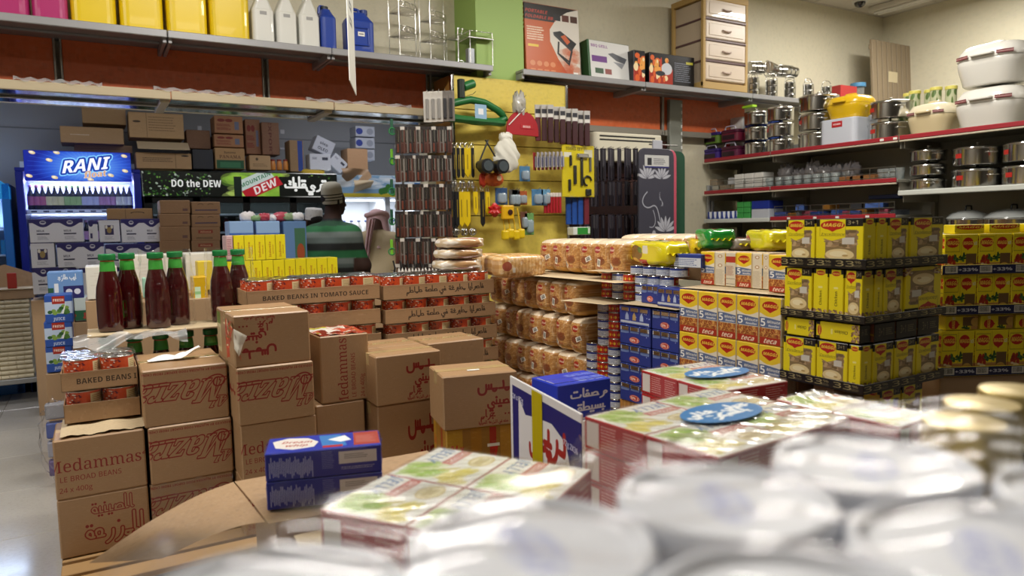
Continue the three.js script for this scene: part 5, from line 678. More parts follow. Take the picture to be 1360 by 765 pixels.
// ---------- goods on the overhead shelf ----------
const SY = YS, spx = (p, z) => onZ(p, 80, z).x;
const jugM = (c, r = 0.35) => phys(c, r, { clearcoat: 0.2 });
function jerrycan(label, group, p0, p1, color, h, d, o = {}) {
  const z = ZS - 0.05, x0 = spx(p0, z), x1 = spx(p1, z), w = x1 - x0 - 0.006, m = jugM(color), t = T('jerrycan', label, 'jerrycan', group, (x0 + x1) / 2, SY, z - d / 2);
  M('body', rprism(w, d, h, Math.min(w, d) * 0.16, 0.012, 0.98), m, t); M('shoulder', (() => { const g = rprism(w * 0.97, d * 0.97, 0.06, 0.04, 0.01); const p = g.attributes.position; for (let i = 0; i < p.count; i++) { const k = p.getY(i) > 0.03 ? 0.62 : 1; p.setX(i, p.getX(i) * k); p.setZ(i, p.getZ(i) * k); } g.computeVertexNormals(); return g; })(), m, t).position.y = h - 0.008;
  M('cap', cyl(0.026, 0.03, 18), mat(o.cap || color, 0.4), t).position.set(o.capx ?? w * 0.22, h + 0.048, 0);
  M('handle', bar([[-w * 0.34, h + 0.03, 0], [-w * 0.3, h + 0.075, 0], [w * 0.02, h + 0.075, 0], [w * 0.06, h + 0.04, 0]], 0.011, 8), m, t);
  if (o.sticker) M('sticker', cbox(0.045, 0.028, 0.0015, 0.0006, { f: [0, 0, 1, 1] }), once('jersticker', () => printed(canvas(64, 40, (g) => { R4(g, '#e9e7e2', 0, 0, 64, 40); R4(g, '#4a4a52', 10, 16, 44, 8); }), 0.5)), t).position.set(o.sticker[0] * w, o.sticker[1] * h, d / 2 + 0.0005);
  if (o.relief) { for (const s of [-1, 1]) { const b = M('rib', rod([s * w * 0.26, h * 0.24, d / 2], [s * w * 0.26, h * 0.76, d / 2], 0.007), m, t); const c = M('rib', rod([-w * 0.26, h * (0.5 + s * 0.26), d / 2], [w * 0.26, h * (0.5 + s * 0.26), d / 2], 0.007), m, t); } }
}
jerrycan('magenta plastic jerrycan at the end of the overhead shelf', null, -18, 45, 0xb02a6c, 0.3, 0.2); jerrycan('magenta plastic jerrycan next to the yellow ones', null, 46, 96, 0xb02a6c, 0.3, 0.2);
[[97, 160], [162, 222], [224, 280], [281, 336]].forEach(([a, b], i) => jerrycan('big yellow plastic jerrycan ' + ['beside the magenta one', 'with a small white sticker', 'past the shelf joint', 'beside the white jugs'][i], null, a, b, 0xe8c80a, 0.42, 0.26, i === 1 ? { sticker: [0.02, 0.42] } : {}));
[[338, 368], [370, 398], [400, 428]].forEach(([a, b], i) => { const z = ZS - 0.04, x0 = spx(a, z), x1 = spx(b, z), w = x1 - x0 - 0.004, t = T('white_jug', 'white square-shouldered plastic jug ' + ['beside the yellow jerrycan', 'between two others', 'beside the blue jerrycan'][i], 'jug', null, (x0 + x1) / 2, SY, z - 0.1); const jm = jugM(0xd9d9d2); M('body', rprism(w, 0.18, 0.2, 0.02, 0.008), jm, t); M('gable', (() => { const g = rprism(w * 0.98, 0.17, 0.1, 0.02, 0.006), p = g.attributes.position; for (let k = 0; k < p.count; k++) { const q = 1 - p.getY(k) * 7.5; p.setX(k, p.getX(k) * Math.max(0.3, q)); } g.computeVertexNormals(); return g; })(), jm, t).position.y = 0.196; M('cap', cyl(0.02, 0.03, 14), jm, t).position.y = 0.292; M('sticker', cbox(0.04, 0.02, 0.001, 0.0003), mat(0x9a9a98, 0.5), t).position.set(0, 0.165, 0.0905); });
jerrycan('blue jerrycan turned edge-on beside the white jugs', null, 428, 450, 0x1f3f9a, 0.21, 0.2, { cap: 0x14181f, capx: 0.0 }); jerrycan('blue jerrycan with moulded square and a white label', null, 462, 500, 0x1f3f9a, 0.21, 0.13, { cap: 0x17307a, sticker: [0, 0.5], relief: true });
// hanging price banner
{ const t = T('hanging_sign', 'narrow white printed sign hanging above the aisle', 'sign', null, 1.17, 1.995, -3.55, 1.02); M('panel', (() => { const g = cbox(0.13, 1.2, 0.004, 0.001, { f: [0, 0, 1, 1], b: [0, 0, 1, 1] }); const p = g.attributes.position; for (let i = 0; i < p.count; i++) if (p.getY(i) < 0.01) p.setY(i, p.getY(i) + 0.05 * (0.5 - p.getX(i) / 0.13)); return g; })(), printed(canvas(128, 1024, (g) => { R4(g, '#d9d8d2', 0, 0, 128, 1024); for (let i = 0; i < 12; i++) { R4(g, '#6a6a70', 40, 30 + i * 64, 44, 34); R4(g, '#d9d8d2', 52, 40 + i * 64, 20, 12); } }), 0.4), t); for (const s of [-0.05, 0.05]) M('cord', rod([s, 1.19, 0], [s, 1.553, 0], 0.0012, 5), wireM, t); }
// wire corner racks
function wireRack(label, p, tiers, r, top) {
  const z = ZS - 0.24, x = spx(p, z), t = T('wire_rack', label, 'wire rack', null, x, SY, z); const posts = [[0, 0], [r, 0], [0, r * 0.95]];
  for (const [a, b] of posts) M('post', rod([a - r / 2, 0, b - r / 2], [a - r / 2, top, b - r / 2], 0.003), chrome, t);
  tiers.forEach((y) => { const g = []; const arc = (R, yy) => bar(Array.from({ length: 9 }, (_, i) => [R * Math.cos(i * Math.PI / 16) - r / 2, yy, R * Math.sin(i * Math.PI / 16) - r / 2]), 0.0025, 5); for (const yy of [y, y + 0.035]) M('tier_rim', join(arc(r, yy)), chrome, t); for (let i = 0; i <= 8; i++) { const a = i * Math.PI / 16; M('tier_wire', rod([-r / 2, y, -r / 2], [r * Math.cos(a) - r / 2, y, r * Math.sin(a) - r / 2], 0.0018, 5), chrome, t); } for (let i = 1; i < 8; i++) M('scallop', bar([[r * Math.cos((i - 0.5) * Math.PI / 16) - r / 2, y, r * Math.sin((i - 0.5) * Math.PI / 16) - r / 2], [r * Math.cos(i * Math.PI / 16) - r / 2, y + 0.035, r * Math.sin(i * Math.PI / 16) - r / 2], [r * Math.cos((i + 0.5) * Math.PI / 16) - r / 2, y, r * Math.sin((i + 0.5) * Math.PI / 16) - r / 2]], 0.0015, 4), chrome, t); });
}
wireRack('three-tier chrome corner rack beside the blue jerrycan', 543, [0.008, 0.2, 0.36], 0.2, 0.5); wireRack('chrome corner rack in the middle of the three', 582, [0.008, 0.19, 0.33], 0.19, 0.5); wireRack('low chrome corner rack next to the green column', 618, [0.008, 0.23], 0.2, 0.27);
{ const z = ZS - 0.16, t = T('chrome_tray_rack', 'chrome wire stand with a flat tray before the green column', 'wire rack', null, spx(632, z), SY, z); M('tray', cbox(0.2, 0.008, 0.2, 0.002), steel, t).position.y = 0.19; for (const [a, b] of [[-0.09, -0.09], [0.09, -0.09], [-0.09, 0.09], [0.09, 0.09]]) M('post', rod([a, 0, b], [a, 0.24, b], 0.003), chrome, t); for (const y of [0.01, 0.24]) for (const s of [-1, 1]) { M('rail', rod([-0.09, y, s * 0.09], [0.09, y, s * 0.09], 0.003), chrome, t); M('rail', rod([s * 0.09, y, -0.09], [s * 0.09, y, 0.09], 0.003), chrome, t); } TM('steel_box', 'small grey metal holder on the chrome tray stand', 'holder', null, cbox(0.05, 0.13, 0.05, 0.004), mat(0x8a8c90, 0.35, { metalness: 0.6 }), spx(622, z), SY, z + 0.03); }
// boxed grills
const bbqTex = canvas(512, 640, (g) => {
  R4(g, '#c45a1e', 0, 0, 512, 640); R4(g, '#191210', 0, 0, 512, 150); PG(g, '#d8d2c8', [512, 0], [512, 640], [400, 640], [300, 480], [230, 330], [230, 220], [300, 110], [400, 40]); for (let i = 0; i < 30; i++) EL(g, 'rgba(180,60,25,.18)', rr(330, 512), rr(400, 640), rr(30, 80), rr(20, 50));
  TX(g, 'PORTABLE', 110, 70, 42, '#c8402a', { italic: true }); TX(g, 'FOLDABLE BBQ', 150, 118, 40, '#c8402a', { italic: true }); for (const [x, c] of [[270, '#1e1e22'], [350, '#5a2a1c'], [430, '#4a2a1e']]) R4(g, c, x, 70, 66, 60); greek(g, '#f0dcc4', 20, 210, 170, 130, 6, 12); R4(g, '#e8c42a', 24, 370, 96, 22); for (let i = 0; i < 4; i++) { EL(g, '#d98a5a', 60 + i * 62, 540, 24, 24); R4(g, '#d98a5a', 40 + i * 62, 590, 44, 12); }
  PG(g, '#17171a', [260, 240], [330, 220], [480, 320], [440, 380]); PG(g, '#2a2a2e', [260, 240], [440, 380], [440, 410], [266, 268]); PG(g, '#c45a2a', [330, 270], [370, 250], [420, 310], [390, 340]); g.strokeStyle = '#151518'; g.lineWidth = 16; g.beginPath(); g.moveTo(310, 320); g.lineTo(300, 430); g.lineTo(400, 520); g.lineTo(430, 400); g.moveTo(300, 430); g.lineTo(410, 500); g.stroke(); R4(g, '#efece6', 440, 590, 44, 34);
});
{ const t = T('grill_box', 'tall orange boxed folding barbecue leaning on the wall', 'box', null, spx(732, -4.72), SY, -4.72); const b = M('carton', cbox(0.5, 0.53, 0.09, 0.004, { f: [0, 0, 1, 1], l: [0, 0.3, 0.05, 0.9], r: [0, 0.3, 0.05, 0.9] }, [0.01, 0.4, 0.03, 0.5]), printed(bbqTex, 0.35), t); b.rotation.x = -0.06; }
{ const t = T('grill_box', 'white boxed grill with a green side, beside the orange box', 'box', null, spx(808, -4.68), SY, -4.7, 0.06); const b = M('carton', cbox(0.44, 0.31, 0.1, 0.004, { f: [0, 0, 1, 1], l: [0, 0, 0.03, 1] }), printed(canvas(256, 192, (g) => { R4(g, '#d4d4d2', 0, 0, 256, 192); R4(g, '#2f5a34', 0, 0, 10, 192); TX(g, 'BBQ GRILL', 70, 26, 20, '#8a5a92'); PG(g, '#5c5f66', [120, 60], [150, 52], [236, 74], [220, 100], [170, 90]); PG(g, '#8d9096', [150, 96], [220, 100], [200, 128]); R4(g, '#6d3f86', 20, 76, 92, 30); R4(g, '#3f5a44', 36, 136, 50, 26); R4(g, '#8a4a44', 96, 136, 40, 26); }), 0.35), t); b.rotation.x = -0.1; }
{ for (const [p, w, l, k] of [[844, 0.12, 'narrow black box with a red panel beside the white grill box', 0], [890, 0.5, 'black box with flames and a glowing grill beside the drawers', 1]]) { const t = T('fire_box', l, 'box', null, spx(p, -4.66) - (k ? 0.02 : 0), SY, -4.68); M('carton', cbox(w, 0.26, 0.14, 0.004, k ? { f: [0, 0, 1, 1] } : { f: [0, 0, 0.2, 1] }, [0.9, 0.9, 0.95, 0.95]), once('fire', () => printed(canvas(256, 128, (g) => { R4(g, '#17161a', 0, 0, 256, 128); R4(g, '#a32a18', 0, 60, 130, 68); for (let i = 0; i < 40; i++) EL(g, pick(['#d8602a', '#e8a04a', '#f0d8a8', '#c23a1c']), rr(10, 110), rr(20, 110), rr(3, 14), rr(6, 18)); EL(g, '#c9ccd2', 96, 60, 30, 24); greek(g, '#8a90a0', 140, 30, 100, 80, 10, 3); R4(g, '#b9b43a', 206, 22, 40, 10); EL(g, '#2a2c34', 60, 80, 26, 10); }), 0.3)), t); } }
// three-drawer rattan-look chest with cardboard corner guards
{
  const z0 = -4.56, x0 = spx(934, z0), x1 = spx(990, z0), w = x1 - x0, d = 0.36, t = T('drawer_chest', 'cream three-drawer plastic chest with cardboard corner guards', 'drawers', null, (x0 + x1) / 2, SY, z0 - d / 2);
  const cm = phys(0xd9c8b4, 0.35, { clearcoat: 0.4 }), dk = mat(0x5a3a3c, 0.4), cg = printed(noiseTex('#b8985c', 0.03, 128, 700), 0.6);
  M('base_guard', cbox(w + 0.03, 0.06, d + 0.03, 0.004), cg, t); M('frame', cbox(w - 0.02, 0.68, d - 0.02, 0.006), mat(0xbfae98, 0.5), t).position.y = 0.06;
  for (let k = 0; k < 4; k++) { const y = 0.075 + k * 0.175; const dr = M('drawer', cbox(w - 0.03, 0.15, 0.03, 0.008), cm, t); dr.position.set(0, y, d / 2); const pn = M('panel', cbox(w - 0.1, 0.1, 0.012, 0.008), cm, dr); pn.position.set(0, 0.025, 0.014); const hd = M('handle', bar([[-0.05, 0.075, 0.022], [-0.03, 0.065, 0.035], [0.03, 0.065, 0.035], [0.05, 0.075, 0.022]], 0.007), mat(0xa88f80, 0.3), dr); M('band', cbox(w - 0.02, 0.018, 0.032, 0.003), dk, t).position.set(0, y + 0.153, d / 2); const sp = M('side_band', cbox(0.008, 0.018, d - 0.04, 0.002), dk, t); sp.position.set(-w / 2 + 0.008, y + 0.153, 0); }
  for (const [a, b] of [[-1, 1], [1, 1], [-1, -1]]) M('corner_guard', cbox(0.03, 0.74, 0.03, 0.003), cg, t).position.set(a * (w / 2), 0.02, b * (d / 2)); M('top_guard', cbox(w + 0.035, 0.05, d + 0.035, 0.004), cg, t).position.y = 0.745;
}
// steel tiffin carriers
const tif = join(...[0, 1, 2].map((k) => at(lathe([[0.0001, 0], [0.044, 0], [0.05, 0.006], [0.05, 0.05], [0.052, 0.054], [0.0001, 0.056]], 22), 0, k * 0.056, 0)));
function tiffin(label, x, y, z, lay) { const t = T('tiffin_carrier', label, 'tiffin', lay ? 'tiffins lying on the others' : 'tiffin carriers standing in a row', x, y, z, rr(-0.4, 0.4)); const h = new THREE.Group(); h.name = 'stacked_tins'; t.add(h); for (let k = 0; k < 3; k++) M('tin', lathe([[0.0001, 0], [0.044, 0], [0.05, 0.006], [0.05, 0.05], [0.052, 0.054], [0.0001, 0.056]], 22), steel, h).position.y = k * 0.056; M('carry_frame', bar([[-0.056, 0.03, 0], [-0.056, 0.2, 0], [-0.03, 0.225, 0], [0.03, 0.225, 0], [0.056, 0.2, 0], [0.056, 0.03, 0]], 0.004), chrome, t); if (lay) { t.rotation.z = Math.PI / 2; } }
for (let i = 0; i < 9; i++) tiffin('three-tin steel tiffin carrier standing on the overhead shelf', spx(996 + i * 12.2, -4.7), SY, -4.66 - (i % 2) * 0.1, false); for (let i = 0; i < 4; i++) tiffin('steel tiffin carrier lying across the standing ones', spx(1008 + i * 14, -4.7) + 0.1, SY + 0.285, -4.72, true);
smallBox('red and white knife carton at the far end of the overhead shelf', null, 1120, SY, 0.14, 0.2, 0.26, printed(canvas(128, 128, (g) => { R4(g, '#ab2a2c', 0, 0, 60, 128); R4(g, '#d9d7d2', 60, 0, 68, 128); EL(g, '#22284a', 96, 60, 10, 30, 0.4); }), 0.4), spx(1120, -4.7)).position.z = -4.7; { const t = T('blue_jar', 'blue-lidded clear jar above the knife carton', 'jar', null, spx(1133, -4.7) + 0.12, SY, -4.72); M('jar', cyl(0.06, 0.22, 20), glassM, t); M('lid', cyl(0.075, 0.04, 20), mat(0x4a86b0, 0.4), t).position.y = 0.22; }
{ // folded slatted rack leaning in the corner
  const z = -4.66, x0 = spx(1160, z), x1 = spx(1212, z), w = x1 - x0, t = T('slatted_rack', 'folded brown slatted rack leaning in the room corner', 'rack', null, (x0 + x1) / 2, SY, -4.66); const sm = mat(0x8d7d64, 0.6); for (let i = 0; i < 8; i++) { const m = M('slat', cbox(w / 9.5, 0.72, 0.03, 0.004), sm, t); m.position.set((i - 3.5) * w / 8, 0, 0); m.rotation.x = -0.06; } for (const y of [0.1, 0.62]) { const c = M('crossbar', cbox(w, 0.05, 0.02, 0.003), sm, t); c.position.set(0, y, -0.05); } M('paper_label', cbox(0.16, 0.11, 0.002, 0.0005), mat(0xc9bb98, 0.5), t).position.set(0, 0.3, 0.0); }

// ---------- cold-drink annex ----------
// box whose front face is given by two photo corners on the plane z
function boxZ(name, label, category, group, z, x0, y0, x1, y1, depth, m, uv = { f: [0, 0, 1, 1] }, def) { const a = onZ(x0, y0, z), b = onZ(x1, y1, z), t = T(name, label, category, group, (a.x + b.x) / 2, b.y, z - depth / 2); M('body', cbox(b.x - a.x, a.y - b.y, depth, 0.004, uv, def), m, t); return t; }
function footing(name, label, z, x0, x1, y0, depth) { const a = onZ(x0, y0, z), b = onZ(x1, y0, z); TM(name, label, 'carton', null, cbox(b.x - a.x, Math.min(a.y, b.y) - 0.002, depth, 0.004), plainCard, (a.x + b.x) / 2, 0, z - depth / 2); }
const ZR = -7.2, bottleS = lathe([[0.0001, 0], [0.024, 0], [0.026, 0.004], [0.026, 0.11], [0.011, 0.15], [0.011, 0.165]], 14), bottleCap = cyl(0.0125, 0.016, 12), lineM = (c) => mat(c, 0.3);
const ledM = new THREE.MeshStandardMaterial({ color: 0xffffff, emissive: 0xe8f0ff, emissiveIntensity: 1.6 }), doorGlass = phys(0xf4f8ff, 0.04, { transmission: 1, thickness: 0, ior: 1.2 });
{ // blue fridge with a lit header
  const a = onZ(20, 240, ZR), b = onZ(187, 240, ZR), x0 = a.x, x1 = b.x, w = x1 - x0, cx = (x0 + x1) / 2, t = T('drinks_fridge', 'blue glass-door drinks fridge with a lit fruit-juice header', 'fridge', null, cx, 0, ZR - 0.32);
  const bm = mat(0x15248c, 0.35), hy = onZ(33, 240, ZR).y, ty = onZ(33, 199, ZR).y;
  for (const s of [-1, 1]) M('side_wall', cbox(0.055, hy + 0.08, 0.62, 0.006), bm, t).position.set(s * (w / 2 - 0.028), 0, 0);
  M('back_wall', cbox(w, 1.98, 0.03, 0.003), mat(0xdfe6ee, 0.5), t).position.z = -0.3; M('base', cbox(w, 0.2, 0.62, 0.006), bm, t); M('roof', cbox(w, 0.03, 0.62, 0.004), bm, t).position.y = hy + 0.08;
  const sign = canvas(768, 256, (g) => {
    R4(g, '#0e1f86', 0, 0, 768, 256); for (let i = 34; i > 0; i--) EL(g, `rgba(${40 + (34 - i) * 5},${110 + (34 - i) * 4},240,0.07)`, 440, 130, i * 11, i * 6); g.strokeStyle = 'rgba(120,180,255,.25)'; g.lineWidth = 4; for (let i = 0; i < 40; i++) { const q = i * 0.157; g.beginPath(); g.moveTo(440 + 60 * Math.cos(q), 130 + 40 * Math.sin(q)); g.lineTo(440 + 420 * Math.cos(q), 130 + 260 * Math.sin(q)); g.stroke(); }
    for (const [x, y] of [[60, 20], [30, 215], [175, 80], [205, 225], [230, 15], [560, 70], [720, 30], [720, 160], [610, 200], [460, 240]]) { EL(g, '#c9b48a', x, y, 24, 14, 0.3); EL(g, '#efe4c8', x - 4, y - 3, 12, 7, 0.3); }
    g.save(); g.translate(420, 118); g.rotate(-0.14); TX(g, 'RANI', 0, 0, 142, '#f2f4fa', { stroke: '#7fc4f4', lw: 46, italic: true, skew: -0.15 }); TX(g, 'RANI', 0, 0, 142, '#f2f4fa', { stroke: '#123a9a', lw: 30, italic: true, skew: -0.15 }); TX(g, 'RANI', 0, 0, 142, '#f2f4fa', { italic: true, skew: -0.15 }); TX(g, 'float', 60, 84, 70, '#c8946a', { italic: true, f: 'serif', stroke: '#f0e4d2', lw: 4 }); g.restore();
  });
  M('header_sign', cbox(onZ(175, 220, ZR).x - onZ(33, 220, ZR).x, ty - hy, 0.1, 0.006, { f: [0, 0, 1, 1] }), new THREE.MeshStandardMaterial({ map: sign, emissive: 0xffffff, emissiveMap: sign, emissiveIntensity: 0.9, roughness: 0.3 }), t).position.set(0.0, hy, 0.28);
  M('light_panel', cbox(w - 0.14, 0.02, 0.3, 0.003), ledM, t).position.set(0, hy + 0.03, 0.06); M('liner', cbox(w - 0.12, hy - 0.25, 0.01, 0.002), mat(0xe9eef4, 0.4), t).position.set(0, 0.22, -0.28);
  const l = new THREE.RectAreaLight(0xeaf1ff, 26, w - 0.16, 0.28); l.name = 'fridge_light'; l.position.set(0, hy + 0.02, 0.06); l.rotation.x = -Math.PI / 2; t.add(l);
  for (const y of [hy - 0.26, hy - 0.56, hy - 0.86, 0.3]) M('shelf', cbox(w - 0.12, 0.014, 0.5, 0.002), mat(0xe6ecf4, 0.4), t).position.set(0, y, 0.0); for (const y of [hy - 0.26, hy - 0.56]) M('price_rail', cbox(w - 0.12, 0.035, 0.006, 0.001, { f: [0, 0, 1, 1] }), once('rail', () => printed(canvas(512, 32, (g) => { R4(g, '#dfe4f0', 0, 0, 512, 32); for (let i = 0; i < 9; i++) R4(g, '#3a3f66', 20 + i * 55, 8, 26, 12); }), 0.4)), t).position.set(0, y - 0.012, 0.255);
  M('door_glass', cbox(w - 0.12, hy - 0.22, 0.006, 0.001), doorGlass, t).position.set(0, 0.21, 0.3);
  const cols = [0xb86a8a, 0xd8d0a0, 0x9ab87a, 0xb8bcd8, 0xb88ab0, 0xe0e0d4];
  for (const [r, y] of [[0, hy - 0.246], [1, hy - 0.546]]) for (let i = 0; i < 18; i++) { const c = cols[Math.floor(i / 3 + r) % 6], q = T('drink_bottle', 'small drink bottle lined up on the ' + (r ? 'second' : 'top') + ' shelf of the blue fridge', 'bottle', 'bottles in the blue fridge', cx - w / 2 + 0.09 + i * (w - 0.18) / 17, y, ZR - 0.14); q.scale.set(1, 1.22, 1); M('bottle', bottleS, once('fb', () => phys(0x1a1f3a, 0.15, { clearcoat: 1 })), q); M('wrap', new THREE.CylinderGeometry(0.0266, 0.0266, 0.06, 14, 1, true).translate(0, 0.07, 0), lineM(c), q); M('cap', bottleCap, lineM(c), q).position.y = 0.163; }
}
{ // light blue fridge with an arched header, half out of view
  const x1 = onZ(22, 300, ZR).x, w = 0.75, t = T('drinks_fridge', 'light blue drinks fridge with an arched header at the annex edge', 'fridge', null, x1 - w / 2 - 0.03, 0, ZR - 0.32); const lb = mat(0x2a6fc0, 0.35);
  for (const s of [-1, 1]) M('side_wall', cbox(0.06, 1.75, 0.6, 0.006), lb, t).position.set(s * (w / 2 - 0.03), 0, 0); M('back_wall', cbox(w, 1.7, 0.03, 0.003), mat(0xbfd6ea, 0.5), t).position.z = -0.28; M('base', cbox(w, 0.2, 0.6, 0.004), lb, t);
  const sh = new THREE.Shape(); sh.moveTo(-w / 2, 0); sh.lineTo(w / 2, 0); sh.lineTo(w / 2, 0.1); sh.quadraticCurveTo(w * 0.25, 0.27, 0, 0.28); sh.quadraticCurveTo(-w * 0.25, 0.27, -w / 2, 0.1); M('arched_header', new THREE.ExtrudeGeometry(sh, { depth: 0.1, bevelEnabled: false }), new THREE.MeshStandardMaterial({ color: 0x2f9adf, emissive: 0x2f9adf, emissiveIntensity: 0.25, roughness: 0.3 }), t).position.set(0, 1.62, 0.2);
  const ll = new THREE.RectAreaLight(0xdff0ff, 14, w - 0.2, 0.2); ll.name = 'fridge_light'; ll.position.set(0, 1.6, 0.05); ll.rotation.x = -Math.PI / 2; t.add(ll); M('light_panel', cbox(w - 0.2, 0.015, 0.22, 0.003), ledM, t).position.set(0, 1.605, 0.05);
  for (const y of [0.55, 0.85, 1.15, 1.38]) M('shelf', cbox(w - 0.13, 0.014, 0.48, 0.002), mat(0xd6e6f2, 0.4), t).position.y = y; M('door_glass', cbox(w - 0.12, 1.4, 0.006, 0.001), doorGlass, t).position.set(0, 0.21, 0.29);
  for (const y of [0.565, 0.865, 1.165]) for (let i = 0; i < 7; i++) TM('drink_can', 'coloured can on a shelf of the light blue fridge', 'can', 'cans in the light blue fridge', cyl(0.033, 0.12, 16), lineM([0x3a9ad0, 0xd8d8d8, 0xc03a30, 0xd0b83a][i % 4]), t.position.x + 0.3 - i * 0.09, y, ZR - 0.2);
}
{ // black double cooler with slogan header
  const a = onZ(188, 226, ZR), b = onZ(447, 231, ZR), w = b.x - a.x, cx = (a.x + b.x) / 2, ty = a.y, hy = onZ(188, 261, ZR).y, t = T('drinks_cooler', 'wide black glass-door cooler with a green slogan header', 'cooler', null, cx, 0, ZR - 0.32), bk = mat(0x0d0f10, 0.35);
  const dew = canvas(1024, 160, (g) => {
    R4(g, '#0c100d', 0, 0, 1024, 160); for (let i = 0; i < 150; i++) EL(g, pick(['#2f5a24', '#9aa79a', '#17301a', '#5c8a3a']), rr(0, 330), rr(0, 160), rr(1, 9), rr(1, 6), rnd() * 3); for (let i = 0; i < 90; i++) EL(g, pick(['rgba(150,190,60,.5)', 'rgba(110,160,50,.5)', 'rgba(190,215,110,.45)']), rr(430, 720), rr(0, 160), rr(20, 60), rr(14, 40)); for (let i = 0; i < 80; i++) EL(g, pick(['#3f6a2a', '#1c3a18', '#7a9a4a', '#0e1a0e']), rr(860, 1024), rr(0, 160), rr(2, 9), rr(2, 7)); R4(g, '#0c100d', 690, 26, 280, 134);
    TX(g, 'DO the DEW', 258, 78, 60, '#eef0ea', { sx: 0.72, stroke: '#0c100d', lw: 6 }); g.save(); g.translate(560, 90); g.rotate(-0.5); R4(g, '#b8c4be', -90, -70, 210, 70); TX(g, 'MOUNTAIN', 20, -36, 34, '#2c6a44', { italic: true }); R4(g, '#a81f2a', -80, -4, 220, 64); TX(g, 'DEW', 40, 28, 66, '#e2d8d4', { italic: true }); g.restore(); R4(g, '#14201a', 448, 30, 40, 130); arabic(g, 'قوي', 960, 96, 46, '#eef0ea', 0.27); arabic(g, 'قلبك', 842, 96, 46, '#eef0ea', 0.27);
  });
  M('header_sign', cbox(w, ty - hy, 0.12, 0.006, { f: [0, 0, 1, 1] }, [0.9, 0.3, 0.91, 0.31]), new THREE.MeshStandardMaterial({ map: dew, emissive: 0xffffff, emissiveMap: dew, emissiveIntensity: 0.55, roughness: 0.3 }), t).position.set(0, hy, 0.27);
  M('body_back', cbox(w, 1.85, 0.03, 0.003), bk, t).position.z = -0.3; for (const x of [-w / 2 + 0.04, -w / 4, 0, w / 4, w / 2 - 0.04]) M('mullion', cbox(0.07, hy, 0.05, 0.004), bk, t).position.set(x, 0, 0.28); for (const s of [-1, 1]) M('side_wall', cbox(0.04, hy + 0.1, 0.6, 0.004), bk, t).position.set(s * (w / 2 - 0.02), 0, 0); M('roof', cbox(w, 0.03, 0.62, 0.003), bk, t).position.y = hy + 0.1; M('base', cbox(w, 0.25, 0.6, 0.004), bk, t); M('top_rail', cbox(w, 0.06, 0.05, 0.004), bk, t).position.set(0, hy - 0.06, 0.28);
  const ll = new THREE.RectAreaLight(0xe6fff0, 9, w - 0.2, 0.1); ll.name = 'cooler_light'; ll.position.set(0, hy - 0.02, 0.15); ll.rotation.x = -Math.PI / 2; t.add(ll); M('light_panel', cbox(w - 0.2, 0.012, 0.12, 0.002), ledM, t).position.set(0, hy - 0.016, 0.15);
  for (const y of [0.7, 1.0, 1.3, 1.47]) M('shelf', cbox(w - 0.1, 0.018, 0.5, 0.002), mat(0x9fa8a8, 0.4), t).position.y = y; for (let i = 0; i < 4; i++) M('door_glass', cbox(w / 4 - 0.06, hy - 0.32, 0.006, 0.001), doorGlass, t).position.set(-w / 2 + w / 8 + i * w / 4, 0.26, 0.28);
  for (const y of [1.02, 1.32]) for (let i = 0; i < 16; i++) { const g = i % 6 === 2 ? 0x1f9a4a : [0x2a2f2a, 0x3a5a3a, 0x6a2a2a, 0x9a9a8a][i % 4]; const q = T('soda_bottle', 'soda bottle behind glass in the wide black cooler', 'bottle', 'bottles in the black cooler', a.x + 0.1 + i * (w - 0.2) / 15, y - 0.001, ZR - 0.25); M('bottle', lathe([[0.0001, 0], [0.034, 0], [0.036, 0.01], [0.036, 0.08], [0.016, 0.12], [0.013, 0.13]], 14), phys(g, 0.1, { clearcoat: 1 }), q); M('cap', cyl(0.014, 0.012, 10), lineM(0xd0d0c8), q).position.y = 0.13; }
}
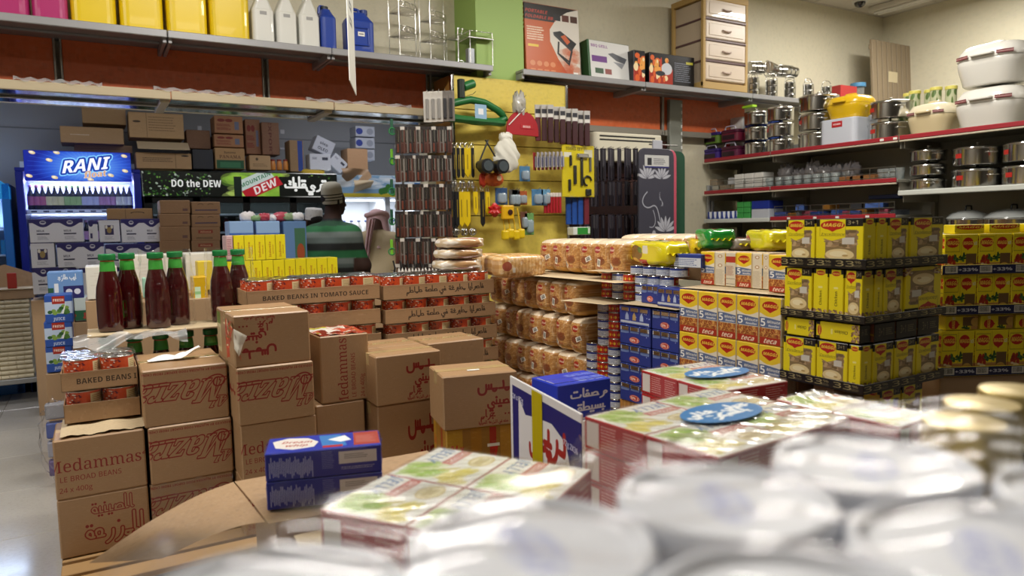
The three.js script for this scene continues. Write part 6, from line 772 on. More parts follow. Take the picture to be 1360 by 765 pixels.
// white display cooler with a landscape poster, behind the men
{ const a = onZ(448, 262, ZR), b = onZ(560, 262, ZR), w = b.x - a.x, t = T('display_cooler', 'white open display cooler with a landscape header behind the shoppers', 'cooler', null, (a.x + b.x) / 2, 0, ZR - 0.32), wm = mat(0xd3d8de, 0.4); const hy = onZ(460, 262, ZR).y, ty = onZ(460, 232, ZR).y; M('back_wall', cbox(w, 1.7, 0.03, 0.003), wm, t).position.z = -0.28; for (const x of [-w / 2 + 0.03, 0.1, w / 2 - 0.03]) M('post', cbox(0.06, hy, 0.5, 0.004), wm, t).position.set(x, 0, 0); for (const y of [0.3, 0.6, 0.9, 1.2]) M('shelf', cbox(w - 0.1, 0.02, 0.5, 0.003), wm, t).position.y = y; M('light_panel', cbox(w - 0.2, 0.015, 0.2, 0.002), ledM, t).position.set(0, hy - 0.03, 0.1);
  const ll = new THREE.RectAreaLight(0xffffff, 12, w - 0.2, 0.2); ll.name = 'cooler_light'; ll.position.set(0, hy - 0.036, 0.1); ll.rotation.x = -Math.PI / 2; t.add(ll); const land = canvas(256, 96, (g) => { R4(g, '#7fa6c8', 0, 0, 256, 96); for (let i = 0; i < 30; i++) EL(g, 'rgba(235,240,245,.5)', rnd() * 256, rr(0, 50), rr(10, 40), rr(5, 14)); R4(g, '#c8b83a', 0, 78, 256, 18); for (let i = 0; i < 12; i++) EL(g, '#3f7a3a', rr(120, 230), rr(50, 80), 8, 14); R4(g, '#2d6fb4', 236, 30, 20, 60); }); M('poster_header', cbox(w, ty - hy, 0.08, 0.004, { f: [0, 0, 1, 1] }), printed(land, 0.35), t).position.set(0, hy, 0.26);
  for (let i = 0; i < 8; i++) { const q = T('milk_bottle', 'white milk bottle in the open display cooler', 'bottle', 'bottles in the display cooler', a.x + 0.12 + i * 0.08, 1.22, ZR - 0.2); M('bottle', lathe([[0.0001, 0], [0.03, 0], [0.032, 0.01], [0.032, 0.12], [0.014, 0.16], [0.014, 0.175]], 14), mat(0xdcdcd8, 0.35), q); M('cap', cyl(0.017, 0.014, 10), mat(0x2d4a9a, 0.4), q).position.y = 0.174; } for (let i = 0; i < 6; i++) TM('towel_roll', 'white wrapped roll on the display cooler shelf', 'roll', 'wrapped rolls', at(cyl(0.06, 0.3, 18), 0, 0, 0, Math.PI / 2).translate(0, 0.06, -0.15), mat(0xd6d8dc, 0.5), a.x + 0.35 + (i % 3) * 0.13, [0.922, 0.622][Math.floor(i / 3)], ZR - 0.14); }
// cartons piled on the fridges
const cartPrint = (base, fn, key) => once('cp' + (key || base + String(fn)), () => printed(canvas(256, 192, (g) => { R4(g, base, 0, 0, 256, 192); fibre(g, 256, 192, 260); fn && fn(g); }), 0.65));
const topY = { r: onZ(33, 198, ZR).y };
const CB = '#a98a62', redPrint = (g) => { for (let i = 0; i < 2; i++) { EL(g, '#7a2a22', 60 + i * 70, 50, 34, 18); greek(g, '#7a2a22', 20, 90 + i * 40, 140, 30, 3, 6); } R4(g, '#6a6f86', 180, 60, 40, 90); };
const ZC2 = ZR - 0.06;
[['dark carton high behind the flat cartons above the blue fridge', 108, 141, 168, 166, CB, null, 0.35, 0.12], ['flat taped carton above the blue fridge', 79, 167, 165, 192, CB, (g) => greek(g, '#d8d0c0', 40, 90, 90, 10, 1, 6), 0.32, 0], ['carton lying behind the lit fridge header', 98, 191, 176, 204, CB, (g) => R4(g, '#5a4a34', 30, 100, 190, 6), 0.3, 0.14],
['large carton with an oval stamp and printed lines', 170, 148, 245, 185, '#b8976c', (g) => { EL(g, '#4a3a2a', 36, 70, 18, 8); greek(g, '#6d573c', 90, 30, 140, 120, 6, 5); R4(g, '#6d573c', 80, 0, 2, 192); }, 0.3, 0.02], ['brown carton behind the dark crate on the cooler', 247, 172, 280, 198, '#7c5a40', null, 0.25, 0.1],
['upper red-printed carton of two on the fruit box', 284, 153, 323, 178, '#a4754f', redPrint, 0.25, 0.04], ['lower red-printed carton of two on the fruit box', 284, 178, 324, 196, '#a4754f', redPrint, 0.25, 0.04], ['shaded red-printed carton behind the small tan carton', 325, 158, 347, 205, '#8a6044', redPrint, 0.25, 0.1], ['tall brown carton with vertical print at the cooler top', 347, 162, 372, 206, '#7c5840', (g) => TX(g, 'EXPORT', 120, 96, 60, '#5a2a20', { rot: Math.PI / 2 }), 0.25, 0.06],
['small tan carton stamped with cups on the cooler', 331, 206, 360, 226, '#b7966c', (g) => { EL(g, '#5a4630', 90, 50, 16, 20); greek(g, '#6d573c', 40, 110, 180, 50, 3, 6); }, 0.2, 0], ['narrow open brown and blue carton on the cooler', 384, 186, 404, 228, '#8f7350', (g) => R4(g, '#24408c', 150, 0, 90, 192), 0.2, 0], ['plain tan carton on the display cooler', 461, 197, 489, 226, '#b7906a', null, 0.22, 0.02]].forEach(([l, x0, y0, x1, y1, c, fn, d, back]) => boxZ('storage_carton', l, 'carton', null, ZC2 - back, x0, y0, x1, y1, d, cartPrint(c, fn), { f: [0, 0, 1, 1] }, [0.02, 0.02, 0.1, 0.06]));
{ const t = boxZ('fruit_box', 'banana box with a green lower band on the black cooler', 'carton', null, ZC2, 285, 196, 326, 225, 0.26, cartPrint('#b08a5c', (g) => { R4(g, '#24583a', 10, 110, 236, 82); R4(g, '#3a7a52', 40, 128, 176, 50); TX(g, 'banana', 128, 40, 28, '#5a4426'); TX(g, 'PANAMA', 128, 80, 40, '#5a3a22', { f: 'serif' }); })); }
{ const t = boxZ('storage_carton', 'opened carton with a drooping flap on the black cooler', 'carton', null, ZC2 + 0.05, 180, 202, 255, 225, 0.3, cartPrint('#ae8d63', (g) => { greek(g, '#4a3a28', 30, 60, 160, 60, 3, 7); EL(g, '#1c1814', 226, 30, 18, 9); R4(g, '#5c482f', 180, 0, 2, 192); })); const f = M('flap', cbox(0.42, 0.008, 0.16, 0.003), paleCard, t); f.position.set(0.0, 0.2, 0.16); f.rotation.x = 0.5; }
boxZ('crate', 'dark plastic crate between the cartons on the cooler', 'crate', null, ZC2, 255, 198, 284, 225, 0.25, mat(0x20242c, 0.5)); boxZ('switch_plate', 'small white switch on the grey annex wall', 'switch', null, ZA + 0.01, 262, 167, 268, 173, 0.008, mat(0xe6e6ea, 0.4)); for (const y of [172, 196]) boxZ('wall_bracket', y < 180 ? 'upper white bracket on the annex wall' : 'lower white bracket on the annex wall', 'bracket', null, ZA + 0.01, 372, y, 378, y + (y < 180 ? 6 : 3), 0.008, mat(0xd8d8dc, 0.4));
for (let i = 0; i < 3; i++) { const p = onZ(364 + i * 8.5, 226, ZC2), t = T('juice_jar', 'orange juice jar in the row on the black cooler', 'jar', 'juice jars on the cooler', p.x, p.y, ZC2 - 0.04); M('jar', lathe([[0.0001, 0], [0.024, 0], [0.026, 0.01], [0.026, 0.06], [0.02, 0.085], [0.02, 0.09]], 16), once('ojar', () => printed(canvas(64, 64, (g) => { R4(g, '#c9823a', 0, 0, 64, 64); EL(g, '#e8d0a0', 32, 40, 18, 12); }), 0.3)), t); M('lid', cyl(0.021, 0.016, 14), mat(0x8a2a20, 0.4), t).position.y = 0.09; }
const greyBox = cartPrint('#b4b8c2', (g) => { TX(g, 'oleo', 120, 70, 54, '#3a3c46'); TX(g, 'OLEO', 130, 140, 54, '#3a3c46'); }), whiteBox = cartPrint('#c6cad2', (g) => { R4(g, '#3a3e4c', 150, 40, 70, 34); greek(g, '#6a6e7c', 30, 40, 70, 30, 3, 6); });
{ const p = onZ(427, 196, ZC2), t = T('tilted_carton', 'grey lettered carton tilted on top of the white one', 'carton', null, p.x, p.y - 0.05, ZC2 - 0.1); const m = M('body', cbox(0.2, 0.15, 0.16, 0.004, { f: [0, 0, 1, 1] }), greyBox, t); m.rotation.z = -0.42; const q = onZ(447, 212, ZC2), u = T('tilted_carton', 'white labelled carton slipping down beside the grey one', 'carton', null, q.x - 0.02, q.y - 0.08, ZC2 - 0.1); const n = M('body', cbox(0.17, 0.13, 0.14, 0.004, { f: [0, 0, 1, 1] }), whiteBox, u); n.rotation.z = -0.75; boxZ('storage_carton', 'white labelled carton lying level on the black cooler', 'carton', null, ZC2 + 0.02, 411, 204, 440, 226, 0.16, whiteBox); }
TM('yellow_sack', 'folded yellow plastic sack on the cooler edge', 'sack', null, pillow(0.25, 0.05, 0.15, 0.012, 10, 0.6), mat(0xb89a1a, 0.5), onZ(416, 230, ZC2).x, onZ(416, 231, ZC2).y, ZC2 - 0.05);
for (let k = 0; k < 3; k++) boxZ('appliance_box', ['lowest', 'middle', 'top'][k] + ' of three white and blue appliance cartons on the display cooler', 'carton', null, ZC2 - 0.15, 472, 198 - k * 15.5, 498, 213 - k * 15.5, 0.2, cartPrint('#aeb4c0', (g) => { EL(g, '#27398c', 50, 96, 44, 60); EL(g, '#8d93a0', 190, 96, 44, 60); }));
{ const p = onZ(467, 243, ZC2), t = T('torn_carton', 'torn brown carton sagging off the display cooler', 'carton', null, p.x, p.y - 0.0, -7.2); M('body', sheet((u, v) => [-0.13 + 0.3 * u, 0.14 - 0.16 * v * (0.5 + 0.5 * Math.sin(u * 3)), 0.02 + 0.05 * Math.sin(u * 5 + v * 3)], 14, 10), plainCard, t); M('flap', sheet((u, v) => [-0.02 + 0.2 * u, 0.02 - 0.13 * v * (1 - 0.5 * u), 0.06 + 0.04 * Math.sin(v * 4 + u)], 10, 8), paleCard, t); }

// ---------- milk cartons and brown stacks on the annex floor ----------
const milkTex = canvas(512, 512, (g) => {
  R4(g, '#e0e1e9', 0, 0, 512, 512); R4(g, '#2f2a66', 0, 0, 512, 44); for (const x of [0, 256]) { g.fillStyle = '#2f2a66'; g.beginPath(); g.moveTo(x, 30); g.bezierCurveTo(x + 60, 50, x + 80, 90, x + 128, 90); g.bezierCurveTo(x + 176, 90, x + 196, 50, x + 256, 30); g.fill(); EL(g, '#c9cad4', x + 128, 40, 30, 22); EL(g, '#2f2a66', x + 128, 36, 22, 8); TX(g, x ? 'MILK' : 'MILK', x + 100, 130, 30, '#3c3c58'); R4(g, '#2a2a48', x + 64, 156, 120, 14); greek(g, '#8a8c9c', x + 70, 190, 110, 40, 4, 4); }
  R4(g, '#e0e1e9', 0, 256, 256, 256); R4(g, '#3a3560', 70, 320, 110, 110); EL(g, '#a08a5a', 124, 376, 30, 36); EL(g, '#e4e0d4', 90, 340, 16, 20); EL(g, '#e4e0d4', 158, 340, 16, 20); greek(g, '#7a7c8c', 60, 450, 130, 40, 3, 4); R4(g, '#dcdce2', 0, 256, 256, 40);
  R4(g, '#2f2a66', 262, 256, 250, 256); R4(g, '#e0e1e9', 262, 300, 250, 212); EL(g, '#2f2a66', 330, 300, 60, 30); R4(g, '#d8d9e0', 290, 360, 80, 130); R4(g, '#3a3566', 300, 410, 60, 60);
});
const milkM = printed(milkTex, 0.5), MK = { w: [0, 0, 1, 0.5], p: [0, 0.5, 0.5, 1], n: [0.52, 0.5, 1, 1] }, ZM = -6.2;
[[38, 291, 112, 321, 'w', 'top milk carton beside the dark gap'], [117, 293, 131, 321, 'n', 'narrow milk carton standing in the dark gap'], [131, 292, 160, 321, 'p', 'top milk carton showing its picture end'], [160, 291, 216, 321, 'w', 'top milk carton next to the brown stacks'], [40, 323, 74, 355, 'p', 'second-row milk carton with its picture end out'], [75, 323, 140, 355, 'w', 'second-row milk carton in the middle'], [140, 325, 216, 355, 'w', 'second-row milk carton behind the ketchup bottles'], [42, 356, 104, 388, 'w', 'third-row milk carton behind the blue packs'], [105, 356, 216, 388, 'w', 'third-row milk carton behind the white cartons']].forEach(([x0, y0, x1, y1, k, l]) => boxZ('milk_carton', 'white and violet ' + l, 'carton', null, ZM, x0, y0, x1, y1, 0.3, milkM, { f: MK[k], l: MK.p, t: [0.02, 0.01, 0.1, 0.04] }, [0.6, 0.95, 0.62, 0.97]));
footing('carton', 'low base of cartons under the milk cartons', ZM - 0.01, 40, 216, 389, 0.3); boxZ('open_box', 'open brown box lying on the milk cartons before the lit fridge', 'carton', null, ZM - 0.05, 142, 277, 203, 291, 0.28, cartPrint('#a07e55', (g) => { EL(g, '#3c2e20', 170, 80, 40, 22); EL(g, '#a07e55', 170, 90, 36, 22); R4(g, '#6a5238', 100, 0, 3, 192); }));
[[212, 253, [266, 284, 301, 320, 338]], [254, 293, [268, 285, 302, 320, 338]]].forEach(([x0, x1, ys], c) => { for (let k = 0; k < 4; k++) boxZ('brown_carton', ['top', 'second', 'third', 'lowest'][k] + ' brown carton in the stack ' + (c ? 'with printed labels' : 'with small corner stamps'), 'carton', null, ZM + 0.04, x0, ys[k], x1, ys[k + 1] - 0.6, 0.24, cartPrint('#94714f', (g) => { if (!c) R4(g, '#6a4b44', 190, 120, 44, 36); else if (k < 2) { for (const x of [80, 170]) { EL(g, '#5a4028', x, 46, 26, 18); EL(g, '#94714f', x, 54, 24, 18); } R4(g, '#3c3050', 30, 120, 200, 16); } else { R4(g, '#8f3a2a', 60, 40, 130, 46); TX(g, 'Alloza', 125, 64, 34, '#c9a87e'); greek(g, '#3c2c1e', 40, 140, 180, 30, 2, 8); } }, 'brown' + c + (c && k < 2))); });
footing('carton', 'plain carton base under the brown stacks', ZM + 0.04, 212, 293, 338.5, 0.24);
// blue juice packs at the annex entrance
const juiceTex = canvas(256, 256, (g) => { R4(g, '#2d52a4', 0, 0, 256, 256); R4(g, '#b8c9e2', 0, 60, 256, 110); R4(g, '#a33024', 70, 10, 116, 70); TX(g, 'FRESH', 128, 46, 34, '#f0e2d8'); for (let i = 0; i < 14; i++) EL(g, pick(['#4f7a3a', '#7fa04a', '#2f5a30']), rr(40, 210), rr(100, 170), 22, 16); PG(g, '#eef0f0', [150, 170], [200, 60], [170, 170]); TX(g, 'JUICE', 128, 215, 40, '#c9d6ee'); }), juiceM = printed(juiceTex, 0.35);
[[58, 393, 98, 428, 'top'], [58, 428.5, 98, 460, 'middle'], [60, 460.5, 98, 492, 'lowest']].forEach(([x0, y0, x1, y1, w]) => boxZ('juice_pack', w + ' blue juice pack in the stack by the ketchup bottles', 'multipack', null, -4.7, x0, y0, x1, y1, 0.2, juiceM)); boxZ('juice_pack', 'sky-blue milk pack behind the juice stack', 'multipack', null, -5.0, 62, 362, 112, 396, 0.2, printed(canvas(256, 192, (g) => { R4(g, '#6f97cc', 0, 0, 256, 192); arC(g, 'حليب طازج', 150, 50, 22, '#eef2f6', 0.24); R4(g, '#2f5a40', 0, 110, 40, 60); R4(g, '#e2e6ea', 46, 80, 30, 112); R4(g, '#2c2a66', 110, 100, 146, 92); for (let i = 0; i < 2; i++) EL(g, '#d9dcea', 150 + i * 60, 140, 24, 20); }), 0.4)); boxZ('juice_pack', 'green and white pack low behind the juice stack', 'multipack', null, -5.0, 98, 396, 125, 425, 0.2, printed(canvas(128, 128, (g) => { R4(g, '#b9c4c0', 0, 0, 128, 128); R4(g, '#2f6a48', 0, 70, 128, 58); for (let i = 0; i < 10; i++) EL(g, '#a8483a', rnd() * 128, rr(80, 120), 9, 7); }), 0.4)); footing('carton', 'plain carton base behind the blue juice packs', -5.005, 98, 125, 426, 0.19); footing('carton', 'plain carton base behind the juice stack', -5.005, 62, 97, 397, 0.19); footing('carton', 'plain carton base under the blue juice packs', -4.7, 60, 98, 493, 0.2);
{ const p = onZ(78, 518, -4.35), t = T('plastic_bag', 'crumpled clear bag of goods on the floor by the bean trays', 'bag', null, p.x - 0.02, 0.0, -4.42); M('film', (() => { const g = new THREE.SphereGeometry(1, 34, 22), q = g.attributes.position; for (let i = 0; i < q.count; i++) { const x = q.getX(i), y = q.getY(i), z = q.getZ(i), n = 1 + 0.12 * Math.sin(x * 9 + y * 7) * Math.sin(z * 8 + y * 5) + 0.06 * Math.sin(y * 23 + x * 17); q.setXYZ(i, x * 0.085 * n, 0.235 + y * 0.22 * n, z * 0.09 * n); } g.computeVertexNormals(); return g; })(), film, t); for (let i = 0; i < 4; i++) M('packet', cbox(0.1, 0.08, 0.06, 0.006), mat([0x6a5a8a, 0x9a9aa8, 0x4a5a9a, 0x8a8a90][i], 0.4), t).position.set(0, 0.06 + i * 0.1, 0); }
// low table with pulp trays
{ const tz = -6.75, p0 = onZ(-60, 497, tz), p1 = onZ(58, 500, tz), y = p1.y, t = T('low_table', 'low grey metal bench carrying the stack of egg trays', 'bench', null, (p0.x + p1.x) / 2, 0, tz - 0.25), gm = mat(0x9d9d9a, 0.4, { metalness: 0.4 }), w = p1.x - p0.x; M('top', cbox(w, 0.04, 0.5, 0.004), gm, t).position.y = y - 0.04; for (const a of [-1, 1]) for (const b of [-1, 1]) M('leg', cbox(0.05, y - 0.04, 0.05, 0.004), gm, t).position.set(a * (w / 2 - 0.025), 0, b * 0.22);
  const trayTop = onZ(42, 396, tz).y, n = 17, dh = (trayTop - y) / n, ex1 = onZ(42, 450, tz).x, tm = mat(0xddd2b4, 0.75); for (let i = 0; i < n; i++) { const e = T('egg_tray', 'cream pulp egg tray in the stack on the grey bench', 'egg tray', 'egg trays', ex1 - 0.16 + rr(-0.006, 0.006), y + i * dh, tz - 0.17); M('tray', sheetBox(0.32, dh * 0.96, 0.3), tm, e); }
  const c = T('folded_cardboard', 'folded brown cardboard lid lying over the egg trays', 'cardboard', null, ex1 - 0.14, trayTop + 0.001, tz - 0.17); M('base', cbox(0.36, 0.07, 0.34, 0.004), plainCard, c); M('top_sheet', cbox(0.42, 0.008, 0.36, 0.003), paleCard, c).position.y = 0.072; const pk = M('raised_flap', (() => { const s = new THREE.Shape(); s.moveTo(-0.22, 0); s.lineTo(0.18, 0); s.lineTo(0.17, 0.1); s.lineTo(-0.02, 0.18); s.lineTo(-0.22, 0.12); return new THREE.ExtrudeGeometry(s, { depth: 0.008, bevelEnabled: false }); })(), plainCard, c); pk.position.set(0, 0.082, -0.1); TM('matchbox', 'small red box standing on the cardboard over the egg trays', 'box', null, cbox(0.06, 0.12, 0.04, 0.003), mat(0xa82f22, 0.45), onZ(15, 370, tz).x, trayTop + 0.081, tz - 0.05); }
function sheetBox(w, h, d) { const g = cbox(w, h, d, 0.004), gs = [g]; for (const s of [-1, 1]) for (let i = 0; i < 6; i++) gs.push(at(new THREE.CylinderGeometry(h * 0.46, h * 0.46, w / 6.4, 8), (i - 2.5) * w / 6, h / 2, s * d / 2, 0, 0, Math.PI / 2)); return join(gs); }

// ---------- display of yellow and white packs before the shoppers ----------
const yelTex = canvas(128, 256, (g) => { R4(g, '#e2d21a', 0, 0, 128, 256); TX(g, 'Indomie', 56, 150, 40, '#a8641c', { rot: -Math.PI / 2 }); TX(g, 'NOODLES', 94, 150, 20, '#a8641c', { rot: -Math.PI / 2 }); g.strokeStyle = '#b8a814'; g.lineWidth = 4; g.strokeRect(2, 2, 124, 252); }), yelM = printed(yelTex, 0.4), ZY = -4.2;
const yx = (p) => onZ(p, 340, ZY).x, yTop = onZ(340, 312, ZY).y, yMid = onZ(340, 345.5, ZY).y, yw = (yx(380) - yx(311)) / 5;
for (let i = 0; i < 5; i++) { const t = T('yellow_pack', 'yellow pack in the short upper row before the green-striped shopper', 'pack', 'yellow packs, upper row', yx(311) + yw * (i + 0.5), yMid, ZY - 0.08); M('carton', cbox(yw - 0.001, yTop - yMid, 0.16, 0.002, { f: [0, 0, 1, 1], l: [0, 0, 1, 1] }, [0.02, 0.02, 0.04, 0.04]), yelM, t); }
for (let i = 0; i < 10; i++) { const w2 = (yx(448) - yx(301)) / 10, t = T('yellow_pack', 'yellow pack in the long lower row behind the bean trays', 'pack', 'yellow packs, lower row', yx(301) + w2 * (i + 0.5), yMid - 0.147, ZY - 0.08 + 0.001); M('carton', cbox(w2 - 0.001, 0.145, 0.16, 0.002, { f: [0, 0, 1, 1], l: [0, 0, 1, 1] }, [0.02, 0.02, 0.04, 0.04]), yelM, t); }
boxZ('pack', 'pale pink pack at the end of the yellow row', 'pack', null, ZY, 300, 313, 310.5, 345, 0.14, printed(canvas(64, 128, (g) => { R4(g, '#c9a7a8', 0, 0, 64, 128); greek(g, '#8a4a52', 8, 20, 48, 90, 10, 4); }), 0.4));
TM('display_table', 'long plain display table under the yellow packs and white cartons', 'table', null, cbox(1.62, yMid - 0.148, 0.5, 0.01), plainCard, 0.98, 0, ZY - 0.2);
const cerTex = canvas(256, 128, (g) => { for (let i = 0; i < 2; i++) { R4(g, i ? '#4a6fb8' : '#3a62b4', i * 128, 0, 128, 128); R4(g, '#8fb0dc', i * 128, 0, 128, 34); EL(g, '#8a4a2a', i * 128 + 64, 112, 44, 26); EL(g, '#d8b070', i * 128 + 64, 108, 30, 16); TX(g, 'Corn', i * 128 + 64, 62, 28, '#dfe8f4'); } });
for (let i = 0; i < 3; i++) boxZ('cereal_tray', ['blue cereal pack behind the yellow packs, by the brown stacks', 'blue cereal pack in the middle behind the yellow packs', 'green and blue cereal pack behind the yellow packs, by the shoppers'][i], 'pack', null, -4.95, 304 + i * 36, 294, 339 + i * 35, 352, 0.18, i === 2 ? printed(canvas(128, 128, (g) => { R4(g, '#5c7fae', 0, 0, 128, 128); R4(g, '#3f6a52', 60, 20, 60, 108); EL(g, '#9a4a2a', 92, 90, 22, 26); }), 0.4) : printed(cerTex, 0.4)); for (let i = 0; i < 7; i++) { const p = onZ(330 + i * 11, 293.5, -5.0); TM('sweet_packet', 'small foil sweet packet heaped on the blue cereal packs', 'packet', 'foil packets', pillow(rr(0.06, 0.11), rr(0.04, 0.07), 0.07, 0.01, 8, 0.7), mat([0xd8d4d6, 0x7a9a6a, 0xa83a4a, 0xd9d9de, 0xb04a5a, 0x8aa07a, 0xdcdce0][i], 0.25), p.x, onZ(330, 294, -4.95).y + 0.001, -5.0 - 0.02, rr(-0.8, 0.8)); } TM('carton', 'plain base carton under the cereal packs', 'carton', null, cbox(0.75, onZ(340, 352, -4.95).y - 0.001, 0.18, 0.005), plainCard, onZ(356, 352, -4.95).x, 0, -5.04);
const whM = mat(0xd9d6cc, 0.5), ZW = -4.25; footing('carton', 'plain carton under the white carton behind the ketchup', ZW, 113, 155, 397, 0.28);
[[113, 355, 158, 396, 'white carton behind the unwrapped ketchup pair'], [160, 340, 245, 395, 'wide white carton behind the film-wrapped ketchup'], [246, 337, 299, 395, 'white carton behind the yellow carton']].forEach(([a, b, c, d, l]) => { const t = boxZ('white_carton', l, 'carton', null, ZW, a, b, c, d, 0.3, once('whitec', () => printed(canvas(64, 64, (g) => { R4(g, '#d9d6cc', 0, 0, 64, 64); fibre(g, 64, 64, 40); R4(g, '#bdb9ae', 44, 0, 2, 64); }), 0.5))); });
boxZ('yellow_carton', 'bright yellow carton with a pale green label beside the ketchup', 'carton', null, -3.95, 256, 368, 277, 404, 0.12, printed(canvas(64, 96, (g) => { R4(g, '#d2a614', 0, 0, 64, 96); R4(g, '#cfe6c4', 6, 34, 26, 40); R4(g, '#9ac88c', 6, 50, 26, 10); }), 0.4)); boxZ('mint_cup', 'pale mint plastic cup between the ketchup pairs', 'cup', null, -3.85, 189, 369, 196, 396, 0.05, mat(0xa8d8c0, 0.4)); boxZ('yellow_carton', 'shaded yellow carton behind the bright yellow one', 'carton', null, -4.1, 262, 347, 284, 385, 0.1, mat(0xd8bf3a, 0.5)); TM('carton', 'plain carton under the yellow cartons', 'carton', null, cbox(0.55, 0.985, 0.18, 0.004), plainCard, onZ(235, 400, -3.95).x, 0, -4.02);

// ---------- goods hung on hooks ----------
const hookG = join(bar([[0, 0, 0], [0, 0.002, 0.1], [0, 0.014, 0.13]], 0.0025, 5)), pv = (p, y, z) => onZ(p, y, z);
// wire rack of carded cutlery beside the yellow board
const woodM = mat(0x4a2418, 0.45), wood2 = mat(0x6a3220, 0.45), cardPk = [mat(0x2a2422, 0.4), mat(0x5c3a30, 0.4), mat(0x77706a, 0.4)], cardG = cbox(0.034, 0.17, 0.004, 0.001), blG = at(cbox(0.013, 0.08, 0.006, 0.002), 0, 0.072, 0.005), hdG = at(rprism(0.013, 0.01, 0.055, 0.004, 0.002), 0, 0.008, 0.005), hangG = at(cbox(0.03, 0.022, 0.005, 0.001), 0, 0.15, 0.001), palePk = mat(0xc9c4bc, 0.4);
function knifeCard(label, group, x, y, z, k) { const t = T('cutlery_card', label, 'cutlery pack', group, x, y, z, -0.5); M('card', cardG, cardPk[k % 3], t); M('blade', blG, k % 2 ? steel : chrome, t); M('handle', hdG, k % 3 ? woodM : wood2, t); M('header', hangG, k % 4 === 1 ? palePk : cardPk[0], t); }
{ const t = T('cutlery_rack', 'narrow wire stand holding rows of carded cutlery', 'display stand', null, 1.98, 0, -4.5); for (const x of [-0.16, 0.16]) M('post', rod([x, 0, -0.05], [x, 1.98, -0.05], 0.008, 8), wireM, t); for (const y of [0.9, 1.07, 1.22, 1.39, 1.55, 1.72, 1.86]) M('crossbar', rod([-0.18, y + 0.145, -0.045], [0.2, y + 0.145, -0.045], 0.004), wireM, t); }
const rowsY = [[165, 1], [203, 2], [241, 3], [277, 4], [313, 5], [347, 6]], rowName = ['top', 'second', 'third', 'fourth', 'fifth', 'lowest'];
rowsY.forEach(([py, r], i) => { for (let k = 0; k < 14; k++) { const p = pv(527 + k * 5.2, py, -4.45); knifeCard('carded wooden-handled cutlery in the ' + rowName[i] + ' row of the wire stand', 'cutlery cards, ' + rowName[i] + ' row', p.x, p.y - 0.19, -4.44 + (k % 2) * 0.012, k + i); } });
for (let k = 0; k < 5; k++) { const p = pv(566 + k * 7, 122, -4.45), t = T('blister_pack', 'white carded tool pack hanging above the cutlery', 'blister pack', 'white packs above the cutlery', p.x, p.y - 0.2, -4.44 + k * 0.01, -0.4); M('card', cbox(0.05, 0.2, 0.004, 0.002), k < 3 ? palePk : cardPk[2], t); M('tool', at(rprism(0.02, 0.016, 0.13, 0.006, 0.003), 0, 0.02, 0.01), k < 3 ? mat(0x8d8a86, 0.35) : mat(0x2a2a2e, 0.4), t); M('hook', hookG, chrome, t).position.set(0, 0.19, -0.08); }
const grn = mat(0x2f8a4a, 0.4);
for (let k = 0; k < 9; k++) { const p = pv(520 + (k % 2) * 9, 160 + k * 20, -4.5), t = T('green_clip', 'green plastic clip pack hanging on the edge of the cutlery stand', 'clip', 'green clips on the stand edge', p.x, p.y - 0.09, -4.5, rr(-0.6, 0.6)); M('strip', at(rprism(0.02, 0.008, 0.1, 0.004, 0.002), 0, 0, 0), k % 3 === 2 ? mat(0x7ac23a, 0.4) : mat(0x2a5a44, 0.4), t); M('ring', new THREE.TorusGeometry(0.022, 0.004, 6, 18).translate(0, 0.02, 0.006), k % 4 === 1 ? mat(0x9aa0a0, 0.4) : grn, t); }
for (let k = 0; k < 5; k++) { const p = pv(520 + k * 9, 350, -4.45), t = T('black_strap', 'black strap dangling at the foot of the cutlery stand', 'strap', 'black straps', p.x, p.y - 0.12, -4.42); M('strap', bar([[0, 0.14, 0], [0.008, 0.09, 0.01], [-0.006, 0.04, 0], [0.01, 0, 0.012]], 0.006), mat(0x141414, 0.5), t); }
for (let k = 0; k < 7; k++) { const p = pv(536 + k * 9, 357, -4.3), t = T('cutlery_set', 'clear-packed white cutlery set low on the wire stand', 'cutlery pack', 'white cutlery sets', p.x, p.y - 0.14, -4.35); M('hook', hookG, chrome, t).position.set(0, 0.12, -0.18); M('pack', pillow(0.045, 0.13, 0.02, 0.003, 8, 0.5), palePk, t); }
// on the yellow board
const ZP = -4.55;
{ const p = pv(632, 147, ZP + 0.06), t = T('green_squeegee', 'dark green plastic hand tool with black grip on a hook', 'hand tool', null, p.x, p.y - 0.03, ZP + 0.06, 0.15); const gm = mat(0x1f6a34, 0.4); M('head_frame', bar([[-0.26, 0, 0], [-0.2, 0.06, 0], [-0.05, 0.1, 0], [0.08, 0.09, 0], [0.2, 0.045, 0], [0.26, 0, 0], [0.2, -0.03, 0], [0, -0.045, 0], [-0.2, -0.03, 0]], 0.026, 8, true), gm, t); M('base_bar', cbox(0.5, 0.045, 0.07, 0.015), gm, t).position.y = -0.06; M('handle', at(rprism(0.05, 0.05, 0.13, 0.02, 0.006), 0, 0, 0, 0, 0, 0.0), mat(0x16241a, 0.5), t).position.set(-0.12, 0.1, 0); M('collar', at(cyl(0.03, 0.09, 16), 0, 0, 0, 0, 0, -1.2), gm, t).position.set(-0.1, 0.18, 0); M('price_card', cbox(0.1, 0.1, 0.003, 0.001, { f: [0, 0, 1, 1] }), printed(canvas(64, 64, (g) => { R4(g, '#8fb2cf', 0, 0, 64, 64); R4(g, '#e6e8ea', 18, 18, 28, 26); }), 0.4), t).position.set(0.02, -0.03, 0.03); M('hook', hookG, chrome, t).position.set(-0.02, 0.14, -0.1); }
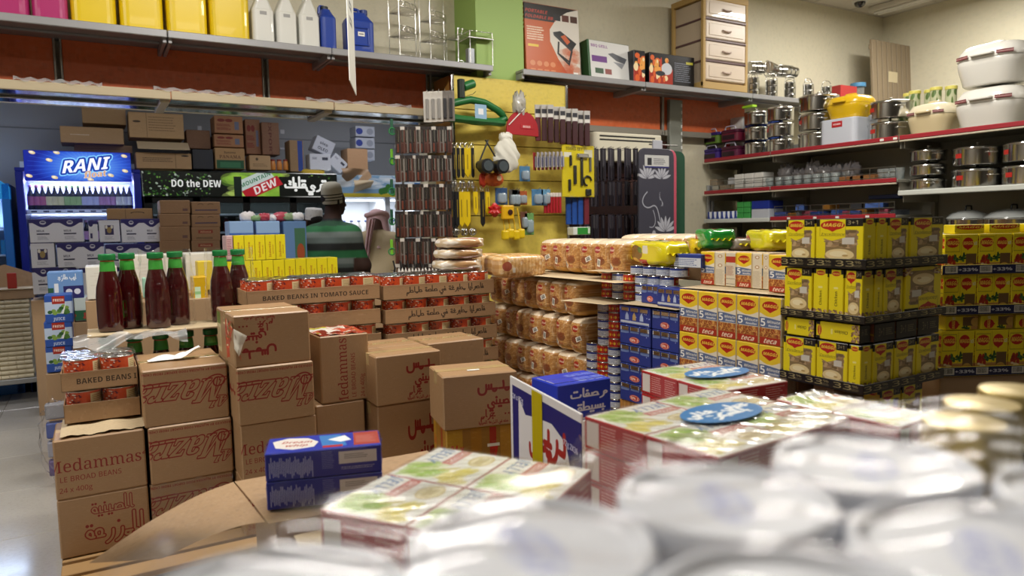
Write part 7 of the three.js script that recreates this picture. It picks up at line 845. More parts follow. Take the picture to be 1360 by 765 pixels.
{ const p = pv(693, 160, ZP + 0.06), t = T('red_card_pack', 'red half-round carded hose fitting tied at the top', 'blister pack', null, p.x, p.y - 0.06, ZP + 0.06); const s = new THREE.Shape(); s.moveTo(-0.13, -0.04); s.lineTo(0.13, -0.05); s.quadraticCurveTo(0.14, 0.06, 0.06, 0.11); s.lineTo(-0.04, 0.12); s.quadraticCurveTo(-0.14, 0.08, -0.13, -0.04); const h = new THREE.Path(); h.absellipse(0.0, 0.09, 0.05, 0.05, 0, 7); s.holes.push(h); M('card', new THREE.ExtrudeGeometry(s, { depth: 0.012, bevelEnabled: true, bevelSize: 0.002, bevelThickness: 0.002, bevelSegments: 1 }), mat(0xa81f28, 0.4), t); M('print', cbox(0.1, 0.03, 0.002, 0.0005, { f: [0, 0, 1, 1] }), printed(canvas(128, 48, (g) => { R4(g, '#b0242c', 0, 0, 128, 48); TX(g, 'BOSS', 64, 24, 34, '#e8ccc8'); }), 0.4), t).position.set(0.03, 0.0, 0.016); M('clear_top', pillow(0.1, 0.12, 0.06, 0.02, 10, 0.7), phys(0xd8d6d0, 0.15, { transmission: 0.4, thickness: 0 }), t).position.set(-0.02, 0.12, 0); M('cable_tie', rod([-0.12, 0.02, 0.02], [0.02, 0.15, 0.02], 0.004), mat(0xe8e4de, 0.4), t); M('hook', hookG, chrome, t).position.set(0.02, 0.22, -0.1); }
const strapY = mat(0xd8b90e, 0.4), strapK = mat(0x17171a, 0.4), ringG = new THREE.TorusGeometry(0.02, 0.0035, 6, 18);
function ruler(label, group, p0, py, len, m, w) { const p = pv(p0, py, ZP + 0.05), t = T('hanging_strap', label, 'strap', group, p.x, p.y, ZP + 0.05, rr(-0.2, 0.2)); const s = new THREE.Shape(); s.moveTo(-w / 2, 0); s.lineTo(w / 2, 0); s.lineTo(w / 2, -len + w * 0.7); s.lineTo(0, -len); s.lineTo(-w / 2, -len + w * 0.7); M('blade', new THREE.ExtrudeGeometry(s, { depth: 0.008, bevelEnabled: true, bevelSize: 0.002, bevelThickness: 0.002, bevelSegments: 1 }), m, t); M('groove', at(cbox(0.006, len * 0.5, 0.003, 0.001), 0, -len * 0.72, 0.011), mat(0x8a7410, 0.5), t); const r = M('ring', ringG, chrome, t); r.position.y = 0.018; r.rotation.y = 0.5; }
[[602, 0], [608, 1], [614, 0], [620, 2], [627, 0]].forEach(([p, k], i) => ruler(['black', 'black', 'thin yellow'][k] + ' hanging strap with key ring, upper row' + (i === 3 ? '' : ''), 'upper row straps', p, 197, 0.2, k === 2 ? strapY : strapK, k === 2 ? 0.045 : 0.018));
[[599, 0], [606, 0], [612, 2], [619, 1], [631, 2], [640, 0], [647, 2]].forEach(([p, k], i) => ruler(['black hanging strap with key ring, lower row', 'wide yellow hanging strap with key ring, lower row', 'yellow hanging strap with key ring, lower row'][k], k === 1 ? null : 'lower row straps, ' + (k ? 'yellow' : 'black'), p, 255, k === 2 && i > 3 ? 0.16 : 0.24, k ? strapY : strapK, k === 1 ? 0.05 : 0.03));
for (let k = 0; k < 6; k++) { const p = pv(603 + (k % 3) * 11 + (k > 2 ? 3 : 0), k > 2 ? 308 : 245, ZP + 0.05), t = T('metal_clip', 'bunch of bright metal loops below the ' + (k > 2 ? 'lower' : 'upper') + ' straps', 'clip', k > 2 ? 'loops, lower' : 'loops, upper', p.x, p.y, ZP + 0.05); for (let j = 0; j < 3; j++) { const r = M('loop', new THREE.TorusGeometry(0.026, 0.004, 6, 16), chrome, t); r.rotation.set(0.2, j * 0.8, 0.3); } }
{ const p = pv(650, 220, ZP + 0.09), t = T('head_lamp', 'black strapped goggles hanging by crossed cords', 'goggles', null, p.x, p.y, ZP + 0.09); const k = mat(0x1d1f22, 0.35); for (const s of [-1, 1]) { const m = M('lens_barrel', at(cyl(0.05, 0.07, 20), 0, 0, 0, Math.PI / 2), k, t); m.position.set(s * 0.06, -0.01, 0.02); const g = M('lens', at(cyl(0.036, 0.01, 20), 0, 0, 0, Math.PI / 2), phys(0x4a5256, 0.08, { clearcoat: 1 }), t); g.position.set(s * 0.06, -0.01, 0.09); } M('bridge', cbox(0.2, 0.06, 0.06, 0.015), k, t).position.y = -0.03; for (const s of [-1, 1]) { M('cord', rod([s * 0.09, 0.0, 0], [-s * 0.01, 0.18, -0.03], 0.006), k, t); } const q = pv(655, 239, ZP + 0.08), o = T('orange_toy', 'orange and red rubber fish-shaped pack below the goggles', 'toy', null, q.x, q.y - 0.035, ZP + 0.08); M('body', pillow(0.16, 0.08, 0.06, 0.008, 10, 0.7), mat(0xc2561a, 0.4), o); M('eye', at(cyl(0.018, 0.008, 14), 0, 0, 0, Math.PI / 2), mat(0xe2c8a0, 0.4), o).position.set(0.03, 0.045, 0.03); M('tail', pillow(0.06, 0.09, 0.03, 0.006, 8, 0.7), mat(0xa8301a, 0.4), o).position.set(-0.08, -0.005, 0); }
{ const p = pv(672, 205, ZP + 0.07), t = T('white_gloves', 'bundle of white cloth gloves on a hook', 'gloves', null, p.x, p.y - 0.1, ZP + 0.07); M('cloth', (() => { const g = new THREE.SphereGeometry(1, 24, 18), q = g.attributes.position; for (let i = 0; i < q.count; i++) { const x = q.getX(i), y = q.getY(i), z = q.getZ(i), n = 1 + 0.1 * Math.sin(x * 8 + y * 6) + 0.08 * Math.sin(y * 13 + x * 9); q.setXYZ(i, x * 0.1 * n * (1 - 0.3 * y), 0.1 + y * 0.13, z * 0.045 * n); } g.computeVertexNormals(); return g; })(), mat(0xd6d4c8, 0.8), t); M('cuff', pillow(0.1, 0.06, 0.05, 0.01, 10, 0.6), mat(0xe0ded4, 0.8), t).position.y = 0.19; }
const blPk = (l, g, p0, py, w, h, c, n = 1, d = 0.02) => { const p = pv(p0, py, ZP + 0.04), t = T('blister_pack', l, 'blister pack', g, p.x, p.y, ZP + 0.04); M('card', cbox(w, h, 0.006, 0.002), mat(c, 0.4), t); M('blister', pillow(w * 0.7, h * 0.6, d * 2, 0.002, 10, 0.5), phys(0xbfd0dc, 0.12, { transmission: 0.5, thickness: 0, clearcoat: 0.6 }), t).position.set(0, h * 0.1, 0.01); M('hook', hookG, chrome, t).position.set(0, h - 0.006, -0.09); };
blPk('blue carded hook pack alone on the yellow board', null, 697, 241, 0.09, 0.11, 0x4f7fa6); blPk('blue carded pack among grey ones beside the red bottle packs', null, 714, 273, 0.1, 0.12, 0x4a7aa2); blPk('second blue carded pack beside the red bottle packs', null, 725, 273, 0.08, 0.12, 0x6a9aba); blPk('orange-brown carded pack between grey cards', null, 694, 272, 0.08, 0.1, 0xa8552c); blPk('blue and black carded light behind the red bow', null, 666, 272, 0.1, 0.12, 0x3a5a86); for (const p of [680, 684, 687]) blPk('grey backing card on the yellow board', 'grey cards', p, 274, 0.05, 0.12, 0x5a5856); blPk('green and white carded bulb near the foot of the yellow board', null, 703, 312, 0.08, 0.16, 0x6a9a5a); blPk('brown carded pack behind the green bulb card', null, 696, 305, 0.06, 0.13, 0x6a4432);
for (let k = 0; k < 8; k++) { const p = pv(712 + k * 4, 226, ZP + 0.05), t = T('glue_pack', k === 0 ? 'red-edged glue card at the end of the glue row' : 'white and violet glue card in the row above the blue packs', 'card', k ? 'glue cards' : null, p.x, p.y, ZP + 0.03 + k * 0.012, 0.7); M('card', cbox(0.06, 0.13, 0.004, 0.001, { f: [0, 0, 1, 1] }), k ? once('glue', () => printed(canvas(64, 128, (g) => { R4(g, '#b9b6bc', 0, 0, 64, 128); R4(g, '#4a4a8a', 10, 40, 44, 60); R4(g, '#8a2a34', 0, 110, 64, 18); }), 0.4)) : mat(0xa02430, 0.4), t); M('tube', at(cyl(0.008, 0.08, 10), 0, 0.02, 0.01), mat(0x9a9aa2, 0.3), t); }
for (let k = 0; k < 6; k++) { const p = pv(727 + k * 3, 283, ZP + 0.06), t = T('red_pen', 'red marker pack on the yellow board below the glue cards', 'marker', 'red markers', p.x, p.y, ZP + 0.03 + k * 0.01); M('barrel', cyl(0.011, 0.12, 12), mat(0xa8202c, 0.35), t); M('cap', cyl(0.012, 0.03, 12), mat(0xd8cfc8, 0.4), t).position.y = 0.12; }
for (let k = 0; k < 4; k++) { const p = pv(671 + k * 7, 315 + (k % 2) * -2, ZP + 0.08), t = T('yellow_ball_brush', 'yellow ball on a plastic stem at the foot of the yellow board', 'brush', 'yellow balls', p.x, p.y - 0.02, ZP + 0.08); M('ball', rprism(0.055, 0.055, 0.07, 0.026, 0.012), mat(0xdcbc10, 0.4), t); M('stem', rod([0, 0.06, 0], [-0.01, 0.22, -0.03], 0.005), mat(0xd8b012, 0.4), t); }
{ const p = pv(674, 282, ZP + 0.09), t = T('yellow_holder', 'yellow triangular holder with a dark eye', 'holder', null, p.x, p.y - 0.05, ZP + 0.09); M('body', at(rprism(0.1, 0.04, 0.1, 0.018, 0.008), 0, 0, 0), mat(0xdba910, 0.4), t); M('eye', at(cyl(0.02, 0.006, 14), 0, 0, 0, Math.PI / 2), mat(0x3a1a14, 0.4), t).position.set(0.01, 0.05, 0.021); const q = pv(657, 279, ZP + 0.08), r = T('red_bow', 'red crumpled foil bow beside the yellow holder', 'bow', null, q.x, q.y - 0.05, ZP + 0.08); M('bow', (() => { const g = new THREE.IcosahedronGeometry(0.05, 2), a = g.attributes.position; for (let i = 0; i < a.count; i++) { const n = 0.75 + 0.5 * Math.abs(Math.sin(a.getX(i) * 90) * Math.sin(a.getY(i) * 80)); a.setXYZ(i, a.getX(i) * n, a.getY(i) * n + 0.05, a.getZ(i) * n * 0.6); } g.computeVertexNormals(); return g; })(), mat(0xb81a1c, 0.35), r); }
// brushes with pale headers
for (let k = 0; k < 13; k++) { const p = pv(718 + k * 5.4, 136 + k * 0.9, ZP + 0.1), t = T('paint_brush', 'dark red hanging brush with a pale header card', 'brush', 'dark red brushes', p.x, p.y - 0.27, ZP + 0.06 + (k % 3) * 0.03, -0.3); M('bristles', rprism(0.042, 0.018, 0.17, 0.006, 0.003), mat(k % 3 ? 0x3a1018 : 0x5a1822, 0.6), t); M('header_card', at(cbox(0.046, 0.1, 0.01, 0.002, { f: [0, 0, 1, 1] }), 0, 0.16, 0), once('brush', () => printed(canvas(64, 128, (g) => { R4(g, '#b9b6b2', 0, 0, 64, 128); R4(g, '#3a3a40', 6, 40, 52, 40); R4(g, '#d9d6d0', 6, 86, 52, 30); }), 0.35)), t); }
{ // tool set on a yellow card
  const a = pv(745, 192, ZP + 0.09), b = pv(790, 262, ZP + 0.09), w = b.x - a.x, h = a.y - b.y, t = T('tool_set', 'yellow carded tool set with hammer, pliers and knives', 'tool set', null, (a.x + b.x) / 2, b.y, ZP + 0.09, 0.05); M('card', cbox(w, h, 0.012, 0.004, { f: [0, 0, 1, 1] }), printed(canvas(192, 256, (g) => { R4(g, '#cfbd22', 0, 0, 192, 256); TX(g, 'TOOLS SET', 70, 18, 20, '#3a3614'); R4(g, '#d9d6c4', 10, 36, 44, 24); R4(g, '#c9c6ae', 130, 20, 50, 40); }), 0.3), t); const dk = mat(0x24241e, 0.4), put = (n, g, m, x, y) => { const o = M(n, g, m, t); o.position.set((x - 0.5) * w, y * h, 0.014); return o; };
  put('hammer_handle', rprism(0.022, 0.016, h * 0.55, 0.006, 0.003), dk, 0.58, 0.22); put('hammer_head', rprism(w * 0.36, 0.03, 0.03, 0.008, 0.004), steel, 0.6, 0.76); put('knife', rprism(0.026, 0.014, h * 0.36, 0.008, 0.003), dk, 0.37, 0.25); put('screwdriver', rprism(0.02, 0.016, h * 0.2, 0.008, 0.003), dk, 0.24, 0.6); put('cutter', rprism(0.022, 0.014, h * 0.22, 0.006, 0.003), dk, 0.2, 0.12); put('tester', rprism(0.018, 0.014, h * 0.28, 0.006, 0.003), mat(0x5a5a52, 0.4), 0.85, 0.5); put('pliers', new THREE.TorusGeometry(0.035, 0.007, 6, 16, 4.6), dk, 0.76, 0.32); put('tape_measure', rprism(0.05, 0.03, 0.05, 0.02, 0.006), mat(0x1f2420, 0.4), 0.78, 0.03); M('blister', at(pillow(w * 0.96, h * 0.96, 0.06, 0.002, 12, 0.3), 0, h * 0.02, 0.02), phys(0xffffff, 0.06, { transmission: 1, thickness: 0, ior: 1.3 }), t); }
for (let k = 0; k < 4; k++) { const p = pv(757 + k * 7, 298, ZP + 0.06), t = T('blue_cloth', 'blue packed cloth hanging under the tool set', 'cloth', 'blue cloths', p.x, p.y, ZP + 0.04 + k * 0.01); M('pack', rprism(0.045, 0.02, 0.22, 0.008, 0.004), mat(k === 3 ? 0x6a2430 : 0x1f4a96, 0.4), t); } { const p = pv(769, 312, ZP + 0.08), t = T('green_box', 'small green and white box below the blue cloths', 'box', null, p.x, p.y, ZP + 0.08); M('carton', cbox(0.16, 0.06, 0.08, 0.004, { f: [0, 0, 1, 1] }), printed(canvas(128, 48, (g) => { R4(g, '#2f8a34', 0, 0, 128, 48); R4(g, '#d6dad2', 0, 0, 30, 48); R4(g, '#c9d6c4', 108, 6, 16, 34); }), 0.4), t); }
// dark knives and ladles on the maroon panel
const dkC = [0x2a2630, 0x34303a, 0x221d24, 0x3f3a44].map((c) => mat(c, 0.4));
for (let r = 0; r < 3; r++) for (let k = 0; k < 11; k++) { const p = pv(772 + k * 7.2, 197 + r * 44, -4.68), L = r ? 0.2 : 0.26, t = T('knife_pack', 'dark carded kitchen knife in the ' + ['top', 'middle', 'lowest'][r] + ' row on the maroon panel', 'knife pack', 'dark knife packs, ' + ['top', 'middle', 'lowest'][r] + ' row', p.x, p.y - L, -4.7 + (k % 3) * 0.02, rr(-0.3, 0.3)); M('card', cbox(0.05, L, 0.004, 0.002), dkC[(k + r) % 4], t); M('blade', at(cbox(0.02, L * 0.5, 0.006, 0.003), 0, L * 0.45, 0.005), mat(0x6a6870, 0.35, { metalness: 0.7 }), t); M('handle', at(rprism(0.018, 0.014, L * 0.38, 0.006, 0.003), 0, 0.012, 0.006), dkC[2], t); const hk = M('hook', hookG, wireM, t); hk.scale.z = 2; hk.position.set(0, L - 0.004, -0.245); }
// lotus-print boards
{ const z = -4.42, a = pv(847, 197, z), b = pv(893, 197, z), w = b.x - a.x, h = 1.05, y0 = a.y - h; const lotus = canvas(384, 1024, (g) => { R4(g, '#3f3f4a', 0, 0, 384, 1024); const fl = (x, y, s, c) => { g.save(); g.translate(x, y); g.fillStyle = c; for (let i = -3; i <= 3; i++) { g.save(); g.rotate(i * 0.42); g.beginPath(); g.moveTo(0, 0); g.quadraticCurveTo(-s * 0.24, -s * 0.55, 0, -s); g.quadraticCurveTo(s * 0.24, -s * 0.55, 0, 0); g.fill(); g.strokeStyle = '#3f3f4a'; g.lineWidth = 3; g.stroke(); g.restore(); } g.restore(); }; fl(90, 230, 120, '#a9abb4'); fl(250, 230, 110, '#a9abb4'); fl(290, 640, 130, '#a9abb4'); g.strokeStyle = '#9a9ca6'; g.lineWidth = 10; g.beginPath(); g.moveTo(90, 330); g.bezierCurveTo(-20, 400, 60, 480, 140, 440); g.bezierCurveTo(220, 410, 210, 560, 250, 580); g.stroke(); g.lineWidth = 7; g.beginPath(); g.moveTo(150, 470); g.bezierCurveTo(200, 560, 170, 620, 110, 600); g.stroke(); g.lineWidth = 3; for (let i = 0; i < 4; i++) { g.beginPath(); g.moveTo(230, 330 + i * 20); g.bezierCurveTo(200, 380, 280, 400, 240 + i * 6, 440); g.stroke(); } EL(g, '#9a9ca6', 160, 650, 20, 22); });
  const mk = (label, m, x, z2, edge) => { const t = T('serving_board', label, 'board', null, x, y0, z2, 0.0); const s = new THREE.Shape(), W = w / 2, r = 0.07; s.moveTo(-W + r, 0); s.lineTo(W - r, 0); s.quadraticCurveTo(W, 0, W, r); s.lineTo(W, h - r); s.quadraticCurveTo(W, h, W - r, h); s.lineTo(-W + r, h); s.quadraticCurveTo(-W, h, -W, h - r); s.lineTo(-W, r); s.quadraticCurveTo(-W, 0, -W + r, 0); const g = new THREE.ExtrudeGeometry(s, { depth: 0.012, bevelEnabled: true, bevelSize: 0.004, bevelThickness: 0.004, bevelSegments: 2, curveSegments: 6 }), p = g.attributes.position, uv = g.attributes.uv; for (let i = 0; i < p.count; i++) uv.setXY(i, p.getX(i) / w + 0.5, p.getY(i) / h); M('board', g, m, t); return t; };
  const cx = (a.x + b.x) / 2, f = mk('dark grey folding board printed with pale lotus flowers', printed(lotus, 0.35), cx, z); M('label_card', cbox(w * 0.7, 0.1, 0.003, 0.001, { f: [0, 0, 1, 1] }), printed(canvas(128, 64, (g) => { R4(g, '#b9bab8', 0, 0, 128, 64); R4(g, '#2a2a30', 14, 14, 22, 36); greek(g, '#5a5a62', 46, 16, 70, 34, 4, 4); R4(g, '#2d2f6a', 0, 56, 128, 8); }), 0.4), f).position.set(0, h - 0.15, 0.018); M('hanger', rprism(0.1, 0.02, 0.08, 0.02, 0.004), mat(0xa8aab4, 0.35), f).position.set(0.02, h - 0.01, 0.0);
  mk('pink-edged board hung right behind the lotus board', mat(0xc05468, 0.4), cx + 0.055, z - 0.03); mk('second pink-edged board behind the first', mat(0xa83a50, 0.4), cx + 0.075, z - 0.07); const g2 = mk('green board hung at the back of the lotus boards', mat(0x1f4a34, 0.45), cx + 0.2, z - 0.14); g2.rotation.y = -0.5;
}
TM('wall_hook_rail', 'chrome rail the lotus boards hang from', 'rail', null, rod([-0.12, 0, 0], [0.18, 0, 0], 0.006, 8), wireM, 4.0, onZ(870, 192, -4.45).y, -4.45);

// ---------- three shoppers ----------
const smin = (a, b, k) => { const h = Math.max(k - Math.abs(a - b), 0) / k; return Math.min(a, b) - h * h * k * 0.25; };
function meshField(bones, center, half, res, k) { // bones: [ax,ay,az,bx,by,bz,ra,rb]; signed distance to tapered capsules, smoothly joined
  const mc = new MarchingCubes(res, new THREE.MeshStandardMaterial(), false, false, 260000), F = mc.field, D = mc.isolation = 0, hs = res / 2;
  for (let z = 0; z < res; z++) for (let y = 0; y < res; y++) for (let x = 0; x < res; x++) {
    const X = ((x - hs) / hs) * half + center[0], Y = ((y - hs) / hs) * half + center[1], Z = ((z - hs) / hs) * half + center[2]; let d = 9;
    for (const b of bones) { const dx = b[3] - b[0], dy = b[4] - b[1], dz = b[5] - b[2], px = X - b[0], py = Y - b[1], pz = Z - b[2]; let t = (px * dx + py * dy + pz * dz) / (dx * dx + dy * dy + dz * dz + 1e-9); t = t < 0 ? 0 : t > 1 ? 1 : t; const ex = px - dx * t, ey = py - dy * t, ez = pz - dz * t, q = Math.sqrt(ex * ex + ey * ey + ez * ez) - (b[6] + (b[7] - b[6]) * t); if (q < d + k) d = d > 8 ? q : smin(d, q, b[8] || k); }
    F[x + y * res + z * res * res] = -d;
  }
  mc.update(); const n = mc.count, g = new THREE.BufferGeometry(), P = mc.positionArray.slice(0, n * 3);
  for (let i = 0; i < n; i++) for (let c = 0; c < 3; c++) P[i * 3 + c] = P[i * 3 + c] * half + center[c];
  g.setAttribute('position', new THREE.BufferAttribute(P, 3)); const m = mergeVertices(g, 1e-5); m.computeVertexNormals(); return m.toNonIndexed();
}
function handBones(w, e, s) { // palm and five fingers continuing from elbow e to wrist w
  const d = new THREE.Vector3(w[0] - e[0], w[1] - e[1], w[2] - e[2]).normalize(), side = new THREE.Vector3(d.y, -d.x, 0.15).normalize(), nrm = new THREE.Vector3().crossVectors(d, side), W = new THREE.Vector3(...w), out = [], P = (a, b, c) => W.clone().addScaledVector(d, a).addScaledVector(side, b).addScaledVector(nrm, c), seg = (p, q, r0, r1) => out.push([p.x, p.y, p.z, q.x, q.y, q.z, r0, r1, 0.006]);
  seg(P(0.0, 0, 0), P(0.03, 0.01, 0), 0.022, 0.02); seg(P(0.03, -0.022, 0), P(0.085, -0.026, 0), 0.014, 0.012); seg(P(0.03, 0.022, 0), P(0.085, 0.026, 0), 0.014, 0.012); seg(P(0.03, 0, 0), P(0.09, 0, 0), 0.015, 0.013);
  [[-0.03, 0.055], [-0.01, 0.07], [0.01, 0.066], [0.03, 0.05]].forEach(([b, L]) => { seg(P(0.085, b, 0), P(0.085 + L * 0.55, b * 1.1, 0.012), 0.0095, 0.0085); seg(P(0.085 + L * 0.55, b * 1.1, 0.012), P(0.085 + L, b * 1.1, 0.034), 0.0085, 0.0075); });
  seg(P(0.025, s * 0.03, 0.005), P(0.06, s * 0.052, 0.018), 0.012, 0.01); seg(P(0.06, s * 0.052, 0.018), P(0.085, s * 0.055, 0.034), 0.01, 0.0085); return out;
}
function figure(label, x, z, ry, H, o) {
  const t = T('person', label, 'person', null, x, 0, z, ry), b = [], B = (a, c, r0, r1, k) => b.push([a[0] * H, a[1] * H, a[2] * H, c[0] * H, c[1] * H, c[2] * H, r0 * H, r1 * H, k]);
  const lean = o.lean || 0, wd = o.wd || 1, L = (p) => [p[0] * wd, p[1], p[2] + lean * Math.max(0, p[1] - 0.55)];
  for (const s of [-1, 1]) {
    B([s * 0.055, 0.028, -0.01], [s * 0.07, 0.018, 0.085], 0.024, 0.02); B([s * 0.055, 0.04, 0], [s * 0.055, 0.28, 0.008], 0.026, 0.037); B([s * 0.055, 0.28, 0.008], [s * 0.06, 0.5, 0], 0.04, 0.056);
    B(L([s * 0.055, 0.53, 0]), L([s * 0.06, 0.63, 0.004]), 0.068, 0.064); B(L([s * 0.06, 0.63, 0.004]), L([s * 0.075, 0.76, 0]), 0.062, 0.062); B(L([0, 0.795, 0]), L([s * 0.112, 0.772, -0.004]), 0.046, 0.04);
    const e = o.elbow[s > 0 ? 1 : 0], w = o.wrist[s > 0 ? 1 : 0]; B(L([s * 0.12, 0.77, -0.004]), L(e), o.sleeve ? 0.039 : 0.033, 0.027); B(L(e), L(w), 0.027, 0.018);
  }
  B(L([0, 0.52, 0]), L([0, 0.72, 0.01]), 0.075, 0.07); B(L([0, 0.8, 0]), L([0, 0.87, 0.014]), 0.034, 0.031); if (o.robe) { B([0, 0.12, 0.01], [0, 0.55, 0.005], 0.13, 0.095, 0.06); }
  const hd = o.head, hc = [hd[0] * H, hd[1] * H, hd[2] * H]; B(L([0, 0.86, 0.012]), hd, 0.03, 0.035);
  const body = meshField(b, [0, H * 0.5, 0], H * 0.53, 124, 0.05);
  // head with brow, nose, cheeks, chin and ears
  const q = H * 0.067 / 0.115, hb = [], hB = (a, c, r0, r1, k) => { const R = (v) => { const [X, Y, Z] = v, cp = Math.cos(o.pitch || 0), sp = Math.sin(o.pitch || 0), y1 = Y * cp - Z * sp, z1 = Y * sp + Z * cp, cy = Math.cos(o.turn || 0), sy = Math.sin(o.turn || 0); return [X * cy + z1 * sy, y1, -X * sy + z1 * cy]; }, A = R(a), C = R(c); hb.push([hc[0] + A[0] * q, hc[1] + A[1] * q, hc[2] + A[2] * q, hc[0] + C[0] * q, hc[1] + C[1] * q, hc[2] + C[2] * q, r0 * q, r1 * q, k * q]); };
  hB([0, 0.035, -0.02], [0, 0.03, 0.015], 0.078, 0.074, 0.03); hB([0, -0.02, 0.03], [0, -0.075, 0.055], 0.055, 0.034, 0.03); hB([-0.03, 0.018, 0.068], [0.03, 0.018, 0.068], 0.017, 0.017, 0.02); hB([0, 0.01, 0.082], [0, -0.025, 0.1], 0.009, 0.015, 0.012); hB([-0.02, -0.058, 0.08], [0.02, -0.058, 0.08], 0.011, 0.011, 0.01); for (const s of [-1, 1]) { hB([s * 0.074, 0.012, -0.004], [s * 0.08, -0.02, 0.0], 0.015, 0.011, 0.008); hB([s * 0.035, -0.02, 0.055], [s * 0.03, -0.03, 0.06], 0.026, 0.024, 0.02); hB([s * 0.028, 0.0, 0.075], [s * 0.03, 0.0, 0.076], 0.0115, 0.0115, 0.003); } hB([0, -0.06, -0.01], [0, -0.14, -0.025], 0.05, 0.048, 0.03);
  const head = meshField(hb, hc, q * 0.2, 74, 0.02 * q), hands = o.wrist.map((w, i) => { const hw = L(w).map((v) => v * H), he = L(o.elbow[i]).map((v) => v * H), bones = handBones(hw, he, i ? 1 : -1); return meshField(bones, [hw[0] + (hw[0] - he[0]) * 0.3, hw[1] + (hw[1] - he[1]) * 0.3, hw[2] + (hw[2] - he[2]) * 0.3], 0.16, 92, 0.008); });
  const paint = (g, fn) => { const p = g.attributes.position, c = new Float32Array(p.count * 3), k = new THREE.Color(); for (let i = 0; i < p.count; i++) { k.set(fn(p.getX(i) / H, p.getY(i) / H, p.getZ(i) / H)); c.set([k.r, k.g, k.b], i * 3); } g.setAttribute('color', new THREE.BufferAttribute(c, 3)); return g; };
  const g = mergeGeometries([paint(body, o.cloth), paint(head, (X, Y, Z) => (o.hair && Z < hd[2] - 0.012 && Y > hd[1] - 0.03 ? 0x15100e : o.skin)), ...hands.map((h) => paint(h, () => o.skin))].map((m) => { for (const k of Object.keys(m.attributes)) if (!['position', 'normal', 'color'].includes(k)) m.deleteAttribute(k); return m; }));
  M('body', g, new THREE.MeshStandardMaterial({ vertexColors: true, roughness: 0.75 }), t); return { t, hc, q };
}
const armY = (X, Y, Z, e, w) => false;
// striped polo and knitted cap
{
  const skin = 0x3a2218, p = onZ(441, 300, -5.45), S1 = [[0.815, 0x1e4a30], [0.785, 0x226a3c], [0.765, 0x6f7a76], [0.735, 0x5c6864], [0.705, 0x121614], [0.668, 0x1f6438], [0.645, 0x6f7874], [0.625, 0x4e5a56], [0.6, 0x121614], [0.565, 0x1f6438], [0.54, 0x66706c], [0.5, 0x161a18]];
  const stripe = (Y) => { for (const [y, c] of S1) if (Y > y) return c; return 0x1a1c22; };
  const f = figure('man in a green, grey and black striped polo and knitted cap, seen from behind', p.x, -5.45, Math.PI - 0.75, 1.655, { elbow: [[-0.17, 0.63, 0.02], [0.165, 0.63, 0.03]], wrist: [[-0.13, 0.55, 0.13], [0.1, 0.56, 0.14]], sleeve: true, head: [0, 0.925, 0.022], skin, hair: true, wd: 0.84, turn: -0.6, cloth: (X, Y, Z) => { const arm = Math.abs(X) > 0.112; if (Y < 0.05) return 0x141414; if (Y < 0.5 && !(arm && Y > 0.45)) return 0x20222a; if (arm && Y < 0.665) return skin; if (Y > 0.835) return Y > 0.848 ? skin : 0x14181a; return stripe(Y); } });
  const r = f.q * 0.0795, cap = M('knitted_cap', lathe([[r * 1.0, -0.03], [r * 1.03, 0.0], [r * 1.05, 0.035], [r * 1.03, 0.07], [r * 0.9, 0.098], [r * 0.55, 0.116], [0.0001, 0.12]].map(([a, y]) => [a, y * 1.1]), 34), printed(canvas(256, 128, (g) => { R4(g, '#bcb8a6', 0, 0, 256, 128); for (let y = 0; y < 128; y += 4) R4(g, 'rgba(70,66,55,.3)', 0, y, 256, 1.5); for (let x = 0; x < 256; x += 5) R4(g, 'rgba(230,226,210,.25)', x, 0, 1.5, 128); for (const y of [84, 96, 108]) R4(g, '#3a3a36', 0, y, 256, 4.5); }), 0.9), f.t); cap.position.set(f.hc[0], f.hc[1] + 0.022, f.hc[2] - 0.012); cap.rotation.x = -0.16;
}
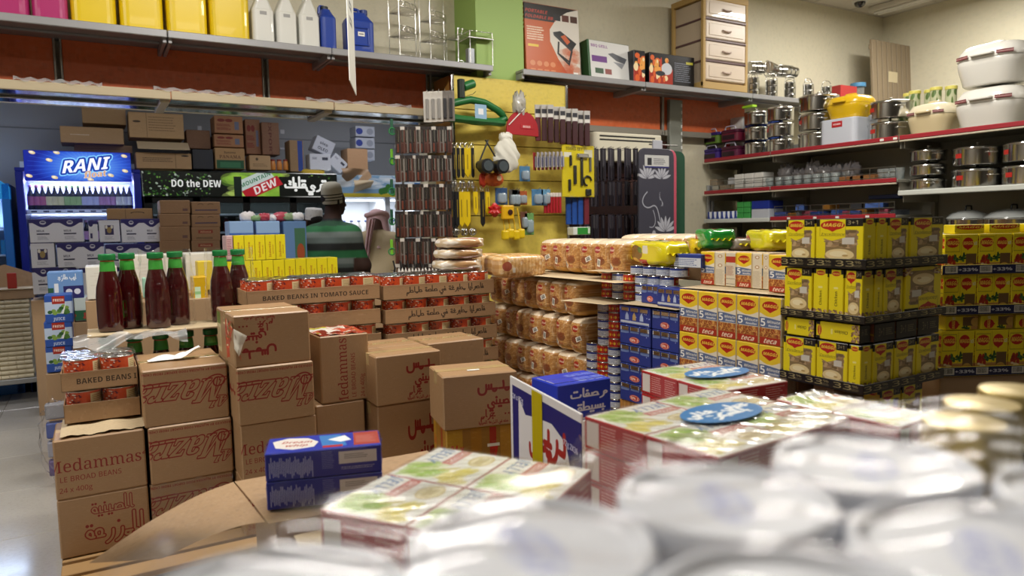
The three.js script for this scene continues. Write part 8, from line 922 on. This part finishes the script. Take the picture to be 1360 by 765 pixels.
// red and white headcloth, sand-coloured robe
{
  const skin = 0x4a2c1e, p = onZ(488, 300, -5.9), f = figure('man in a sand-coloured robe and red and white headcloth, head bowed', p.x + 0.07, -5.9, Math.PI - 0.35, 1.56, { lean: 0.1, elbow: [[-0.15, 0.63, 0.06], [0.15, 0.63, 0.06]], wrist: [[-0.08, 0.6, 0.2], [0.08, 0.6, 0.2]], robe: true, sleeve: true, head: [-0.01, 0.885, 0.1], skin, pitch: 0.35, turn: 0.5, cloth: (X, Y, Z) => (Y < 0.04 ? 0x2a1c14 : Y > 0.84 ? skin : 0xc4b08a) });
  const chk = printed(canvas(256, 256, (g) => { R4(g, '#dcc4c2', 0, 0, 256, 256); for (let i = 0; i < 64; i++) for (let j = 0; j < 64; j++) if ((i + j) % 2) R4(g, (i + j * 3) % 7 ? '#b8606c' : '#a84a58', i * 4, j * 4, 3, 3); }), 0.85), r = f.q * 0.096;
  const cl = M('headcloth', sheet((u, v) => { const a = (u - 0.5) * Math.PI * 1.5 - Math.PI / 2, fold = 0.008 * Math.sin(u * 34) * v; if (v < 0.45) { const q = (v / 0.45) * Math.PI * 0.55; return [Math.cos(a) * r * Math.sin(q) * 1.05, r * Math.cos(q) * 1.12, Math.sin(a) * r * Math.sin(q) * 1.1]; } const k = (v - 0.45) / 0.55, R = r * (1.05 + 0.25 * k) + fold; return [Math.cos(a) * R, -0.02 - 0.22 * k - 0.05 * Math.sin(u * 3.1) * k, Math.sin(a) * R * (1 + 0.1 * k) - 0.02 * k]; }, 44, 26), chk, f.t); cl.position.set(f.hc[0], f.hc[1] + 0.015, f.hc[2] - 0.01); cl.rotation.set(0.25, 0.4, 0);
  const rl = M('headcloth_roll', bar(Array.from({ length: 13 }, (_, i) => { const a = i * Math.PI / 6; return [Math.cos(a) * r * 1.04, 0.012 * Math.sin(a * 2), Math.sin(a) * r * 1.08]; }), 0.022, 8), chk, f.t); rl.position.set(f.hc[0], f.hc[1] + 0.05, f.hc[2]); rl.rotation.set(0.25, 0, 0.05);
  M('headcloth_tail', sheet((u, v) => [0.02 + 0.055 * (u - 0.5) * (1 - 0.3 * v) + 0.12 * v * (1 - v * 0.4), -0.52 * v, -0.15 - 0.05 * Math.sin(v * 2.4) + 0.012 * Math.sin(u * 14)], 12, 24), chk, f.t).position.set(f.hc[0] + 0.02, f.hc[1] + 0.02, f.hc[2] - 0.05);
}
// white cap
{
  const skin = 0x3a241a, p = onZ(419, 284, -6.25), f = figure('shorter man in a white prayer cap standing behind the striped polo', p.x, -6.25, Math.PI + 0.4, 1.5, { elbow: [[-0.16, 0.63, 0.03], [0.16, 0.63, 0.03]], wrist: [[-0.12, 0.53, 0.12], [0.12, 0.53, 0.12]], sleeve: true, head: [0, 0.925, 0.022], skin, hair: true, cloth: (X, Y, Z) => (Y < 0.05 ? 0x1a1614 : Y < 0.5 ? 0x2a2a30 : Y > 0.845 ? skin : 0x6a2228) }), r = f.q * 0.082;
  const c = M('prayer_cap', lathe([[r * 1.02, -0.01], [r * 1.05, 0.02], [r * 1.02, 0.075], [r * 0.9, 0.09], [0.0001, 0.096]], 30), printed(canvas(128, 64, (g) => { R4(g, '#cfcdc8', 0, 0, 128, 64); for (let i = 0; i < 200; i++) R4(g, 'rgba(120,116,108,.35)', rnd() * 128, rnd() * 64, 2, 2); }), 0.9), f.t); c.position.set(f.hc[0], f.hc[1] + 0.03, f.hc[2] - 0.006); c.rotation.x = -0.1;
}

renderer.render(scene, camera);
